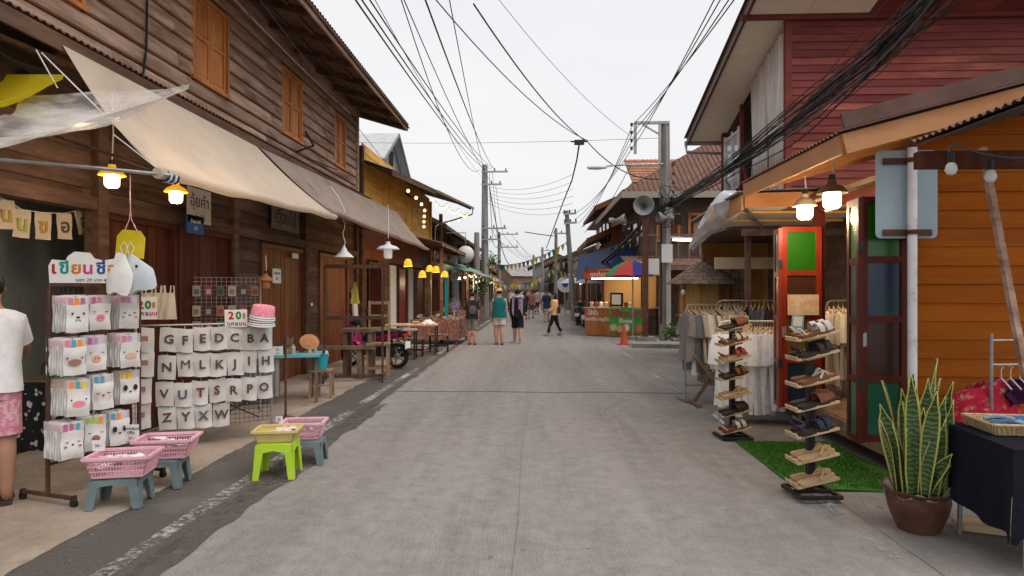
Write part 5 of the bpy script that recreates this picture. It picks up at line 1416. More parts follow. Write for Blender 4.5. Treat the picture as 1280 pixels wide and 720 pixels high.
# ------------------------------------------------------------------ dining table set and stall table
def frame_table(label, loc, rz, w, d, h, top_m, cat='table', name='dining_table', group=None):
    t = thing(name, label, cat, loc, rz, group)
    MB().box((0, 0, h - .02), (w, d, .04)).build('table_top' if cat == 'table' else 'seat', top_m, t)
    for x in (-1, 1):
        for y in (-1, 1): MB().box((x * (w / 2 - .03), y * (d / 2 - .03), (h - .04) / 2), (.035, .035, h - .04)).build('leg', metal_blk, t)
    fr_ = MB()
    for x in (-1, 1): fr_.box((x * (w / 2 - .03), 0, .12), (.025, d - .10, .025))
    for y in (-1, 1): fr_.box((0, y * (d / 2 - .03), .16), (w - .10, .025, .025))
    fr_.build('stretcher', metal_blk, t)
    return t
DT = Vector((-3.35, 16.6, .012))
frame_table('long black-framed table with a pale wooden top under the amber lamps', DT, R(4), 1.35, .62, .80, wood_pale)
for i, (dx, dy) in enumerate([(.15, -.62), (.62, .62), (-.45, .62), (-.35, -.65)]):
    frame_table('low black-framed stool with brown seat at the long pale table', DT + Vector((dx, dy, 0)), R(4), .55, .28, .48, wood_dusty, 'stool', 'bench_stool', 'stools at the long table')
frame_table('grey slab table standing behind the scooter', (-3.6, 15.4, .012), R(3), 1.2, .4, .74, mat('slab_grey', (.30, .29, .27), (.38, .37, .35), .8, 4))
tag(MB().lathe([(.001, 0), (.05, 0), (.11, .07), (.105, .07), (.045, .012), (.001, .012)], 16).build('bowl', cl('bowl_cream', (.60, .50, .30)), None, DT + Vector((.1, 0, .80)), smooth=True), 'cream bowl on the long pale table', 'bowl')
tag(MB().slab(lambda u, v: Vector(((u - .5) * .36, (v - .5) * .25, .10 * math.sin(3.14 * u) * math.sin(3.14 * v) + .02 * math.sin(u * 14 + v * 9))), 10, 8, (0, 0, -.012)).build('cloth_heap', white_cl, None, DT + Vector((.42, .05, .815)), smooth=True), 'crumpled white cloth on the long pale table', 'cloth')
ST = Vector((-3.15, 20.2, .012))
stt = thing('market_table', 'low stall table hung with a dark red woven cloth below the amber lamps', 'table', ST, R(-5))
MB().box((0, 0, .74), (1.5, 1.6, .04)).build('table_top', wood_dusty, stt)
def drape(u, v): return Vector((-.77 + 1.54 * u, -.83 + .02 * math.sin(u * 30) * v, .77 - .62 * v))
woven = mat('cloth_woven_red', (.16, .035, .03), (.34, .22, .18), .9, 12, (6, 1, 1), lo=.45, hi=.55)
MB().slab(drape, 30, 4, (0, .01, 0)).build('cloth', woven, stt, smooth=True)
MB().slab(lambda u, v: Vector((.77 + .02 * math.sin(u * 33) * v, -.82 + 1.6 * u, .77 - .6 * v)), 30, 4, (-.01, 0, 0)).build('cloth', woven, stt, smooth=True)
for x in (-.7, .7):
    for y in (-.75, .75): MB().box((x, y, .36), (.05, .05, .72)).build('leg', wood_dusty, stt)
rnd = random.Random(3)
for i in range(22):
    r = rnd.uniform(.05, .09); m_ = [paper, tri[0], tri[3], wood_plain, celly][i % 5]
    o = MB().lathe([(.001, 0), (r * .6, 0), (r, r * .9), (r * .92, r * .9), (r * .5, .012), (.001, .012)], 12).build('bowl', m_, None, ST + Vector((-.62 + .25 * (i % 6) + rnd.uniform(-.05, .05), -.6 + .32 * (i // 6) + rnd.uniform(-.05, .05), .762 + (.07 if i % 4 == 0 else 0))), smooth=True)
    tag(o, 'small crockery bowl on the cloth-hung stall table', 'bowl', 'crockery on the stall table')
# white flower-like fan and dish
fn = thing('pedestal_fan', 'white caged pedestal fan beyond the stall table', 'fan', (-3.1, 23.2, .012), R(20))
f = MB(); f.cyl((0, 0, 0), (0, 0, .03), .2, 16); f.cyl((0, 0, .03), (0, 0, 1.0), .02, 8); f.build('stand', enamel, fn)
f = MB()
for i in range(18):
    a = i * math.pi / 9; f.tube([(0.05 * math.cos(a), -.07, 1.15 + .05 * math.sin(a)), (.2 * math.cos(a), -.08, 1.15 + .2 * math.sin(a)), (.26 * math.cos(a), 0, 1.15 + .26 * math.sin(a))], .004, 4)
f.build('cage', enamel, fn)
f = MB()
for i in range(4):
    a = i * 1.5708; f.add([(.03 * math.cos(a), -.02, 1.15 + .03 * math.sin(a)), (.2 * math.cos(a - .35), -.04, 1.15 + .2 * math.sin(a - .35)), (.22 * math.cos(a + .35), .0, 1.15 + .22 * math.sin(a + .35))], [(0, 1, 2)])
f.cyl((0, -.06, 1.15), (0, .12, 1.15), .05, 12); f.build('blades', cl('fan_violet', (.12, .10, .3)), fn)
gl = thing('globe_lantern', 'round pale globe lantern hung at the tin canopy end', 'lantern', PY(582, 318, 26))
MB().lathe([(.001, -.36)] + [(.36 * math.sin(i * math.pi / 12), -.36 * math.cos(i * math.pi / 12)) for i in range(1, 12)] + [(.001, .36)], 20).build('globe', mat('globe_paper', (.62, .62, .60), rough=.6), gl, smooth=True)
MB().tube([(0, 0, .4), (0, 0, .9), (-.8, 0, .9)], .02, 6).build('bracket', metal_grey, gl)
tc_ = MB().slab(lambda u, v: Vector((.05 * math.sin(u * 9), (u - .5) * .6, -1.9 * v)), 12, 4, (.01, 0, 0)).build('door_curtain', cl('curtain_teal', (.02, .20, .22)), None, PY(557, 338, 24.5), smooth=True); tag(tc_, 'long teal curtain strip hanging by the stall under the tin canopy', 'curtain')
# ------------------------------------------------------------------ dark red upper house
rh = thing('dark_red_house', 'upper storey of dark red boards with pale soffit and plastic-screened balcony', 'house', (4.6, 11.7, 0))
def RP(x, y, z): return (x - 4.6, y - 11.7, z)
siding(rh, RP(4.66, 11.7, 0), (1, 0, 0), (0, -1, 0), 5.6, 3.5, 7.25, .138, siding_red, False, (), [], .022)
MB().box((0, 0, 0), (5.5, 3.7, 3.6)).build('wall', siding_red, rh, RP(7.5, 13.62, 5.1)) if False else None
MB().box((0, 0, 0), (5.2, 3.7, 3.2)).build('wall', dark_in, rh, RP(7.6, 13.6, 4.9))
MB().box((0, 0, 0), (.11, .11, 3.3)).build('post', siding_red, rh, RP(4.6, 11.72, 5.05))
MB().box((0, 0, 0), (.11, .11, 2.3)).build('post', siding_red, rh, RP(4.6, 15.65, 4.5))
for y in (12.6, 13.5, 14.3): MB().box((0, 0, 0), (.07, .07, 2.6)).build('post', siding_red, rh, RP(4.6, y, 4.6))
for z in (3.62, 4.05): MB().box((0, 0, 0), (.07, 3.9, .08)).build('rail', siding_red, rh, RP(4.6, 13.68, z))
for a, b in ((11.75, 12.6), (12.6, 13.5), (13.5, 14.3), (14.3, 15.6)):
    MB().bar(RP(4.62, a, 3.55), RP(4.62, b, 4.5), .05, .05).build('brace', siding_red, rh)
def scr(u, v):
    return Vector((-.045 + .035 * math.sin(v * 26 + u * 3) * (.4 + u) - .02 * math.sin(v * 61), .05 + 1.85 * v, 6.58 - .47 * v - (3.0 - .46 * v) * u))
MB().slab(scr, 12, 60, (.003, 0, 0)).build('plastic_screen', mat('screen_plastic', (.42, .36, .33), (.56, .50, .47), .35, 3, (1, 3, .5), spec=.5), rh, smooth=True)
wf = MB()
for y in (14.45, 14.95, 15.5): wf.box(RP(4.58, y, 4.75), (.05, .05, 1.4))
for z in (4.08, 4.7, 5.35): wf.box(RP(4.58, 14.97, z), (.048, 1.05, .05))
wdw = wf.build('window', metal_wht, rh)
for y in (14.7, 15.22):
    for z in (4.39, 5.03): MB().box((0, 0, 0), (.008, .47, .58)).build('pane', mat('pane_sky', (.45, .47, .5), rough=.05, spec=.8), wdw, RP(4.60, y, z))
# roof: slopes down away along the street
def rr_(x, y):
    return 6.72 - (y - 11.7) * .29 + max(0, 0) + (0 if x < 9 else 0)
def roofpt(x, y, dz=0): return Vector(RP(x, y, rr_(x, y) + dz))
def slopeslab(name, m, x0, x1, y0, y1, dz, t, n=1):
    return MB().slab(lambda u, v: roofpt(x0 + (x1 - x0) * u, y0 + (y1 - y0) * v, dz), n, 1, (0, 0, t)).build(name, m, rh)
soff = mat('soffit_cream', (.80, .71, .60), (.85, .77, .66), .8, 2, bump=.05)
ys = [11.15, 11.62, 12.7, 13.8, 14.9, 16.0]
for a, b in zip(ys[1:], ys[2:]): slopeslab('soffit_panel', soff, 3.86, 4.66, a + .004, b - .004, 0, .02)
for x in (3.86, 4.9, 6.0, 7.1, 8.2): slopeslab('soffit_panel', soff if x < 5.5 else siding_red, x + .004, x + (1.04 if x < 4 else 1.1) - .004, 11.2, 11.58, .0, .02)  # panels further right turn dark red, the eave's shade put into their colour
mb = MB(); mb.slab(lambda u, v: roofpt(3.72 + 7 * u, 11.05 + 5.05 * v, .13 + .012 * math.sin(u * 7 / .15 * 6.28)), 180, 1, (0, 0, .012)); mb.build('roof', tin_brown, rh, smooth=True)
MB().bar(roofpt(3.80, 11.1, .05), roofpt(3.80, 16.02, .05), .05, .22).build('fascia', tin_brown, rh)
MB().bar(roofpt(3.72, 11.12, .05), roofpt(10.5, 11.12, .05), .04, .24).build('fascia', siding_red, rh)
MB().bar(roofpt(3.72, 11.62, -.03), roofpt(10.5, 11.62, -.03), .06, .10).build('beam', siding_red, rh)
g = MB(); a = roofpt(3.74, 16.08, .0); g.tube([a, a + Vector((7, 0, 0))], .06, 8); g.tube([a + Vector((.03, 0, -.04)), a + Vector((.05, 0, -.22)), a + Vector((.9, 0, -.26))], .04, 8); g.build('gutter', metal_grey, rh, smooth=True)
# ------------------------------------------------------------------ orange shop with folding doors
oh = thing('orange_shop', 'low orange-boarded shop with folding glass doors and lamp-lit canopy', 'shop', (3.3, 6, 0))
def OP(x, y, z): return (x - 3.3, y - 6, z)
siding(oh, OP(3.40, 5.80, 0), (1, 0, 0), (0, -1, 0), 5.0, .12, 3.3, .167, siding_or, False, (), [3.1], .016)
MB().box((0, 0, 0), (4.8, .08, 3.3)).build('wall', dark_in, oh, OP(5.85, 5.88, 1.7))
for i in range(17):                                   # corner lap ends
    MB().box((0, 0, 0), (.085, .05, .155)).build('corner_block', wood_door, oh, OP(3.345, 5.815, .2 + i * .167))
MB().box((0, 0, 0), (.10, .10, 2.9)).build('post', mahog, oh, OP(3.33, 5.91, 1.55))
MB().box((0, 0, 0), (.10, .10, 2.6)).build('post', mahog, oh, OP(3.36, 7.62, 1.45))
MB().box((0, 0, 0), (.08, 1.7, .12)).build('lintel', mahog, oh, OP(3.36, 6.78, 2.72))
MB().box((0, 0, 0), (2.95, 5.6, .06)).build('deck', wood_plain, oh, OP(4.80, 8.7, .315))
MB().box((0, 0, 0), (.05, 2.5, .16)).build('deck_skirt', wood_dusty, oh, OP(3.30, 7.05, .25))
MB().box((0, 0, 0), (.08, 11.4, 3)).build('wall', wood_dusty, oh, OP(6.3, 11.6, 1.6))
MB().box((0, 0, 0), (3.0, 5.6, .05)).build('ceiling', wood_dusty, oh, OP(4.87, 8.7, 2.86))
gls = [mat('glass_green', (.018, .115, .006), rough=.25, trans=0, spec=.6), mat('glass_indigo', (.010, .014, .055), (.012, .05, .045), .25, 3, spec=.6), mat('glass_plum', (.035, .010, .008), rough=.25, spec=.6), mat('glass_bottle', (.012, .085, .045), rough=.25, spec=.6), mat('glass_amber', (.16, .085, .02), rough=.3, spec=.6), mat('glass_brown', (.06, .022, .014), rough=.25, spec=.6)]
def glass_door(x, y, w, h, m, seq, z0=.30, rz=0, fr_rows=4):
    st = .062; rail = .06
    f = MB(); f.box((-w / 2 + st / 2, 0, h / 2), (st, .04, h)); f.box((w / 2 - st / 2, 0, h / 2), (st, .04, h))
    ph = (h - rail * (len(seq) + 1)) / len(seq)
    for i in range(len(seq) + 1): f.box((0, 0, rail / 2 + i * (ph + rail)), (w - 2 * st, .038, rail))
    d = f.build('door', m, oh, OP(x, y, z0), (0, 0, rz))
    for i, k in enumerate(seq):
        z = rail + i * (ph + rail) + ph / 2
        MB().box((0, 0, 0), (w - 2 * st, .012, ph)).build('pane', gls[k], d, (0, .004, z))
    for z in (h * .25, h * .8): MB().box((0, 0, 0), (.02, .05, .09)).build('hinge', metal_blk, d, (-w / 2 - .006, 0, z))
    MB().box((0, -.03, 0), (.02, .03, .12)).build('handle', metal_grey, d, (-w / 2 + .03, 0, h * .42))
    return d
glass_door(3.13, 5.80, .42, 2.22, mahog, [3, 2, 1, 0], .365)
glass_door(2.905, 5.86, .30, 2.20, mahog, [3, 2, 1, 0], .365, R(82))
glass_door(3.10, 7.50, .46, 2.12, red_gloss, [1, 4, 5, 0], .36)
glass_door(2.86, 7.58, .30, 2.10, red_gloss, [1, 4, 5, 0], .36, R(80))
n1 = MB().box((0, 0, 0), (.36, .004, .24)).build('notice', mat('notice_peach', (.62, .40, .24), (.68, .52, .38), .7, 9, lo=.45, hi=.55), None, PY(1004, 381, 7.44)); tag(n1, 'peach and brown printed notice fixed on the red glass door', 'notice')
n2 = MB().box((0, 0, 0), (.14, .004, .17)).build('notice', mat('notice_blue', (.25, .42, .55), rough=.6), None, PY(997, 403, 7.43), (0, R(5), 0)); tag(n2, 'small pale blue card hanging below the peach notice', 'notice')
MB().box((0, -.003, .01), (.10, .002, .11)).build('print', paper, n2)
# lean-to canopy roof
def leanto(y0, y1, xe, ze, xw, sl, nm, roof_m, fas_m, soff_m=None):
    L = xw - xe
    mb = MB(); corrugated(mb, OP(xe - .05, y0 - .05, ze + .10), (0, 1, 0), (1, 0, sl), y1 - y0 + .08, L, .076, .012); mb.build(nm, roof_m, oh, smooth=True)
    MB().box((0, 0, 0), (.035, y1 - y0, .17)).build('fascia', fas_m, oh, OP(xe - .01, (y0 + y1) / 2, ze))
    MB().bar(OP(xe, y0 - .02, ze + .0), OP(xe + L, y0 - .02, ze + L * sl), .035, .17).build('fascia', fas_m, oh)
    MB().slab(lambda u, v: Vector(OP(xe + .02 + L * u, y0 + .02 + (y1 - y0 - .04) * v, ze + .045 + L * u * sl)), 1, 1, (0, 0, .012)).build('soffit', soff_m, oh)
    for i in range(3):
        y = y0 + .5 + i * (y1 - y0 - .8) / 2
        MB().bar(OP(xe + .04, y, ze - .0), OP(xe + L, y, ze + L * sl - .0), .05, .09).build('rafter', fas_m, oh)
or_wood = mat('fascia_orange_wood', (.42, .19, .075), (.52, .26, .12), .6, 4, (.4, .4, 1), bump=.1)
or_soff = mat('soffit_ochre', (.55, .30, .08), (.64, .38, .12), .6, 3, bump=.1)
leanto(5.45, 7.95, 2.60, 2.98, 5.6, .26, 'roof', tin_brown, or_wood, or_soff)
MB().bar(OP(2.56, 5.37, 3.16), OP(5.6, 5.37, 3.16 + 3.04 * .26), .03, .13).build('roof_trim', tin_brown, oh)
# lower canopy with pale panels
y0, y1 = 8.0, 10.4
MB().slab(lambda u, v: Vector(OP(2.6 + 2.0 * u, y0 + (y1 - y0) * v, 2.86 - .09 * v + .02 * u)), 1, 1, (0, 0, .012)).build('canopy_ceiling', mat('ceiling_white', (.60, .56, .48), (.66, .62, .55), .7, 3), oh)
MB().bar(OP(2.58, y0, 2.84), OP(2.58, y1, 2.72), .035, .20).build('fascia', or_wood, oh)
MB().bar(OP(2.6, y0 - .02, 2.86), OP(4.6, y0 - .02, 2.9), .03, .18).build('fascia', or_wood, oh)
mb = MB(); corrugated(mb, OP(2.5, y0, 2.97), (0, 1, -.05), (1, 0, .05), y1 - y0, 2.2, .076, .012); mb.build('canopy_roof', tin, oh, smooth=True)
for v in (.33, .66):
    y = y0 + (y1 - y0) * v; MB().box((0, 0, 0), (1.95, .03, .03)).build('ceiling_batten', or_soff, oh, OP(3.6, y, 2.84 - .09 * v))
MB().bar(OP(2.65, 8.1, 2.82), OP(3.6, 10.2, 2.74), .03, .04).build('brace', metal_grey, oh)
MB().box((0, 0, 0), (.07, .07, 2.6)).build('post', metal_grey, oh, OP(4.4, 10.3, 1.35))
# pendant jar lamps and a bare bulb
white_shade = mat('shade_cream', (.60, .52, .36), rough=.4)
jar_lamp('cream-shaded jar lamp glowing beside the red glass door', PY(1006, 256, 7.0), .24, .10, white_shade, 20).scale = (1.3,) * 3
jar_lamp('dark-shaded jar lamp glowing in front of the mahogany door', PY(1040, 240, 6.2), .28, .11, mat('shade_dark', (.12, .09, .06), rough=.4), 20).scale = (1.3,) * 3
t = thing('bare_bulb', 'bare glowing bulb inside the orange shop doorway', 'lamp', PY(1027, 285, 8.0))
MB().lathe([(.001, -.05), (.03, -.04), (.04, 0), (.025, .04), (.012, .06)], 12).build('bulb', glow_w, t, smooth=True); MB().tube([(0, 0, .05), (0, 0, .35)], .006, 5).build('cord', wire, t)
plight((0, -.1, -.1), 30).parent = t
ft_ = thing('fluorescent_lamp', 'lit fluorescent tube slung under the lower canopy edge', 'lamp', PY(853, 300, 11.5), R(25))
MB().tube([(-.2, 0, 0), (.3, 0, 0)], .018, 8).build('tube', mat('tube_glow', (1, .95, .85), rough=.3, emit=9, ecol=(1, .92, .76)), ft_); MB().box((.05, 0, .04), (.6, .04, .03)).build('housing', enamel, ft_); MB().tube([(.05, 0, .05), (.05, 0, .35)], .006, 5).build('cord', wire, ft_)
# crumpled silver sheet bundle lashed on the canopy
sv = MB()
A, B = PX(918, 250, 2.62), PX(866, 308, 2.50)
def svf(u, v):
    p = A.lerp(B, u) - A; a = v * 6.2832; r = .22 * (1 - .74 * u) * min(1, u * 9) ** .5 + .012 * math.sin(u * 90) * (1 - u) + .012 * math.sin(v * 40 + u * 9)
    return p + Vector((math.cos(a) * r, 0, math.sin(a) * r)) + Vector((0, 0, .05 * math.sin(u * 3.1)))
sv.slab(svf, 40, 16, (0, 0, .001))
tag(sv.build('silver_sheet', mat('foil_silver', (.50, .50, .52), (.66, .66, .68), .35, 6, metal=.45, bump=.4), None, A, smooth=True), 'crumpled silver sheeting rolled and lashed along the canopy edge', 'sheet')

# ------------------------------------------------------------------ traffic sign seen from behind
ts = thing('traffic_sign', 'back of a pale blue road sign clamped on a white pole', 'sign', (3.28, 5.62, .006))
MB().cyl((0, 0, 0), (0, 0, 2.98), .038, 14).build('pole', metal_wht, ts, smooth=True)
pts = []
for cx, cz, a0 in ((.235, .36, 0), (-.235, .36, 90), (-.235, -.36, 180), (.235, -.36, 270)):
    for k in range(5): a = R(a0 + k * 22.5); pts.append((cx + .05 * math.cos(a), 0, cz + .05 * math.sin(a)))
MB().prism(pts, (0, .004, 0)).build('panel', mat('sign_back_blue', (.30, .40, .46), (.36, .46, .51), .5, 3, bump=.05), ts, (-.02, .052, 2.58), (0, 0, 0)).scale = (.94, 1, .95)
for z in (2.87, 2.24):
    b_ = MB(); b_.box((-.02, .038, z), (.42, .012, .055)); b_.cyl((0, 0, z - .02), (0, 0, z + .02), .045, 14); b_.build('clamp', metal_rust, ts)
# ------------------------------------------------------------------ stall porch at the frame edge
sp = thing('stall_roof', 'small tin porch roof with dark red beam and hanging bulbs', 'roof', (2.95, 5.0, 2.75))
mb = MB(); corrugated(mb, (0, -1.4, .16), (0, 1, 0), (1, 0, .30), 1.5, 2.6, .076, .014); mb.build('roof_sheet', tin_rust, sp, smooth=True)
e_ = MB()
for i in range(8): e_.box((.11 + i * .165, -1.42, .215 + i * .0495), (.13, .05, .02), rot=(0, -.29, 0))
e_.build('roof_edge', mat('tile_pinkish', (.40, .22, .19), (.5, .33, .3), .7, 9), sp)
MB().box((1.3, .0, .0), (2.6, .08, .13)).build('beam', wood_doord, sp)
MB().slab(lambda u, v: Vector((.02 + 2.5 * u, -1.35 + 1.4 * v, .12 + .75 * u)), 1, 1, (0, 0, .01)).build('lining', dark_in, sp)
# bulb cord
bc = thing('bulb_lights', 'grey cord with two unlit white bulbs below the stall porch', 'string lights', PY(1188, 183, 4.7))
o_ = PY(1188, 183, 4.7)
MB().tube([PY(u, v, 4.7) - o_ for u, v in ((1186, 192), (1188, 182), (1192, 179), (1210, 187), (1233, 193), (1262, 197), (1300, 196))], .007, 6).build('cord', wire_g, bc)
for (u, v) in ((1189, 205), (1238, 214)):
    p = PY(u, v, 4.7) - o_
    s_ = MB().cyl((0, 0, .005), (0, 0, .085), .021, 10).cyl((0, 0, .08), (0, 0, .15), .005, 5).build('socket', metal_blk, bc, p)
    MB().lathe([(.001, -.085), (.026, -.075), (.041, -.045), (.034, -.01), (.022, .008)], 14).build('bulb', enamel, bc, p, smooth=True)
sl_ = MB().bar(PY(1228, 185, 5.2), PY(1282, 470, 4.9), .045, .045).build('slanted_prop', wood_old); tag(sl_, 'slanting weathered wooden prop in front of the orange boards', 'prop')
# ------------------------------------------------------------------ turf mat
turf_m = mat('turf_green', (.035, .13, .018), (.075, .20, .03), .95, 40, bump=.6)
gmx = thing('turf_mat', 'bright green artificial turf mat before the folding doors', 'mat', (2.78, 6.32, .006))
def mt(u, v):
    return Vector((-.53 + 1.06 * u, -.83 + 1.72 * v, .012 + .012 * max(0, math.sin(u * 5 + v * 9)) * (v < .1 or u > .9)))
MB().slab(mt, 12, 16, (0, 0, -.010)).build('backing', turf_m, gmx)
tb = MB(); rnd = random.Random(2)
for i in range(11000):
    x, y = rnd.uniform(-.525, .525), rnd.uniform(-.82, .88); a = rnd.uniform(0, 6.28); h = rnd.uniform(.015, .028); w = .004
    c, s = math.cos(a) * w, math.sin(a) * w; lx, ly = rnd.uniform(-.012, .012), rnd.uniform(-.012, .012)
    tb.add([(x - c, y - s, .011), (x + c, y + s, .011), (x + lx, y + ly, .011 + h)], [(0, 1, 2)])
tag(tb.build('turf_blades', turf_m, gmx), kind='stuff')
# ------------------------------------------------------------------ shoe racks
leather = [mat('leather_%d' % i, c, tuple(x * 1.3 for x in c), .6, 12) for i, c in enumerate([(.035, .025, .02), (.16, .06, .03), (.42, .28, .15), (.03, .035, .06), (.5, .46, .40), (.28, .05, .05)])]
strw = mat('sole_cork', (.42, .28, .14), (.55, .40, .22), .8, 30)
def shoe_mesh(kind, up):
    s = MB()
    out = [(-.12, -.028), (-.09, -.037), (-.02, -.032), (.06, -.044), (.11, -.034), (.128, 0), (.11, .034), (.06, .044), (-.02, .032), (-.09, .037), (-.12, .028), (-.13, 0)]
    s.prism([(x, y, 0) for x, y in out], (0, 0, .022), m=0)
    if kind == 0:      # flip-flop
        s.tube([(.085, 0, .022), (.06, .0, .05), (.0, .042, .02)], .007, 5, m=1); s.tube([(.06, 0, .05), (.0, -.042, .02)], .007, 5, m=1)
    elif kind == 1:    # banded sandal
        for x0 in (.0, .055):
            s.slab(lambda u, v: Vector((x0 + .035 * v, .045 * math.cos(u * 3.1416), .018 + .05 * math.sin(u * 3.1416))), 8, 1, (0, 0, .005), m=1)
        s.tube([(-.09, -.03, .02), (-.115, -.02, .06), (-.12, 0, .065), (-.115, .02, .06), (-.09, .03, .02)], .006, 5, m=1)
    else:              # woven mule
        s.slab(lambda u, v: Vector((.0 + .12 * v, (.046 - .02 * v * v) * math.cos(u * 3.1416), .018 + (.055 - .02 * v) * math.sin(u * 3.1416))), 8, 5, (0, 0, .005), m=1)
    return s.mesh('shoe', [strw if up in (leather[2], leather[5]) else leather[1] if up is leather[4] else leather[0], up], True)
def sandal_pair(label, p, rz, kind, up, tilt, group=None):
    t = thing('sandals', label, 'sandals', p, rz, group)
    me = shoe_mesh(kind, up)
    place('shoe', me, t, (0, -.06, 0), (0, tilt, R(8)), 1.3); place('shoe', me, t, (.012, .055, .006), (0, tilt, R(-7)), 1.3)
    return t
def shoe_rack(label, loc, rz, zs, top, sty, which):
    t = thing('shoe_rack', label, 'shoe rack', loc, rz)
    b = MB()
    for x in (-.165, .165): b.bar((x, -.17, .015), (x, .17, .015), .03, .03)
    for y in (-.17, 0, .17): b.bar((-.15, y, .016), (.15, y, .016), .03, .028)
    b.build('base', metal_blk, t); MB().box((0, .02, top / 2), (.055, .055, top - .03)).build('post', metal_blk, t)
    tl = R(-13)
    for i, z in enumerate(zs):
        s = MB(); s.box((0, 0, 0), (.35, .215, .013)); s.box((-.18, 0, .012), (.012, .215, .034)); s.box((0, -.11, .005), (.35, .010, .022))
        s.build('shelf', wood_pale, t, (.0, -.02, z), (0, tl, 0))
        MB().box((.03, 0, -.03), (.16, .03, .03)).build('bracket', wood_pale, t, (0, .0, z), (0, tl, 0))
        k, m_, d = sty[i]
        M_ = Matrix.Rotation(rz, 3, 'Z')
        sandal_pair('%s on the %s shelf of the shoe rack %s' % (d, ['lowest', 'second lowest', 'third', 'fourth', 'fifth', 'sixth', 'topmost'][i], which.replace('the turf', 'turf')), Vector(loc) + M_ @ Vector((.0, -.03, z + .012)), rz, k, m_, tl)
zs = [.11, .31, .51, .71, .91, 1.11, 1.29]
shoe_rack('black post shoe rack with pale tilted shelves on the turf mat', (2.30, 5.36, .03), R(4), [.12, .32, .53, .75, .95, 1.17, 1.33][:7], 1.33,
          [(0, leather[2], 'pale cork flip-flops'), (0, leather[2], 'tan flip-flops'), (1, leather[3], 'blue and white striped sandals'), (2, leather[1], 'brown and black mules'), (0, leather[4], 'light straw sandals'), (1, leather[0], 'black strappy sandals'), (1, leather[4], 'white striped sandals')], 'on the turf mat')
shoe_rack('black post shoe rack with pale shelves beside the clothes rails', (2.29, 7.45, .006), R(4), [.10, .30, .50, .72, .93, 1.12, 1.29], 1.30,
          [(1, leather[4], 'grey strappy sandals'), (2, leather[0], 'black mules'), (0, leather[2], 'straw flip-flops'), (1, leather[1], 'red-brown sandals'), (1, leather[5], 'red and white sandals'), (1, leather[4], 'checked sandals'), (2, leather[1], 'chestnut mules')], 'beside the clothes rails')
for i in range(12):
    sandal_pair('woven sandals laid out on the shop deck behind the folding doors', (3.65 + .22 * (i % 3), 6.2 + .3 * (i // 3), .347), R(180 + (i * 23) % 30), i % 3, leather[(i * 2) % 6], 0, 'sandals on the deck')
# ------------------------------------------------------------------ clothes rails
def garment_mesh(seed, m, L=.75, w=.30, sleeves=True):
    """hangs edge-on: width along x, thin along y, top at 0"""
    r = random.Random(seed); ph = [r.uniform(0, 6) for _ in range(3)]
    mb = MB()
    def f(u, v):
        z = -L * v; sh = .10 * abs(u - .5) * 2 * (1 - v) if v < .3 else 0
        x = (u - .5) * w * (1.0 + .18 * v) ; y = .030 * math.sin(u * 8 + ph[0] + 1.5 * v) * (.35 + v) + .012 * math.sin(u * 19 + ph[1])
        return Vector((x, y, z - .08 * abs(u - .5) * 2 * (1 - v) + .02 * math.sin(u * 9 + ph[2]) * v))
    mb.slab(f, 12, 9, (0, .035, 0))
    if sleeves:
        for s in (-1, 1):
            mb.tube([(s * w * .44, .015, -.07), (s * w * .62, .02 + .02 * math.sin(ph[0]), -.24), (s * w * .66, .03, -.44)], [.05, .06, .066], 8)
    return mb.mesh('cloth', m, True)
hanger_me = MB().tube([(-.18, .015, -.055), (0, .015, .02), (.18, .015, -.055)], .011, 6).tube([(0, .015, .02), (0, .015, .06), (.02, .015, .085), (0, .015, .10), (-.018, .015, .085)], .004, 5).mesh('hanger', wood_pale)
def garment(label, p, rz, me, group):
    t = thing('garment', label, 'garment', p, rz, group)
    place('cloth', me, t, (0, 0, -.01), (0, 0, 0), (random.uniform(.88, 1.1), 1.25, random.uniform(.82, 1.08))); place('hanger', hanger_me, t)
    return t
def rail(label, a, b, h, wm, name='clothes_rail'):
    a, b = Vector(a), Vector(b); d = b - a; L = d.length; rz = math.atan2(d.y, d.x)
    t = thing(name, label, 'clothes rail', a, rz)
    MB().tube([(.0, 0, .05), (0, 0, h - .1), (.03, 0, h - .02), (.10, 0, h), (L - .10, 0, h), (L - .03, 0, h - .02), (L, 0, h - .1), (L, 0, .05)], .013, 8).build('tube_frame', wm, t, smooth=True)
    for x in (0, L): MB().bar((x, -.26, .03), (x, .26, .03), .03, .03).build('foot', wm, t)
    MB().tube([(0, 0, .25), (L, 0, .25)], .010, 6).build('cross_bar', wm, t)
    return t, a, d.normalized(), L, rz
gcol = [cl('gm_beige', (.50, .42, .33)), cl('gm_grey', (.24, .22, .20)), cl('gm_dark', (.05, .045, .05)), cl('gm_cream', (.72, .67, .58)), cl('gm_wine', (.22, .04, .07)), cl('gm_tan', (.34, .23, .14)), cl('gm_slate', (.13, .15, .18))]
GI = [1, 6, 3, 0, 3, 1, 3, 2, 0, 3, 4, 3, 0, 3]
gme = [garment_mesh(i, gcol[GI[i]], .92 + .09 * (i % 3), .38) for i in range(14)]
a0, b0 = (2.28, 9.75, .006), (3.25, 10.05, .006)
t, a, d, L, rz = rail('grey tube clothes rail hung with beige and dark shirts at the pavement edge', a0, b0, 1.50, metal_grey)
names7 = ['beige', 'grey', 'black', 'cream', 'wine red', 'tan', 'slate blue']
for i in range(14):
    p = a + d * (.05 + (L - .10) * i / 13) + Vector((0, 0, 1.40))
    garment('%s shirt on a wooden hanger on the rail at the pavement edge' % names7[GI[i]], p, rz + R(80) + random.uniform(-.25, .25), gme[i], 'mixed shirts on the outer rail')
tr = thing('trestle', 'crossed brown wooden trestle legs under the outer clothes rail', 'trestle', (2.62, 9.55, .006), R(5))
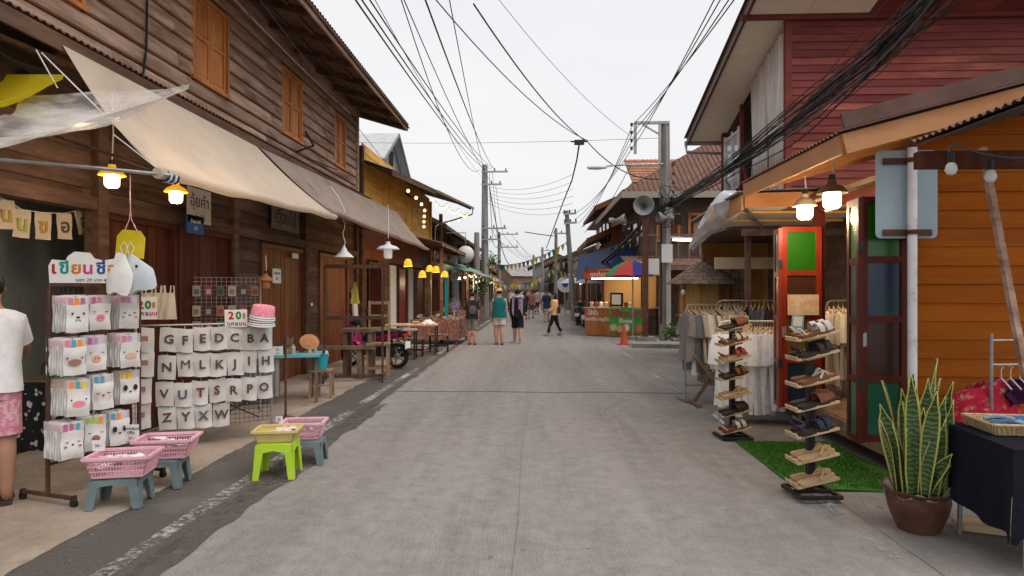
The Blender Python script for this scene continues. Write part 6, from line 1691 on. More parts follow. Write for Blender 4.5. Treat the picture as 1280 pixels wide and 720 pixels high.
for s in (-1, 1):
    MB().bar((-.28 * s, 0, .03), (.28 * s, .05 * s, .75), .04, .05).build('leg', wood_dusty, tr)
    MB().bar((-.28 * s, -.3, .025), (-.28 * s, .3, .025), .06, .05).build('foot', wood_dusty, tr)
wme = [garment_mesh(40 + i, cl('shirt_white_%d' % (i % 3), [(.82, .82, .81), (.84, .83, .81), (.78, .78, .77)][i % 3]), 1.0 + .07 * (i % 2), .38) for i in range(10)]
t, a, d, L, rz = rail('white tube clothes rail full of white shirts before the shop', (2.38, 8.35, .006), (3.42, 8.3, .006), 1.32, metal_wht)
for i in range(30):
    p = a + d * (.05 + (L - .08) * i / 29) + Vector((0, .0, 1.22))
    garment('white shirt on the white clothes rail', p, rz + R(62) + random.uniform(-.2, .2), wme[i % 10], 'white shirts on the rail')
t, a, d, L, rz = rail('tall grey clothes rail of dark garments behind the white shirts', (3.0, 10.6, .006), (4.5, 10.6, .006), 1.55, metal_grey)
dme = [garment_mesh(70 + i, gcol[[2, 6, 1, 2, 4, 5][i % 6]], .55, .34) for i in range(8)]
for i in range(20):
    garment('dark garment on the tall grey rail behind the white shirts', a + d * (.08 + (L - .16) * i / 19) + Vector((0, 0, 1.45)), rz + R(70) + random.uniform(-.2, .2), dme[i % 8], 'dark garments on the inner rail')
t, a, d, L, rz = rail('inner clothes rail of cream dresses seen through the doorway', (3.75, 8.3, .345), (4.9, 8.6, .345), 1.25, metal_grey)
for i in range(16):
    garment('cream long shirt hanging in the shop doorway', a + d * (.06 + (L - .12) * i / 15) + Vector((0, 0, 1.15)), rz + R(60) + random.uniform(-.2, .2), garment_mesh(100 + i % 4, gcol[3], .95, .34) if i < 4 else wme[i % 10], 'cream shirts inside the shop')
# upper shelf of goods in the shop
for i in range(10):
    m_ = tri[i % 6]; p = Vector((3.9 + .16 * (i % 5), 9.6 + .2 * (i // 5), 1.75))
# ------------------------------------------------------------------ plant
pp = Vector((2.76, 4.66, .006))
sn = thing('snake_plant', 'tall yellow-edged snake plant in a brown glazed pot', 'plant', pp)
pot_m = mat('glaze_brown', (.085, .038, .026), (.16, .075, .05), .35, 5, bump=.15, c3=(.06, .03, .022), s3=4)
def potf(u, v):
    prof = [(.13, 0), (.155, .05), (.19, .14), (.205, .22), (.20, .265), (.225, .285), (.238, .30), (.22, .30), (.185, .255), (.18, .24)]
    i = min(len(prof) - 2, int(v * (len(prof) - 1))); fr_ = v * (len(prof) - 1) - i
    r = prof[i][0] * (1 - fr_) + prof[i + 1][0] * fr_; z = prof[i][1] * (1 - fr_) + prof[i + 1][1] * fr_
    if i >= 5: r *= 1 + .05 * math.sin(u * 6.2832 * 7); z += .008 * math.sin(u * 6.2832 * 7)
    return Vector((r * math.cos(u * 6.2832), r * math.sin(u * 6.2832), z))
MB().grid(potf, 56, 18).build('pot', pot_m, sn, smooth=True)
MB().lathe([(.001, .25), (.1, .252), (.183, .245)], 16).build('soil', mat('soil', (.07, .05, .035), (.15, .11, .08), .95, 30, bump=.6), sn)
wrp = MB().slab(lambda u, v: Vector(((.19 + .03 * v) * math.cos(u * 6.2832), (.19 + .03 * v) * math.sin(u * 6.2832), .25 + (.05 + .035 * math.sin(u * 40) + .03 * math.sin(u * 17)) * v)), 60, 3, (0, 0, .002)); wrp.build('paper_wrap', mat('kraft_wrap', (.38, .30, .24), (.5, .42, .35), .8, 9), sn, smooth=True)
leaf_c = bpy.data.materials.new('snake_leaf'); leaf_c.use_nodes = True
nt = leaf_c.node_tree; b = nt.nodes['Principled BSDF']; b.inputs['Roughness'].default_value = .4
tc = nt.nodes.new('ShaderNodeTexCoord'); wv = nt.nodes.new('ShaderNodeTexWave'); wv.bands_direction = 'Z'; wv.inputs['Scale'].default_value = 9; wv.inputs['Distortion'].default_value = 7; wv.inputs['Detail'].default_value = 3; wv.inputs['Detail Scale'].default_value = 2
nt.links.new(tc.outputs['Object'], wv.inputs['Vector'])
cr = nt.nodes.new('ShaderNodeValToRGB'); cr.color_ramp.elements[0].color = (.035, .085, .025, 1); cr.color_ramp.elements[1].color = (.15, .22, .085, 1); cr.color_ramp.elements[0].position = .3
nt.links.new(wv.outputs[0], cr.inputs[0]); nt.links.new(cr.outputs[0], b.inputs['Base Color'])
leaf_e = mat('snake_leaf_edge', (.48, .45, .09), (.56, .52, .16), .45, 9)
rnd = random.Random(21)
for i in range(46):
    a = rnd.uniform(0, 6.28); r0 = rnd.uniform(.01, .14); hgt = rnd.choice([.42, .55, .62, .7, .8, .9]) * rnd.uniform(.85, 1.05)
    if i == 0: a, r0, hgt = 0, .02, 1.0
    base = Vector((r0 * math.cos(a), r0 * math.sin(a), .24)); out = Vector((math.cos(a), math.sin(a), 0)) * rnd.uniform(.03, .24) * (.4 + r0 * 5)
    tw = rnd.uniform(0, 3.14); w0 = rnd.uniform(.028, .044)
    vs = []; fs = []; ms = []; n = 10
    for k in range(n + 1):
        s = k / n; c = base + out * (s ** 1.7) + Vector((0, 0, hgt * s)); ta = tw + .9 * s
        wd = w0 * (.75 + .9 * math.sin(min(1, s * 1.25) * 1.9)) * (1 - s ** 5) * (.62 if s > .85 else 1) + .001
        dx = Vector((math.cos(ta), math.sin(ta), 0)); nn = Vector((-dx.y, dx.x, 0))
        for q in (-1, -.8, 0, .8, 1): vs.append(c + dx * wd * q + nn * (.016 * abs(q)))
    for k in range(n):
        for j in range(4): fs.append((k * 5 + j, k * 5 + j + 1, k * 5 + j + 6, k * 5 + j + 5)); ms.append(1 if j in (0, 3) else 0)
    mb = MB(); mb.v = [tuple(p) for p in vs]; mb.f = fs; mb.m = ms
    o = mb.build('leaf', [leaf_c, leaf_e], sn, smooth=True)
    sm = o.modifiers.new('thick', 'SOLIDIFY'); sm.thickness = .004; sm.offset = 0
# ------------------------------------------------------------------ cloth-covered table with trays
navy = mat('cloth_navy', (.006, .006, .013), (.012, .012, .021), .95, 50, bump=.3)
TB = Vector((3.42, 4.18, .006)); TR = R(-6)
tt = thing('covered_table', 'metal-legged table under a long navy cloth holding woven trays', 'table', TB, TR)
hw, hd_, hh = .55, .40, .78
MB().box((0, 0, hh - .02), (2 * hw - .06, 2 * hd_ - .06, .03)).build('table_top', wood_dusty, tt)
for x in (-hw + .1, hw - .1):
    for y in (-hd_ + .06, hd_ - .06): MB().tube([(x * 1.02, y * 1.05, 0), (x, y, hh - .04)], .016, 8).build('leg', metal_grey, tt)
per = [(-hw, -hd_), (hw, -hd_), (hw, hd_), (-hw, hd_), (-hw, -hd_)]
def clo(u, v):
    s = u * 4; i = min(3, int(s)); f_ = s - i
    x = per[i][0] * (1 - f_) + per[i + 1][0] * f_; y = per[i][1] * (1 - f_) + per[i + 1][1] * f_
    k = 1 + (.035 + .035 * math.sin(u * 70) + .03 * math.sin(u * 31 + 1)) * v
    edge = min(f_, 1 - f_)
    return Vector((x * k, y * k, hh + .006 - (.50 + .03 * math.sin(u * 22) + .05 * (edge < .04)) * v))
c_ = MB(); c_.slab(clo, 120, 8, (0, 0, -.003)); c_.add([(x, y, hh + .007) for x, y in per[:4]], [(0, 1, 2, 3)])
c_.build('cloth', navy, tt, smooth=True)
weave = mat('tray_weave', (.48, .33, .16), (.64, .48, .28), .8, 70, bump=.9, lo=.4, hi=.6)
MTb = Matrix.Rotation(TR, 3, 'Z')
def tray(label, p, rz, w, d):
    t = thing('woven_tray', label, 'tray', p, rz)
    MB().box((0, 0, .008), (w * .9, d * .9, .012)).build('base', weave, t)
    r = MB(); cor = [(-1, -1), (1, -1), (1, 1), (-1, 1)]
    for i in range(4):
        a, c = cor[i], cor[(i + 1) % 4]
        A_, C_ = Vector((a[0] * w / 2, a[1] * d / 2, .07)), Vector((c[0] * w / 2, c[1] * d / 2, .07))
        A0, C0 = Vector((a[0] * w * .45, a[1] * d * .45, .004)), Vector((c[0] * w * .45, c[1] * d * .45, .004))
        r.prism([A0, C0, C_, A_], ((A0 + C0) / 2).normalized() * -.008)
        r.tube([A_, C_], .011, 6)
        n_ = int((C_ - A_).length / .03)
        for k in range(n_): r.bar(A_.lerp(C_, (k + .5) / n_) + (A_ + C_).normalized() * .004, A0.lerp(C0, (k + .5) / n_) + (A0 + C0).normalized() * .004, .012, .006)
    r.build('rim', weave, t)
    return t
T1 = TB + MTb @ Vector((-.22, .12, hh + .012)); T2 = TB + MTb @ Vector((.05, -.22, hh + .012)); T3 = TB + MTb @ Vector((.32, .17, hh + .012))
tray('woven tray of dark sunglasses at the plant side of the navy table', T1, TR, .50, .36)
tray('woven tray at the outer corner of the navy table', T2, TR, .46, .34)
tray('woven tray of folded blue cloths at the back of the navy table', T3, TR, .44, .32)
blues = [cl('scarf_blue', (.06, .13, .26)), cl('scarf_indigo', (.02, .025, .06)), cl('scarf_sky', (.22, .32, .42))]
for i in range(9):
    T = (T1, T3, T1)[i % 3]; rnd = random.Random(i)
    o = MB().slab(lambda u, v: Vector(((u - .5) * .17, (v - .5) * .08, .02 * math.sin(3.1 * u) + .008 * math.sin(9 * v + i))), 6, 6, (0, 0, -.012)).build('folded_cloth', blues[i % 3], None, T + MTb @ Vector((rnd.uniform(-.13, .13), rnd.uniform(-.08, .08), .04 + .012 * (i // 3))), (0, 0, rnd.uniform(-.6, .6)), smooth=True)
    tag(o, 'small folded %s cloth in the %s woven tray on the navy table' % (['blue', 'indigo', 'sky blue'][i % 3], ['plant-side', 'rear'][i % 3 == 1]), 'cloth', 'folded cloths in trays')
# garment rail with red skirt at the edge
hr = thing('hanger_rail', 'grey metal ladder rail with white hangers by the orange wall', 'clothes rail', PY(1239, 535, 5.3))
o_ = PY(1239, 535, 5.3)
for dx in (0, .62): MB().tube([(dx, 0, -.62), (dx, 0, .78)], .014, 8).build('post', metal_grey, hr)
for dz in (.72, .52): MB().tube([(0, 0, dz), (.62, 0, dz + .01)], .010, 8).build('rail', metal_grey, hr)
for i in range(7):
    o = MB().tube([(0, 0, -.09), (0, 0, -.02), (.018, 0, 0), (0, 0, .018), (-.014, 0, .006)], .0035, 5).tube([(-.02, -.14, -.16), (0, 0, -.09), (.02, .14, -.16)], .006, 6).build('coat_hanger', enamel, None, o_ + Vector((.08 + .075 * i, -.0, .50)))
    tag(o, 'white plastic hanger on the grey ladder rail', 'hanger', 'white hangers')
red_pr = mat('cloth_red_print', (.42, .012, .035), (.48, .02, .05), .9, 9, bump=.4, c3=(.66, .45, .30), s3=17)
def rdf(u, v):
    a = u * 6.2832; r = .10 + .16 * v ** .6
    return Vector((math.cos(a) * r * 1.5 + .03 * math.sin(a * 6) * v, math.sin(a) * r * .7, .05 - .48 * v + .04 * math.sin(a * 5) * v + .05 * math.cos(a) * (1 - v)))
tag(MB().slab(rdf, 40, 10, (0, 0, -.004)).build('red_skirt', red_pr, None, o_ + Vector((.02, .12, .30)), smooth=True), 'gathered red floral skirt hanging on the ladder rail', 'skirt')
tag(MB().slab(lambda u, v: Vector(((u - .5) * .5 + .03 * math.sin(v * 9), -.05 + .04 * math.sin(u * 14), .34 - .2 * v - .12 * abs(u - .5))), 16, 6, (0, .03, 0)).build('plum_blouse', cl('top_plum', (.05, .012, .05)), None, o_ + Vector((.38, .02, .1)), smooth=True), 'dark plum top on the ladder rail beside the red skirt', 'garment')
# loose plank by the pot
tag(MB().box((0, 0, .03), (.5, .16, .05)).build('loose_board', wood_pale, None, (3.28, 4.62, .008), (0, 0, R(-20))), 'short pale board lying under the navy table', 'board')

# ------------------------------------------------------------------ thatched kiosk
HK = Vector((4.35, 16.6, .006))
hk = thing('thatched_kiosk', 'round-roofed wooden kiosk with shingle roof and bamboo shutters', 'kiosk', HK)
bam = mat('bamboo_mat', (.34, .22, .08), (.46, .32, .14), .7, 8, (2, 2, .3), bump=.3)
ow = mat('kiosk_orange_wood', (.38, .14, .035), (.46, .19, .05), .6, 5, (1, 1, .3), bump=.2)
MB().lathe([(.62, .12), (.62, 1.0)], 8, close=True, rot=(0, 0, R(22.5))).build('base_wall', ow, hk)
MB().lathe([(.66, 1.0), (.74, 1.03), (.74, 1.07)], 8, close=True, rot=(0, 0, R(22.5))).build('counter', wood_dusty, hk)
for i in range(8):
    a = R(45 * i); w_ = .44
    MB().box((0, -.55, 1.5), (w_, .03, .85)).build('shutter', bam, hk, (0, 0, 0), (0, 0, a))
    MB().box((0, -.61, 1.5), (.06, .06, .9)).build('post', ow, hk, (0, 0, 0), (0, 0, a + R(22.5)))
shg = mat('shingle_brown', (.18, .12, .088), (.30, .215, .16), .85, 8, rnd=.25, bump=.3)
MB().lathe([(.93, 1.86), (.16, 2.42)], 24).build('roof', wood_shade, hk)
for r_ in range(6):
    f0, f1 = r_ / 6, (r_ + 1.25) / 6
    ra, za = .97 - .80 * f0, 1.86 + .58 * f0; rb, zb = .97 - .80 * min(1, f1), 1.86 + .58 * min(1, f1)
    n = max(8, int(26 * (1 - f0 * .75)))
    mb = MB(); hwid = math.pi / n * .95
    mb.prism([(ra * math.sin(-hwid), -ra * math.cos(hwid), za), (ra * math.sin(hwid), -ra * math.cos(hwid), za), (rb * math.sin(hwid), -rb * math.cos(hwid), zb - .02), (rb * math.sin(-hwid), -rb * math.cos(hwid), zb - .02)], (0, -.0, .025))
    me = mb.mesh('shingle', shg)
    for k in range(n): place('shingle', me, hk, (0, 0, 0), (0, 0, 6.2832 * (k + .5 * (r_ % 2)) / n))
MB().cyl((0, 0, 2.40), (0, 0, 2.66), .05, 8).build('finial', wood_dusty, hk)
MB().box((0, 0, .06), (1.0, 1.0, .12)).build('plinth', dark_in, hk)
tag(MB().lathe([(.001, -.08), (.04, -.07), (.06, -.01), (.05, .03), (.02, .06)], 12).build('lamp_globe', enamel, None, PY(854, 365, 15.9), smooth=True), 'small white globe lamp on the thatched kiosk', 'lamp')
# open shop behind: coloured notices
ob = thing('open_shopfront', 'dark open shopfront with ochre back wall behind the kiosk', 'shop', (5.6, 15.2, 0))
MB().box((0, 0, 1.5), (2.6, .1, 3.0)).build('wall', mat('plaster_ochre', (.42, .22, .06), (.5, .28, .09), .8, 3), ob, (.2, 2.2, 0))
MB().box((0, 0, 3.05), (3.4, 5.2, .10)).build('canopy_roof', tin_rust, ob, (.1, -.2, 0))
MB().box((0, 0, 2.9), (3.4, .06, .22)).build('fascia', wood_shade, ob, (.1, -2.75, 0))
for x in (-1.4, 1.4): MB().box((0, 0, 1.5), (.1, .1, 3)).build('post', wood_shade, ob, (x, -2.5, 0))
for i in range(9):
    o = MB().box((0, 0, 0), (.19, .01, .26)).build('notice', mat('poster_%d' % (i % 5), [(.5, .1, .06), (.55, .42, .08), (.12, .2, .4), (.5, .45, .4), (.2, .35, .12)][i % 5], (.6, .5, .4), .6, 7), None, (5.15 + .24 * (i % 3), 17.32, 1.55 + .3 * (i // 3)))
    tag(o, 'bright little poster on the ochre wall behind the kiosk', 'poster', 'posters on the ochre wall')
tag(MB().box((0, 0, 0), (1.3, .05, .26)).build('sign_board', mat('sign_cream', (.52, .42, .25), (.6, .5, .32), .6, 4), None, PY(930, 329, 14.2)), 'long cream signboard in the dark shopfront', 'sign')
for i, (x, y) in enumerate([(5.0, 14.6), (5.9, 14.9), (5.45, 15.6)]):
    person('person in %s seated in shade behind the clothes rails' % ['a maroon top', 'a dark tee', 'a black shirt'][i], (x, y, -.35), R(20), 1.65, cl('seat_top_%d' % i, [(.2, .03, .03), (.04, .04, .05), (.02, .02, .02)][i]), cl('seat_leg', (.03, .03, .04)), skin, sleeve=.45, leg_len=1.8, detail=1)
# ------------------------------------------------------------------ food stall on the right
FS = Vector((3.15, 23.6, .006)); FZ = R(-32)
fs = thing('food_stall', 'wooden food stall with orange lettered sign and green banner', 'stall', FS, FZ)
stall_w = mat('stall_wood', (.36, .13, .045), (.46, .19, .075), .55, 5, (2, 2, .3), rnd=.1, bump=.2)
W_, D_ = 2.3, 1.5
for i in range(15):
    MB().box((0, 0, .52), (W_ / 15 - .006, .03, 1.0)).build('plank', stall_w, fs, (-W_ / 2 + W_ / 15 * (i + .5), -D_ / 2, 0))
for i in range(10):
    MB().box((0, 0, .52), (.03, D_ / 10 - .006, 1.0)).build('plank', stall_w, fs, (-W_ / 2, -D_ / 2 + D_ / 10 * (i + .5), 0))
MB().box((0, 0, 1.04), (W_ + .1, D_ + .1, .04)).build('counter', wood_pale, fs)
for x in (-1, 1):
    for y in (-1, 1): MB().box((x * (W_ / 2 - .04), y * (D_ / 2 - .04), 1.3), (.07, .07, 2.55)).build('post', metal_rust, fs)
MB().box((0, -D_ / 2 - .02, 2.28), (W_, .04, .28)).build('sign_board', mat('sign_orange', (.60, .10, .02), rough=.5), fs)
text('ถูกต้อง หมูฝอยทอง', .23, paper, fs, (0, -D_ / 2 - .045, 2.27), bold=.003)
MB().box((-W_ / 2 - .02, 0, 2.28), (.04, D_, .28)).build('sign_board', MATS['sign_orange'], fs)
MB().box((-.45, -D_ / 2 - .025, .78), (.5, .012, .18)).build('sign_strip', paper, fs) if False else None
text('ไส้อั่ว', .22, paper, fs, (-.80, -D_ / 2 - .018, .85), bold=.004); text('ข้าวเหนียว หมูปิ้ง', .17, paper, fs, (-.72, -D_ / 2 - .018, .62), bold=.003)
text('ไส้อั่ว', .2, paper, fs, (-W_ / 2 - .018, .1, .85), (R(90), 0, R(-90)), bold=.004)
MB().box((0, 0, 1.35), (.5, .04, .5)).build('menu_board', ink, fs, (.05, -D_ / 2 + .2, 0)); MB().box((0, -.025, 1.35), (.36, .01, .36)).build('menu_sheet', paper, fs, (.05, -D_ / 2 + .2, 0))
MB().box((0, 0, 2.12), (W_ * .8, .05, .04)).build('tube_light', MATS['tube_glow'], fs, (0, -D_ / 2 + .1, 0))
plight((0, -.45, 2.0), 45, (1, .7, .38)).parent = fs
MB().box((0, 0, 2.48), (W_ + .2, D_ + .2, .05)).build('roof', tin_rust, fs)
MB().box((0, 0, 1.5), (W_, .04, 1.6)).build('back_wall', mat('stall_back', (.42, .30, .14), rough=.7), fs, (0, D_ / 2, 0))
rnd = random.Random(8)
for i in range(9):
    o = MB().lathe([(.001, 0), (.06, 0), (.08, .16), (.05, .2), (.001, .2)], 10).build('food_jar', [celly, tri[1], paper][i % 3], None, FS + Matrix.Rotation(FZ, 3, 'Z') @ Vector((-1.0 + .2 * i, -.5, 1.062)), smooth=True); tag(o, 'small food jar on the stall counter', 'jar', 'jars on the food stall')
gb_ = thing('green_banner', 'green banner with bold white and pink Thai lettering tied to the food stall', 'banner', FS + Matrix.Rotation(FZ, 3, 'Z') @ Vector((.55, -D_ / 2 - .05, .62)), FZ)
MB().slab(lambda u, v: Vector(((u - .5) * 1.35, .01 * math.sin(u * 9), (.5 - v) * .92)), 10, 6, (0, .008, 0)).build('sheet', mat('banner_green', (.03, .34, .05), (.10, .52, .08), .5, 4), gb_)
text('เมี่ยงปลา', .33, mat('banner_magenta', (.5, .03, .12), rough=.6), gb_, (0, -.02, .22), bold=.012); text('ไส้กรอก', .18, paper, gb_, (0, -.02, -.04), bold=.006)
for i in range(5): MB().lathe([(.001, 0), (.11, .004), (.13, 0)], 14, rot=(R(90), 0, 0)).build('printed_food', [celly, face_mats[1], paper, face_mats[3], face_mats[2]][i], gb_, (-.5 + .25 * i, -.022, -.28 - .05 * (i % 2)))
# parasol with coloured panels
UB = PY(791, 342, 21.6); um = thing('parasol', 'round parasol with red, blue, yellow and green panels over the food stall', 'parasol', (UB.x, UB.y, .006))
cols = [(.55, .42, .05), (.05, .30, .12), (.06, .07, .33), (.05, .32, .10), (.05, .36, .12), (.60, .10, .09), (.07, .07, .36), (.70, .52, .05)]
zt = UB.z + .42; rad = .98
for i in range(8):
    a0, a1 = i * .7854 - .15, (i + 1) * .7854 - .15
    def f(u, v, a0=a0, a1=a1):
        a = a0 + (a1 - a0) * u; r = rad * v * (1 - .035 * math.sin(math.pi * u) * v)
        return Vector((r * math.cos(a), r * math.sin(a), zt - .52 * v ** 2.3 + .03 * math.sin(math.pi * u) * v))
    MB().slab(f, 5, 8, (0, 0, -.004)).build('panel', mat('parasol_%d' % i, cols[i], rough=.8, translucent=.3), um, smooth=True)
    MB().tube([f(0, v / 5) - Vector((0, 0, .012)) for v in range(1, 6)], .008, 5).build('rib', metal_grey, um)
MB().cyl((0, 0, 0), (0, 0, zt + .06), .025, 8).build('pole', metal_grey, um); MB().lathe([(.001, .12), (.2, .10), (.24, 0)], 14).build('base', concrete, um)
# blue tarpaulin canopy
bt_ = MB().slab(lambda u, v: Vector((0, 0, 0)) + PY(723, 347, 27).lerp(PY(800, 322, 29), u).lerp(PY(722, 355, 24.5).lerp(PY(812, 352, 23.2), u) if False else PY(720, 352, 24.8).lerp(PY(790, 340, 23.4), u), v) + Vector((0, 0, .9 * (1 - v) + .06 * math.sin(u * 14) * v)), 16, 8, (0, 0, -.005)).build('blue_tarpaulin', mat('tarp_blue', (.010, .024, .085), (.015, .035, .12), .5, 3, translucent=.15), smooth=True)
tag(bt_, 'dark blue tarpaulin canopy sloping behind the coloured parasol', 'tarpaulin')
# traffic cone
cn = thing('traffic_cone', 'orange traffic cone by the rusty post base', 'cone', G(780, 431))
MB().lathe([(.13, .03), (.125, .05), (.035, .62), (.02, .63)], 16).build('body', mat('cone_orange', (.55, .075, .03), (.5, .10, .05), .5, 5), cn, smooth=True); MB().box((0, 0, .018), (.34, .34, .035)).build('base', MATS['cone_orange'], cn)
tag(MB().box((0, 0, .06), (1.5, 1.3, .12)).build('kerb_slab', concrete, None, (3.65, 19.2, 0), (0, 0, R(-10))), kind='structure')
# rusty post with loudspeakers
rp_ = thing('loudspeaker_post', 'rust-brown steel post with concrete foot carrying loudspeaker horns', 'post', (3.38, 19.8, .12))
MB().box((0, 0, 1.98), (.17, .17, 3.9)).build('post', mat('post_rust', (.085, .035, .022), (.14, .06, .04), .75, 6, bump=.3), rp_); MB().box((0, 0, .06), (.55, .55, .14)).build('foot', concrete, rp_)
def horn(p, rz, r=.34):
    h_ = MB(); h_.lathe([(.04, .34), (.06, .2), (.12, .06), (.24, -.10), (r, -.18), (r - .01, -.19), (.22, -.10), (.10, .06), (.04, .2)], 22, rot=(R(-90), 0, 0)); h_.cyl((0, .3, 0), (0, .5, 0), .11, 12); return h_.build('horn', mat('horn_grey', (.20, .21, .21), (.28, .29, .29), .5, 4), rp_, p, (0, 0, rz), smooth=True)
horn((-.06, -.1, 4.22), R(-12), .32); horn((-.7, .5, 3.85), R(70), .25).scale = (.75,) * 3; horn((.6, .4, 3.9), R(-80), .25).scale = (.75,) * 3
br = MB(); br.bar((-.75, .1, 3.72), (.65, .1, 3.72), .05); br.cyl((-.06, .1, 3.7), (-.06, .1, 4.1), .025, 8); br.build('cross_bar', metal_rust, rp_)
sgn = MB().box((0, 0, 0), (.34, .02, .5)).build('small_sign', enamel, None, PY(817, 333, 20.2)); tag(sgn, 'small pale sheet sign between the rusty post and concrete pole', 'sign')
# ------------------------------------------------------------------ utility poles
def upole(label, base, top, r=.15, arms=(), group='utility poles', square=True):
    t = thing('utility_pole', label, 'utility pole', base, 0, group)
    MB().tube([(0, 0, -.02), (0, 0, top)], [r * 1.15, r * .75], 4 if square else 10).build('pole', concrete, t, rot=(0, 0, R(45)))
    ins_me = MB().lathe([(.03, 0), (.05, .03), (.03, .05), (.055, .08), (.03, .11), (.045, .14), (.02, .17)], 10).mesh('insulator', mat('insulator_brown', (.09, .035, .025), rough=.3), True)
    for z, l, y in arms:
        MB().box((l / 2 - .2 if l > 0 else l / 2 + .2, -r - .04, z), (abs(l), .08, .10)).build('cross_arm', metal_grey, t)
        for k in range(3): place('insulator', ins_me, t, ((l / 2 - .2 if l > 0 else l / 2 + .2) + (k - 1) * abs(l) * .42, -r - .04, z + .05))
    return t
up1 = thing('utility_pole', 'concrete utility pole with street lamp arm and square steel bracket', 'utility pole', (4.22, 20.9, .006), 0, 'utility poles')
MB().tube([(0, 0, 0), (0, 0, 7.2)], [.2, .15], 4).build('pole', concrete, up1, rot=(0, 0, R(45)))
bk_ = MB(); bk_.bar((.12, -.1, 7.22), (-1.02, -.1, 7.22), .09); bk_.bar((-1.0, -.1, 7.2), (-1.0, -.1, 6.2), .09); bk_.bar((-.75, -.1, 7.16), (-.15, -.1, 6.8), .05); bk_.bar((-.2, -.1, 7.15), (-.2, -.1, 5.85), .08); bk_.build('bracket', metal_grey, up1)
ins = MB().lathe([(.03, -.02), (.055, .0), (.03, .03), (.055, .06), (.03, .09)], 10).mesh('insulator', mat('insulator_brown', (.09, .035, .025), rough=.3), True)
for k in range(4): place('insulator', ins, up1, (-1.12, -.1, 6.35 + .26 * k))
for k in range(6): place('insulator', ins, up1, (.24, -.15, 4.3 + .3 * k))
MB().tube([(-.1, -.1, 5.85), (-1.5, -.2, 5.82), (-2.0, -.2, 5.78)], .03, 8).build('lamp_arm', metal_grey, up1)
lm = MB(); lm.lathe([(.001, -.36), (.09, -.30), (.11, 0), (.06, .28), (.03, .32)], 14, rot=(0, R(90), 0), sx=.7); lm.build('lamp_head', enamel, up1, (-2.25, -.2, 5.74), smooth=True)
MB().tube([(-.18, -.22, .6), (-.16, -.2, 4.8)], .03, 6).build('conduit', wire, up1); MB().box((.0, -.25, 2.9), (.35, .16, .6)).build('meter_box', enamel, up1)
for i in range(3): MB().box((-.25 + .3 * i, -.3, 4.0 + .25 * (i % 2)), (.22, .14, .3)).build('junction_box', [metal_blk, enamel, metal_blk][i], up1)
upole('tall concrete pole with two crossarms beside the ochre house eave', PY(606, 361, 40) * 1.0 - Vector((0, 0, EYE)), 9.7, .24, [(9.2, 1.7, 0), (8.4, 1.3, 0), (5.6, 1.6, 0), (4.9, 1.2, 0)])
upole('white-topped concrete pipe column close to the tall crossarm pole', PY(596, 361, 36) - Vector((0, 0, EYE)), 5.0, .20, (), square=False)
upole('slim concrete pole with low crossarm above the left row of roofs', PY(624, 361, 58) - Vector((0, 0, EYE)), 7.0, .17, [(6.8, 2.0, 0), (5.6, 2.0, 0)])
upole('grey concrete pole leaning by the row of flags', PY(718, 361, 34) - Vector((0, 0, EYE)), 6.0, .15, [(5.8, .7, 0), (5.3, .7, 0)]).rotation_euler = (0, R(-4), 0)
upole('concrete pole rising behind the flags on the far bend', PY(695, 361, 46) - Vector((0, 0, EYE)), 6.2, .14, [(5.8, 1.2, 0)])
upole('distant thin pole among the far wires', PY(678, 361, 70) - Vector((0, 0, EYE)), 6.4, .16, [(6, 1.5, 0)])
upole('distant thin pole over the orange far roof', PY(667, 361, 85) - Vector((0, 0, EYE)), 6.4, .16, [(6, 1.6, 0)])
rpole = MB().cyl((0, 0, 0), (0, 0, 5.3), .09, 8).build('rust_pole', MATS['post_rust'], None, (-4.6, 29.6, .006)); tag(rpole, 'plain rusty pole standing by the gutter pipe of the ochre house', 'pole')

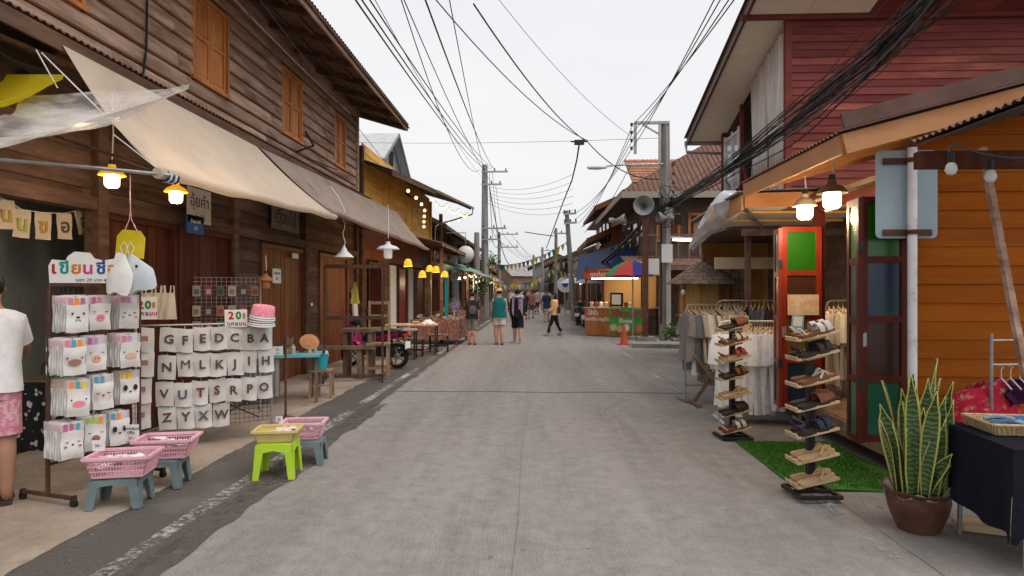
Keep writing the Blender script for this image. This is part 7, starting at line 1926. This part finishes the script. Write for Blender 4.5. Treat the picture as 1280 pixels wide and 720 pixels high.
# ------------------------------------------------------------------ houses further down
def far_house(label, side, x, y0, y1, eave, ridge, wm, rm, seed, can=2.9, over=.8, storeys=2, lit=False, flat=False):
    """side -1 left / +1 right; x = facade plane"""
    r = random.Random(seed); L = y1 - y0; s = side
    t = thing('shophouse', label, 'house', (x, (y0 + y1) / 2, 0))
    MB().box((s * 3.5, 0, eave / 2), (6.9, L - .1, eave)).build('wall', wm, t)
    ov = over
    if flat:
        MB().box((s * 3.3, 0, eave + .06), (8.0, L + .2, .12)).build('roof', rm, t)
    else:
        mb = MB(); sl = (ridge - eave) / 3.5
        corrugated(mb, (-s * ov, -L / 2 - .4, eave - ov * sl + .05), (0, 1, 0), (s, 0, sl), L + .8, (3.5 + ov) * math.sqrt(1 + sl * sl), .3, .025); mb.build('roof', rm, t, smooth=True)
        MB().slab(lambda u, v: Vector((s * (3.5 + 3.9 * v), -L / 2 - .4 + (L + .8) * u, ridge - 3.9 * sl * v)), 1, 1, (0, 0, -.05)).build('roof', rm, t)
        gbl = MB(); gbl.prism([(0, -L / 2 + .06, eave), (s * 7, -L / 2 + .06, eave), (s * 3.5, -L / 2 + .06, ridge - .06)], (0, .1, 0)); gbl.build('gable', wm, t)
        MB().bar((-s * ov, -L / 2 - .42, eave - ov * sl - .03), (s * 3.5, -L / 2 - .42, ridge - .04), .04, .2).build('barge_board', wood_shade, t)
        MB().box((-s * ov, 0, eave - ov * sl - .04), (.05, L + .8, .18)).build('fascia', wood_shade, t)
    n = max(2, int(L / 2.2))
    for i in range(n):
        yy = -L / 2 + L * (i + .5) / n
        w = MB(); ww, wh = 1.1, 1.15
        if storeys > 1:
            z0 = can + .55
            for q in (-1, 0, 1): w.box((0, q * ww / 2, wh / 2), (.10, .07, wh))
            for q in (0, 1): w.box((0, 0, q * wh), (.10, ww + .07, .07))
            wo_ = w.build('window', wood_shade, t, (-s * .04, yy, z0))
            for q in (-.25, .25): MB().box((0, q * ww, wh / 2), (.02, ww / 2 - .07, wh - .07)).build('pane', glass_dk if r.random() < .6 else wood_door, wo_)
        dr = MB().box((0, 0, 1.1), (.05, L / n * .72, 2.2)).build('door', dark_in if r.random() < .6 else wood_doord, t, (-s * .03, yy, 0))
        MB().box((-s * .04, 0, 1.1), (.05, .08, 2.25)).build('mullion', wood_shade, dr)
    if storeys > 1:
        MB().box((-s * .06, 0, can + .3), (.08, L - .1, .12)).build('belt_board', wood_shade, t)
    mb = MB(); corrugated(mb, (0, -L / 2, can), (0, 1, 0), (-s, 0, -.22), L - .1, 1.7, .2, .02); mb.build('canopy', [tin, tin_rust, tin_brown][seed % 3], t, smooth=True)
    for i in range(n + 1):
        MB().box((-s * 1.55, -L / 2 + .1 + (L - .3) * i / n, (can - .4) / 2), (.10, .10, can - .4)).build('post', wood_shade, t)
    MB().box((-s * 1.62, 0, can - .37), (.05, L - .1, .10)).build('fascia', wood_dusty, t)
    return t
b1 = mat('paint_brown_wall', (.17, .10, .065), (.25, .155, .10), .8, 2, (1, 1, .3), bump=.2); b2 = mat('paint_grey_wall', (.24, .235, .23), (.32, .31, .30), .85, 2); b3 = mat('brick_red_wall', (.26, .10, .07), (.34, .14, .10), .85, 3); b4 = mat('paint_tan_wall', (.34, .26, .18), (.42, .33, .24), .85, 2); b5 = mat('wood_dark_wall', (.10, .07, .055), (.16, .115, .09), .85, 3)
tin_bl = mat('tin_blue_grey', (.22, .25, .29), (.30, .33, .37), .5, 3)
far_house('brown two-storey shophouse with blue-grey roof past the ochre house', -1, -5.2, 30.4, 38, 5.2, 7.0, b1, tin_bl, 1, 3.0)
far_house('grey shophouse with rust canopy left of the tall poles', -1, -5.0, 38.6, 47, 5.0, 6.6, b2, tin, 2, 2.8)
far_house('dark timber shophouse behind the slim crossarm pole', -1, -5.4, 48, 57, 5.4, 7.2, b5, tin_brown, 3, 2.9)
far_house('tan shophouse with pale canopy where the street starts bending', -1, -6.2, 58, 68, 4.9, 6.6, b4, tin, 4, 2.8)
far_house('brick-red shophouse on the outside of the bend', -1, -7.2, 69, 80, 5.2, 7.2, b3, roof_brown, 5, 2.8)
far_house('grey block at the left end of the street', -1, -9.0, 81, 94, 5.4, 7.0, b2, tin_rust, 6, 2.8)
# right row: hip-roofed brown house
hip = thing('brown_roof_house', 'dark timber house under a broad brown tiled hip roof behind the concrete pole', 'house', (7.4, 28.2, 0))
hx, hy = 4.3, 4.9
MB().box((.3, 0, 2.6), (6.8, 8.0, 5.2)).build('wall', b5, hip)
ro = MB(); ez, rz_ = 5.35, 8.0
ro.add([(-hx, -hy, ez), (hx, -hy, ez), (hx, hy, ez), (-hx, hy, ez), (-1.0 + .9, -1.2, rz_), (-1.0 + .9, 1.2, rz_), (1.2, -1.2, rz_), (1.2, 1.2, rz_)], [(0, 1, 6, 4), (1, 2, 7, 6), (2, 3, 5, 7), (3, 0, 4, 5), (4, 6, 7, 5), (3, 2, 1, 0)])
ro.build('roof', roof_brown, hip)
ribs = MB()
for i in range(44):
    f_ = (i + .5) / 44; x = -hx + 2 * hx * f_; d_ = min(1.0, min((x + hx) / 4.2, (hx - x) / 3.1)); ribs.bar((x, -hy - .0, ez + .02), (x, -hy + (hy - 1.2) * d_, ez + (rz_ - ez) * d_ + .02), .05, .04)
    y = -hy + 2 * hy * f_; d_ = min(1.0, min((y + hy) / 3.7, (hy - y) / 3.7)); ribs.bar((-hx, y, ez + .02), (-hx + 4.2 * d_, y, ez + (rz_ - ez) * d_ + .02), .05, .04)
ribs.build('roof_ribs', roof_brown, hip)
fb = MB(); fb.box((0, -hy - .02, ez - .12), (2 * hx, .05, .24)); fb.box((-hx - .02, 0, ez - .12), (.05, 2 * hy, .24)); fb.build('fascia', mat('fascia_pale', (.32, .28, .24), rough=.7), hip)
for i in range(5):
    w = MB().box((0, 0, 0), (.9, .08, 1.1)).build('window', wood_shut, hip, (-2.4 + 1.2 * i, -4.03, 4.1)); MB().box((0, -.05, 0), (.7, .03, .9)).build('pane', glass_dk if i % 2 else wood_door, w)
for i in range(4):
    w = MB().box((0, 0, 0), (.08, 1.1, 1.1)).build('window', wood_door, hip, (-3.13, -3 + 2 * i, 4.1)); MB().box((-.05, 0, 0), (.03, .9, .9)).build('pane', glass_dk, w)
for i in range(16): MB().box((0, 0, 0), (.05, .05, .8)).build('baluster', wood_dusty, hip, (-3.4 + .4 * i, -4.8, 3.3))
MB().box((0, 0, 0), (6.6, .06, .08)).build('handrail', wood_dusty, hip, (-.3, -4.8, 3.74)); MB().box((0, 0, 0), (6.8, 1.0, .14)).build('balcony_floor', wood_shade, hip, (-.3, -4.5, 2.85))
mb = MB(); corrugated(mb, (-4.3, -6.6, 2.55), (1, 0, 0), (0, 1, .2), 7.5, 2.2, .2, .02); mb.build('canopy', tin_rust, hip, smooth=True)
MB().box((0, 0, 0), (7.5, .08, .16)).build('fascia', wood_dusty, hip, (-.5, -6.55, 2.48))
# orange tiled house with layered roofs
ot = thing('orange_roof_house', 'brick and timber house with layered eaves and an orange tiled top roof', 'house', (7.2, 37, 0))
MB().box((.4, 0, 3.2), (7.2, 6.5, 6.4)).build('wall', b3, ot)
for z, xo, m_ in ((4.3, -4.6, roof_brown), (6.0, -4.2, roof_brown)):
    MB().slab(lambda u, v: Vector((xo + 3.4 * v, -4 + 8 * u, z + 1.5 * v)), 1, 1, (0, 0, -.12)).build('roof', m_, ot)
    MB().box((0, 0, 0), (.06, 8, .24)).build('fascia', wood_door, ot, (xo, 0, z - .06))
    MB().bar((xo, -4.03, z - .03), (xo + 3.4, -4.03, z + 1.47), .05, .26).build('barge_board', wood_door, ot)
top = MB().slab(lambda u, v: Vector((-2.2 + 5 * u, -4 + 3.4 * v, 7.3 + 1.9 * v)), 1, 1, (0, 0, -.12)).build('roof', roof_orange, ot)
tl_me = MB().slab(lambda u, v: Vector((.24 * u, .40 * v, .03 * math.sin(u * 3.14) + .02 * (1 - v))), 4, 1, (0, 0, -.015)).mesh('tile', roof_orange)
for r_ in range(9):
    for c_ in range(21): place('tile', tl_me, top, (-2.2 + .238 * c_, -4 + 3.4 * r_ / 9, 7.31 + 1.9 * r_ / 9), (math.atan(1.9 / 3.4), 0, 0))
MB().box((.3, -2.2, 6.8), (5, 3, 1.2)).build('wall', b4, ot)
for i in range(3): w = MB().box((0, 0, 0), (.08, 1.2, 1.3)).build('window', wood_shade, ot, (-3.24, -2 + 2 * i, 5.0)); MB().box((-.05, 0, 0), (.03, 1.0, 1.1)).build('pane', glass_dk, w)
far_house('grey two-storey block with flat roof and balcony past the orange tiled house', 1, 4.6, 42, 50, 6.4, 7, b2, tin, 7, 3.0, flat=True)
far_house('brown shophouse beside the white parasol', 1, 4.2, 51, 60, 4.6, 6.2, b1, tin_rust, 8, 2.8)
far_house('tan shophouse on the inside of the bend', 1, 3.2, 61, 72, 5.0, 6.4, b4, tin_brown, 9, 2.8)
far_house('dark timber house after the bend', 1, 1.6, 73, 86, 4.8, 6.4, b5, tin, 10, 2.8)
far_house('pale house at the end of the right row', 1, -.6, 87, 100, 5.0, 6.6, b2, tin_bl, 11, 2.8)
e1 = far_house('house with an orange roof closing the end of the street', -1, -.5, 122, 136, 4.6, 6.4, b4, roof_orange, 12, 3.0); e1.rotation_euler = (0, 0, R(70))
e2 = far_house('brick house with grey roof at the end of the street', 1, -3.5, 112, 122, 4.2, 6.0, b1, tin, 13, 3.0); e2.rotation_euler = (0, 0, R(-60))
e3 = far_house('low brown house behind the far crowd', -1, -10, 98, 108, 4.6, 6.6, b1, tin_rust, 14, 2.8); e3.rotation_euler = (0, 0, R(35))
# ------------------------------------------------------------------ trees behind the roofs and small greenery
def tree(label, loc, h, r, seed, n=900, name='leafy_tree', cat='tree', m=None, leaf=.22):
    rn = random.Random(seed); t = thing(name, label, cat, loc)
    tk = MB(); tk.tube([(0, 0, 0), (.05, .03, h * .35), (0, .1, h * .6)], [.05 * h * .5, .035 * h * .5, .02 * h * .5], 8)
    for i in range(5): a = i * 1.26; tk.tube([(0, .05, h * .4), (r * .4 * math.cos(a), r * .4 * math.sin(a), h * .62), (r * .7 * math.cos(a), r * .7 * math.sin(a), h * .78)], [.02 * h * .5, .012 * h * .5, .006 * h * .5], 6)
    tk.build('trunk', wood_dusty, t)
    cps = [(Vector((rn.uniform(-1, 1), rn.uniform(-1, 1), rn.uniform(-.6, .8))) * r * .62, r * rn.uniform(.28, .5)) for _ in range(11)]
    lv = MB()
    for i in range(n):
        c, cr_ = cps[i % 11]; d = Vector((rn.gauss(0, 1), rn.gauss(0, 1), rn.gauss(0, 1))).normalized() * cr_ * rn.uniform(.55, 1.05)
        p = c + d + Vector((0, 0, h * .72)); s = leaf * rn.uniform(.6, 1.2); e = Euler((rn.uniform(-.9, .9), rn.uniform(-.9, .9), rn.uniform(0, 6.28))).to_matrix()
        lv.add([p + e @ Vector(q) for q in ((-s * .5, 0, 0), (0, -s * .28, .03 * s), (s * .6, 0, 0), (0, s * .28, .03 * s))], [(0, 1, 2, 3)])
    lv.build('crown', m or green_leaf, t)
    return t
tree('broad green tree behind the brown shophouse canopy on the bend', (-4.4, 47.6, 0), 4.6, 1.6, 4, 1400)
tree('dark green tree between the flags and the grey block', (4.0, 41.0, 0), 4.4, 1.3, 5, 1200)
tree('green tree beyond the far end of the street', (-5, 118, 0), 6.0, 2.4, 6, 1200, leaf=.4)
tree('low leafy shrub against the far stall on the pavement edge', (-3.1, 33.5, 0), 2.6, .8, 7, 700, 'shrub', 'shrub', leaf=.16)
tree('tuft of green weeds beside the concrete pole foot', (4.35, 19.9, 0), .5, .42, 8, 350, 'weeds', 'plant', leaf=.12)
tree('green potted shrub by the far right stalls', (3.6, 33, 0), 1.6, .6, 9, 500, 'shrub', 'shrub', leaf=.14)
# small far stalls
def far_stall(label, loc, rz, m, w=2.0, h=2.3, lit=True):
    t = thing('far_stall', label, 'stall', loc, rz, 'far market stalls')
    for x in (-w / 2, w / 2):
        for y in (-.6, .6): MB().box((x, y, h / 2), (.05, .05, h)).build('post', metal_grey, t)
    MB().slab(lambda u, v: Vector(((u - .5) * (w + .5), (v - .5) * 1.9, h + .35 * (1 - abs(v - .5) * 2))), 2, 4, (0, 0, -.02)).build('canopy', m, t)
    MB().box((0, 0, .75), (w, 1.0, .06)).build('table_top', wood_dusty, t); MB().box((0, -.5, .4), (w, .03, .68)).build('skirt', woven, t)
    rn = random.Random(int(loc[1])); g = MB()
    for i in range(12): c = MB().box((0, 0, .09), (.14, .14, rn.uniform(.1, .22))).build('goods', tri[i % 6], t, (-w / 2 + .15 + (w - .3) * i / 11, rn.uniform(-.3, .3), .78))
    if lit:
        MB().lathe([(.001, -.06), (.05, -.03), (.05, .03), (.001, .06)], 10).build('bulb', glow_w, t, (0, -.3, h - .3)); MB().lathe([(.001, -.06), (.05, -.03), (.05, .03), (.001, .06)], 10).build('bulb', glow_w, t, (w * .35, -.3, h - .25))
        plight((0, -.3, h - .5), 30).parent = t
    return t
far_stall('lit stall with a pale green awning past the globe lantern', (-3.7, 27.2, .006), R(80), mat('awn_green', (.20, .36, .26), rough=.7), 2.4, 2.5)
far_stall('lit stall with grey awning before the tall crossarm pole', (-3.6, 33.5, .006), R(85), tin, 2.4, 2.4)
far_stall('lit stall with tan awning on the bend', (-3.7, 41.5, .006), R(85), taupe, 2.6, 2.4)
far_stall('lit stall with white awning on the far left kerb', (-4.2, 51, .006), R(85), enamel, 2.6, 2.4)
far_stall('lit stall with brown awning opposite the bend', (3.3, 44, .006), R(-85), tin_brown, 2.4, 2.4)
far_stall('lit stall with pale cloth awning along the right kerb', (3.0, 53, .006), R(-85), cream, 2.6, 2.4)
wp = thing('white_parasol', 'plain white parasol over a stall down the street', 'parasol', (1.95 + .8, 39.5, .006))
for i in range(8):
    a0, a1 = i * .7854, (i + 1) * .7854
    MB().slab(lambda u, v, a0=a0, a1=a1: Vector((1.35 * v * math.cos(a0 + (a1 - a0) * u), 1.35 * v * math.sin(a0 + (a1 - a0) * u), 2.65 - .55 * v ** 1.7)), 4, 6, (0, 0, -.004)).build('panel', enamel, wp, smooth=True)
MB().cyl((0, 0, 0), (0, 0, 2.7), .025, 8).build('pole', metal_grey, wp)
rs = thing('round_sign', 'round white and blue sign on a thin post before the white parasol', 'sign', (.9 + .95, 42, .006))
MB().cyl((0, 0, 0), (0, 0, 2.2), .03, 8).build('pole', metal_grey, rs); MB().cyl((0, 0, 2.05), (0, -.03, 2.05), .55, 24).build('disc', enamel, rs); MB().cyl((0, -.035, 2.05), (0, -.045, 2.05), .2, 20).build('emblem', mat('sign_blue', (.03, .10, .32), rough=.5), rs)
scooter('dark blue motor scooter parked at the right kerb near the food stall', (2.25, 28.5, .006), R(75), mat('scooter_navy', (.015, .02, .05), rough=.3))
scooter('teal motor scooter parked beside the dark blue one', (2.0, 30.4, .006), R(80), mat('scooter_teal', (.02, .12, .14), rough=.3))
# ------------------------------------------------------------------ wires and flags
PB = Vector((3.1, 20.8, 6.5)); LPole = PY(606, 361, 40) - Vector((0, 0, EYE))
# lines on the left side running from behind the camera to the tall pole
for i, (u0, v0) in enumerate([(441, -5), (449, -5), (459, -5), (466, -5), (503, -5), (530, -5)]):
    a = PX(u0, v0, -1.9 - .1 * i) if i < 5 else PX(u0, v0, -1.2); b = LPole + Vector((.2 + .25 * (i % 3), -.3, [9.35, 9.35, 9.35, 8.55, 8.55, 9.35][i]))
    d = (b - a).normalized()
    cable('power_line', a, b, .35, .011 if i != 3 else .006, wire if i != 3 else wire_g, '%s overhead line running along the left roofs to the tall pole' % ['outermost black', 'second black', 'third black', 'thin grey', 'slanting black', 'steep black'][i], 'lines to the tall pole', 18)
# lines from the right pole towards the camera
for i, (u0, v0) in enumerate([(895, -5), (903, -5), (914, -5), (921, -5)]):
    cable('power_line', PX(u0, v0, 2.75 + .06 * i), (3.1, 20.8, 6.36 + .26 * i), .12, .011, wire, '%s black line from the square bracket towards the dark red house' % ['lowest', 'second lowest', 'third', 'uppermost'][i], 'lines to the bracket', 14)
for i in range(5):
    cable('power_line', (3.1, 20.8, 6.36 + .24 * i if i < 4 else 5.9), PY(716, 361, 34) + Vector((.15 * i, 0, 4.05 - .25 * i)), .35, .012, wire, '%s black line from the square bracket down the street' % ['lowest', 'second', 'third', 'uppermost', 'slackest'][i], 'lines down the right row', 14)
for i in range(5):
    cable('power_line', (4.4, 20.7, 4.3 + .3 * i), (5.4 + .3 * i, 24.5, 4.9 + .15 * i), .08, .009, wire_g, 'thin line between the concrete pole and the brown roofed house', 'short service lines', 8)
# cross lines
cable('power_line', PY(592, 5, 11) , PY(735, 178, 22), .3, .016, wire, 'thick black cable crossing diagonally high over the road', 'crossing cables', 14)
cable('power_line', PY(735, 178, 22), (4.3, 20.8, 5.4), .45, .018, wire, 'thick black cable drooping to the concrete pole', 'crossing cables', 14)
cable('power_line', PY(620, -5, 14), PY(796, 175, 20.8), .3, .007, wire_g, 'thin grey line crossing diagonally to the square bracket', 'crossing cables', 14)
cable('power_line', PY(440, 178, 30), PY(836, 172, 22), .1, .008, wire_g, 'thin level line spanning the whole street', 'crossing cables', 12)
cable('power_line', PY(561, -5, 12), PY(606, 215, 40), .3, .012, wire, 'black line falling steeply to the tall pole', 'crossing cables', 12)
cable('power_line', PY(500, -5, 12), PY(600, 212, 39.5), 1.2, .012, wire, 'slack black cable looping down to the tall pole', 'crossing cables', 14)
cable('power_line', PY(545, 0, 12), PY(735, 176, 22), .35, .013, wire, 'black cable from overhead to the hanging junction box', 'crossing cables', 14)
# cable with junction box hanging down the street
jb = thing('junction_box', 'black cable splice box hanging high over the road', 'box', PY(724, 178, 22)); MB().box((0, 0, 0), (.34, .14, .16)).build('body', metal_blk, jb); MB().tube([(-.3, 0, .03), (.3, 0, .03)], .025, 6).build('clamp', metal_blk, jb)
pts = [PY(724, 180, 22), PY(721, 200, 25), PY(715, 225, 29), PY(703, 255, 34), PY(694, 280, 38), PY(683, 310, 50)]
o = MB().tube(pts, .03, 6).build('drop_cable', wire); tag(o, 'twisted black drop cable curving down from the splice box', 'cable')
o = MB().tube(sag(PY(612, 235, 39), PY(636, 330, 58), .9, 12), .035, 6).build('drop_cable', wire); tag(o, 'coiled black drop cable hanging under the tall pole', 'cable')
o = MB().tube([PY(656, 290, 44), PY(675, 293, 45), PY(692, 295, 46)], .03, 6).build('lamp_bracket', wire); tag(o, 'thin dark lamp arm jutting over the far road', 'bracket')
for i in range(8):
    cable('power_line', PY(606, 361, 40) + Vector((.3 + .2 * (i % 3), 0, [7.5, 7.5, 6.7, 6.7, 3.9, 3.9, 3.2, 3.2][i] - .05)), PY(624, 361, 58) + Vector((-.6 + .5 * (i % 3), 0, 5.05 - .9 * (i % 2))), .4, .014, wire, 'line strung between the tall pole and the slim far pole', 'far lines on the left', 8)
for i in range(6):
    cable('power_line', PY(606, 232 + 4 * i, 40), PY(716, 218 + 9 * i, 34), .5, .010, wire_g, '%s thin line slung across the street beyond the splice box' % ['uppermost', 'second', 'third', 'fourth', 'fifth', 'lowest'][i], 'far crossing lines', 12)
for i in range(6):
    cable('power_line', PY(624, 361, 58) + Vector((-.4 + .4 * i, 0, 5.0 - .5 * (i % 2))), PY(667, 361, 85) + Vector((-.5 + .3 * i, 0, 4.3 - .4 * (i % 2))), .6, .015, wire_g, 'very distant thin line between far poles', 'far lines at the bend', 8)
# thick bundle passing in front of the dark red house
cb = thing('cable_bundle', 'thick sagging bundle of black cables crossing before the dark red house', 'cable bundle', PY(836, 262, 20.6))
o_ = PY(836, 262, 20.6); rnd = random.Random(4)
keys = [PY(800, 275, 20.4), PY(838, 256, 20.6), PX(905, 215, 4.10), PX(985, 158, 4.05), PX(1090, 75, 4.0), PX(1165, -5, 3.9), PX(1260, -110, 3.8)]
for i in range(46):
    o1 = Vector((rnd.gauss(0, .05), 0, rnd.gauss(0, .06))); o2 = Vector((rnd.gauss(0, .08), 0, rnd.gauss(0, .14)))
    pts = []
    for k in range(len(keys) - 1):
        for s in range(5):
            f_ = s / 5; g_ = (k + f_) / (len(keys) - 1)
            P = keys[k].lerp(keys[k + 1], f_); off = o1.lerp(o2, abs(math.sin(g_ * 6.0 + i * .3)))
            pts.append(P - o_ + off * (.35 + .65 * min(1, g_ * 2)) + Vector((0, 0, .03 * math.sin(g_ * 20 + i))))
    MB().tube(pts, rnd.choice([.005, .006, .008, .011]), 5).build('cable', wire if i % 5 else wire_g, cb)
for i in range(6): MB().tube([Vector((rnd.uniform(-.4, .4), -.2, rnd.uniform(-.4, .5))) + Vector((.35 * math.cos(a * .7 + i), 0, .35 * math.sin(a * .7 + i))) for a in range(8)], .012, 5).build('cable', wire, cb)
# tangle down to the lower left row
cable('power_line', PY(806, 275, 20), PY(720, 345, 32), .3, .05, wire, 'thick tangled cable sagging past the blue tarpaulin', 'crossing cables', 14)
cable('power_line', PY(806, 285, 20), PY(700, 345, 40), .6, .04, wire, 'longer tangled cable sagging lower past the blue tarpaulin', 'crossing cables', 14)
# cables along the left house
for i, (a, b) in enumerate([((290, -4), (438, 142)), ((300, 0), (440, 215)), ((325, 0), (520, 250))]):
    cable('wall_cable', PX(*a, -4.55 + .3 * i), PX(*b, -4.6 + .1 * i), .05, .007 if i else .010, wire_g if i else white_cl, ['pale rope stretched under the deep eave', 'thin wire hanging along the weathered boards', 'thin wire slanting from the eave to the ochre house'][i], 'wires on the old house', 10)
o = MB().tube([PX(184, 0, -4.72), PX(183, 60, -4.72), PX(178, 104, -4.72)], .014, 5).build('wall_cable', wire); tag(o, 'black cable running straight down the weathered boards', 'cable')
wb_ = thing('wall_bracket', 'bent metal bracket and white cable end fixed on the weathered boards', 'bracket', PX(370, 190, -4.7))
MB().bar((0, 0, 0), (.35, 0, .12), .03).bar((.35, 0, .12), (.15, .1, .42), .03).bar((0, 0, -.02), (.3, 1.6, -.05), .02).build('arm', metal_blk, wb_)
# flags
fl_c = [mat('flag_%d' % i, c, rough=.8, translucent=.3) for i, c in enumerate([(.72, .50, .05), (.05, .30, .12), (.05, .25, .5), (.7, .35, .3), (.7, .68, .62), (.65, .55, .06)])]
def bunting(label, a, b, s, n, size, k0=0):
    P = sag(a, b, s, n); t = thing('flag_bunting', label, 'bunting', a); o0 = Vector(a)
    MB().tube([p - o0 for p in P], .008, 4).build('cord', wire_g, t)
    for i in range(n):
        p = (P[i] + P[i + 1]) / 2 - o0; d = (P[i + 1] - P[i]).normalized() * size * .5
        MB().prism([p - d, p + d, p + Vector((.03, .06, -size * 1.3))], (0, .006, 0)).build('flag', fl_c[(i * 5 + k0) % 6], t)
bunting('string of coloured pennants from the concrete pole to the rows of roofs', PY(690, 330, 33), PY(812, 287, 24), .2, 16, .28, 0)
bunting('string of pennants hanging lower beside the grey leaning pole', PY(690, 333, 33), PY(742, 322, 28), .5, 10, .30, 2)
bunting('string of yellow pennants across the street before the tall pole', PY(608, 330, 38), PY(712, 300, 34), .5, 20, .30, 5)
bunting('far string of yellow pennants over the walkers', PY(612, 340, 44), PY(690, 335, 44), 1.0, 18, .32, 0)
bunting('far string of mixed pennants at the bend', PY(600, 345, 50), PY(700, 330, 52), 1.2, 18, .36, 3)
bunting('short string of blue and green pennants on the far pole', PY(690, 312, 46), PY(704, 345, 44), .2, 8, .35, 1)

# bulb strings along the far canopies
for x, ys, z, lb in ((-3.45, (30.5, 34, 38), 2.6, 'under the blue-grey roofed shophouse canopy'), (-3.4, (39, 43, 47), 2.4, 'under the grey shophouse canopy'), (-3.8, (49, 53, 57), 2.4, 'under the dark timber shophouse canopy'), (2.9, (43, 47, 51), 2.5, 'under the flat-roofed block canopy'), (2.7, (52, 56, 60), 2.4, 'along the brown shophouse canopy')):
    P = []
    for a, b in zip(ys, ys[1:]): P += sag((x, a, z), (x, b, z), .15, 5)[(1 if P else 0):]
    bulb_string('bulb_string', 'string of warm bulbs ' + lb, P, .9, bulb_w, r=.05)
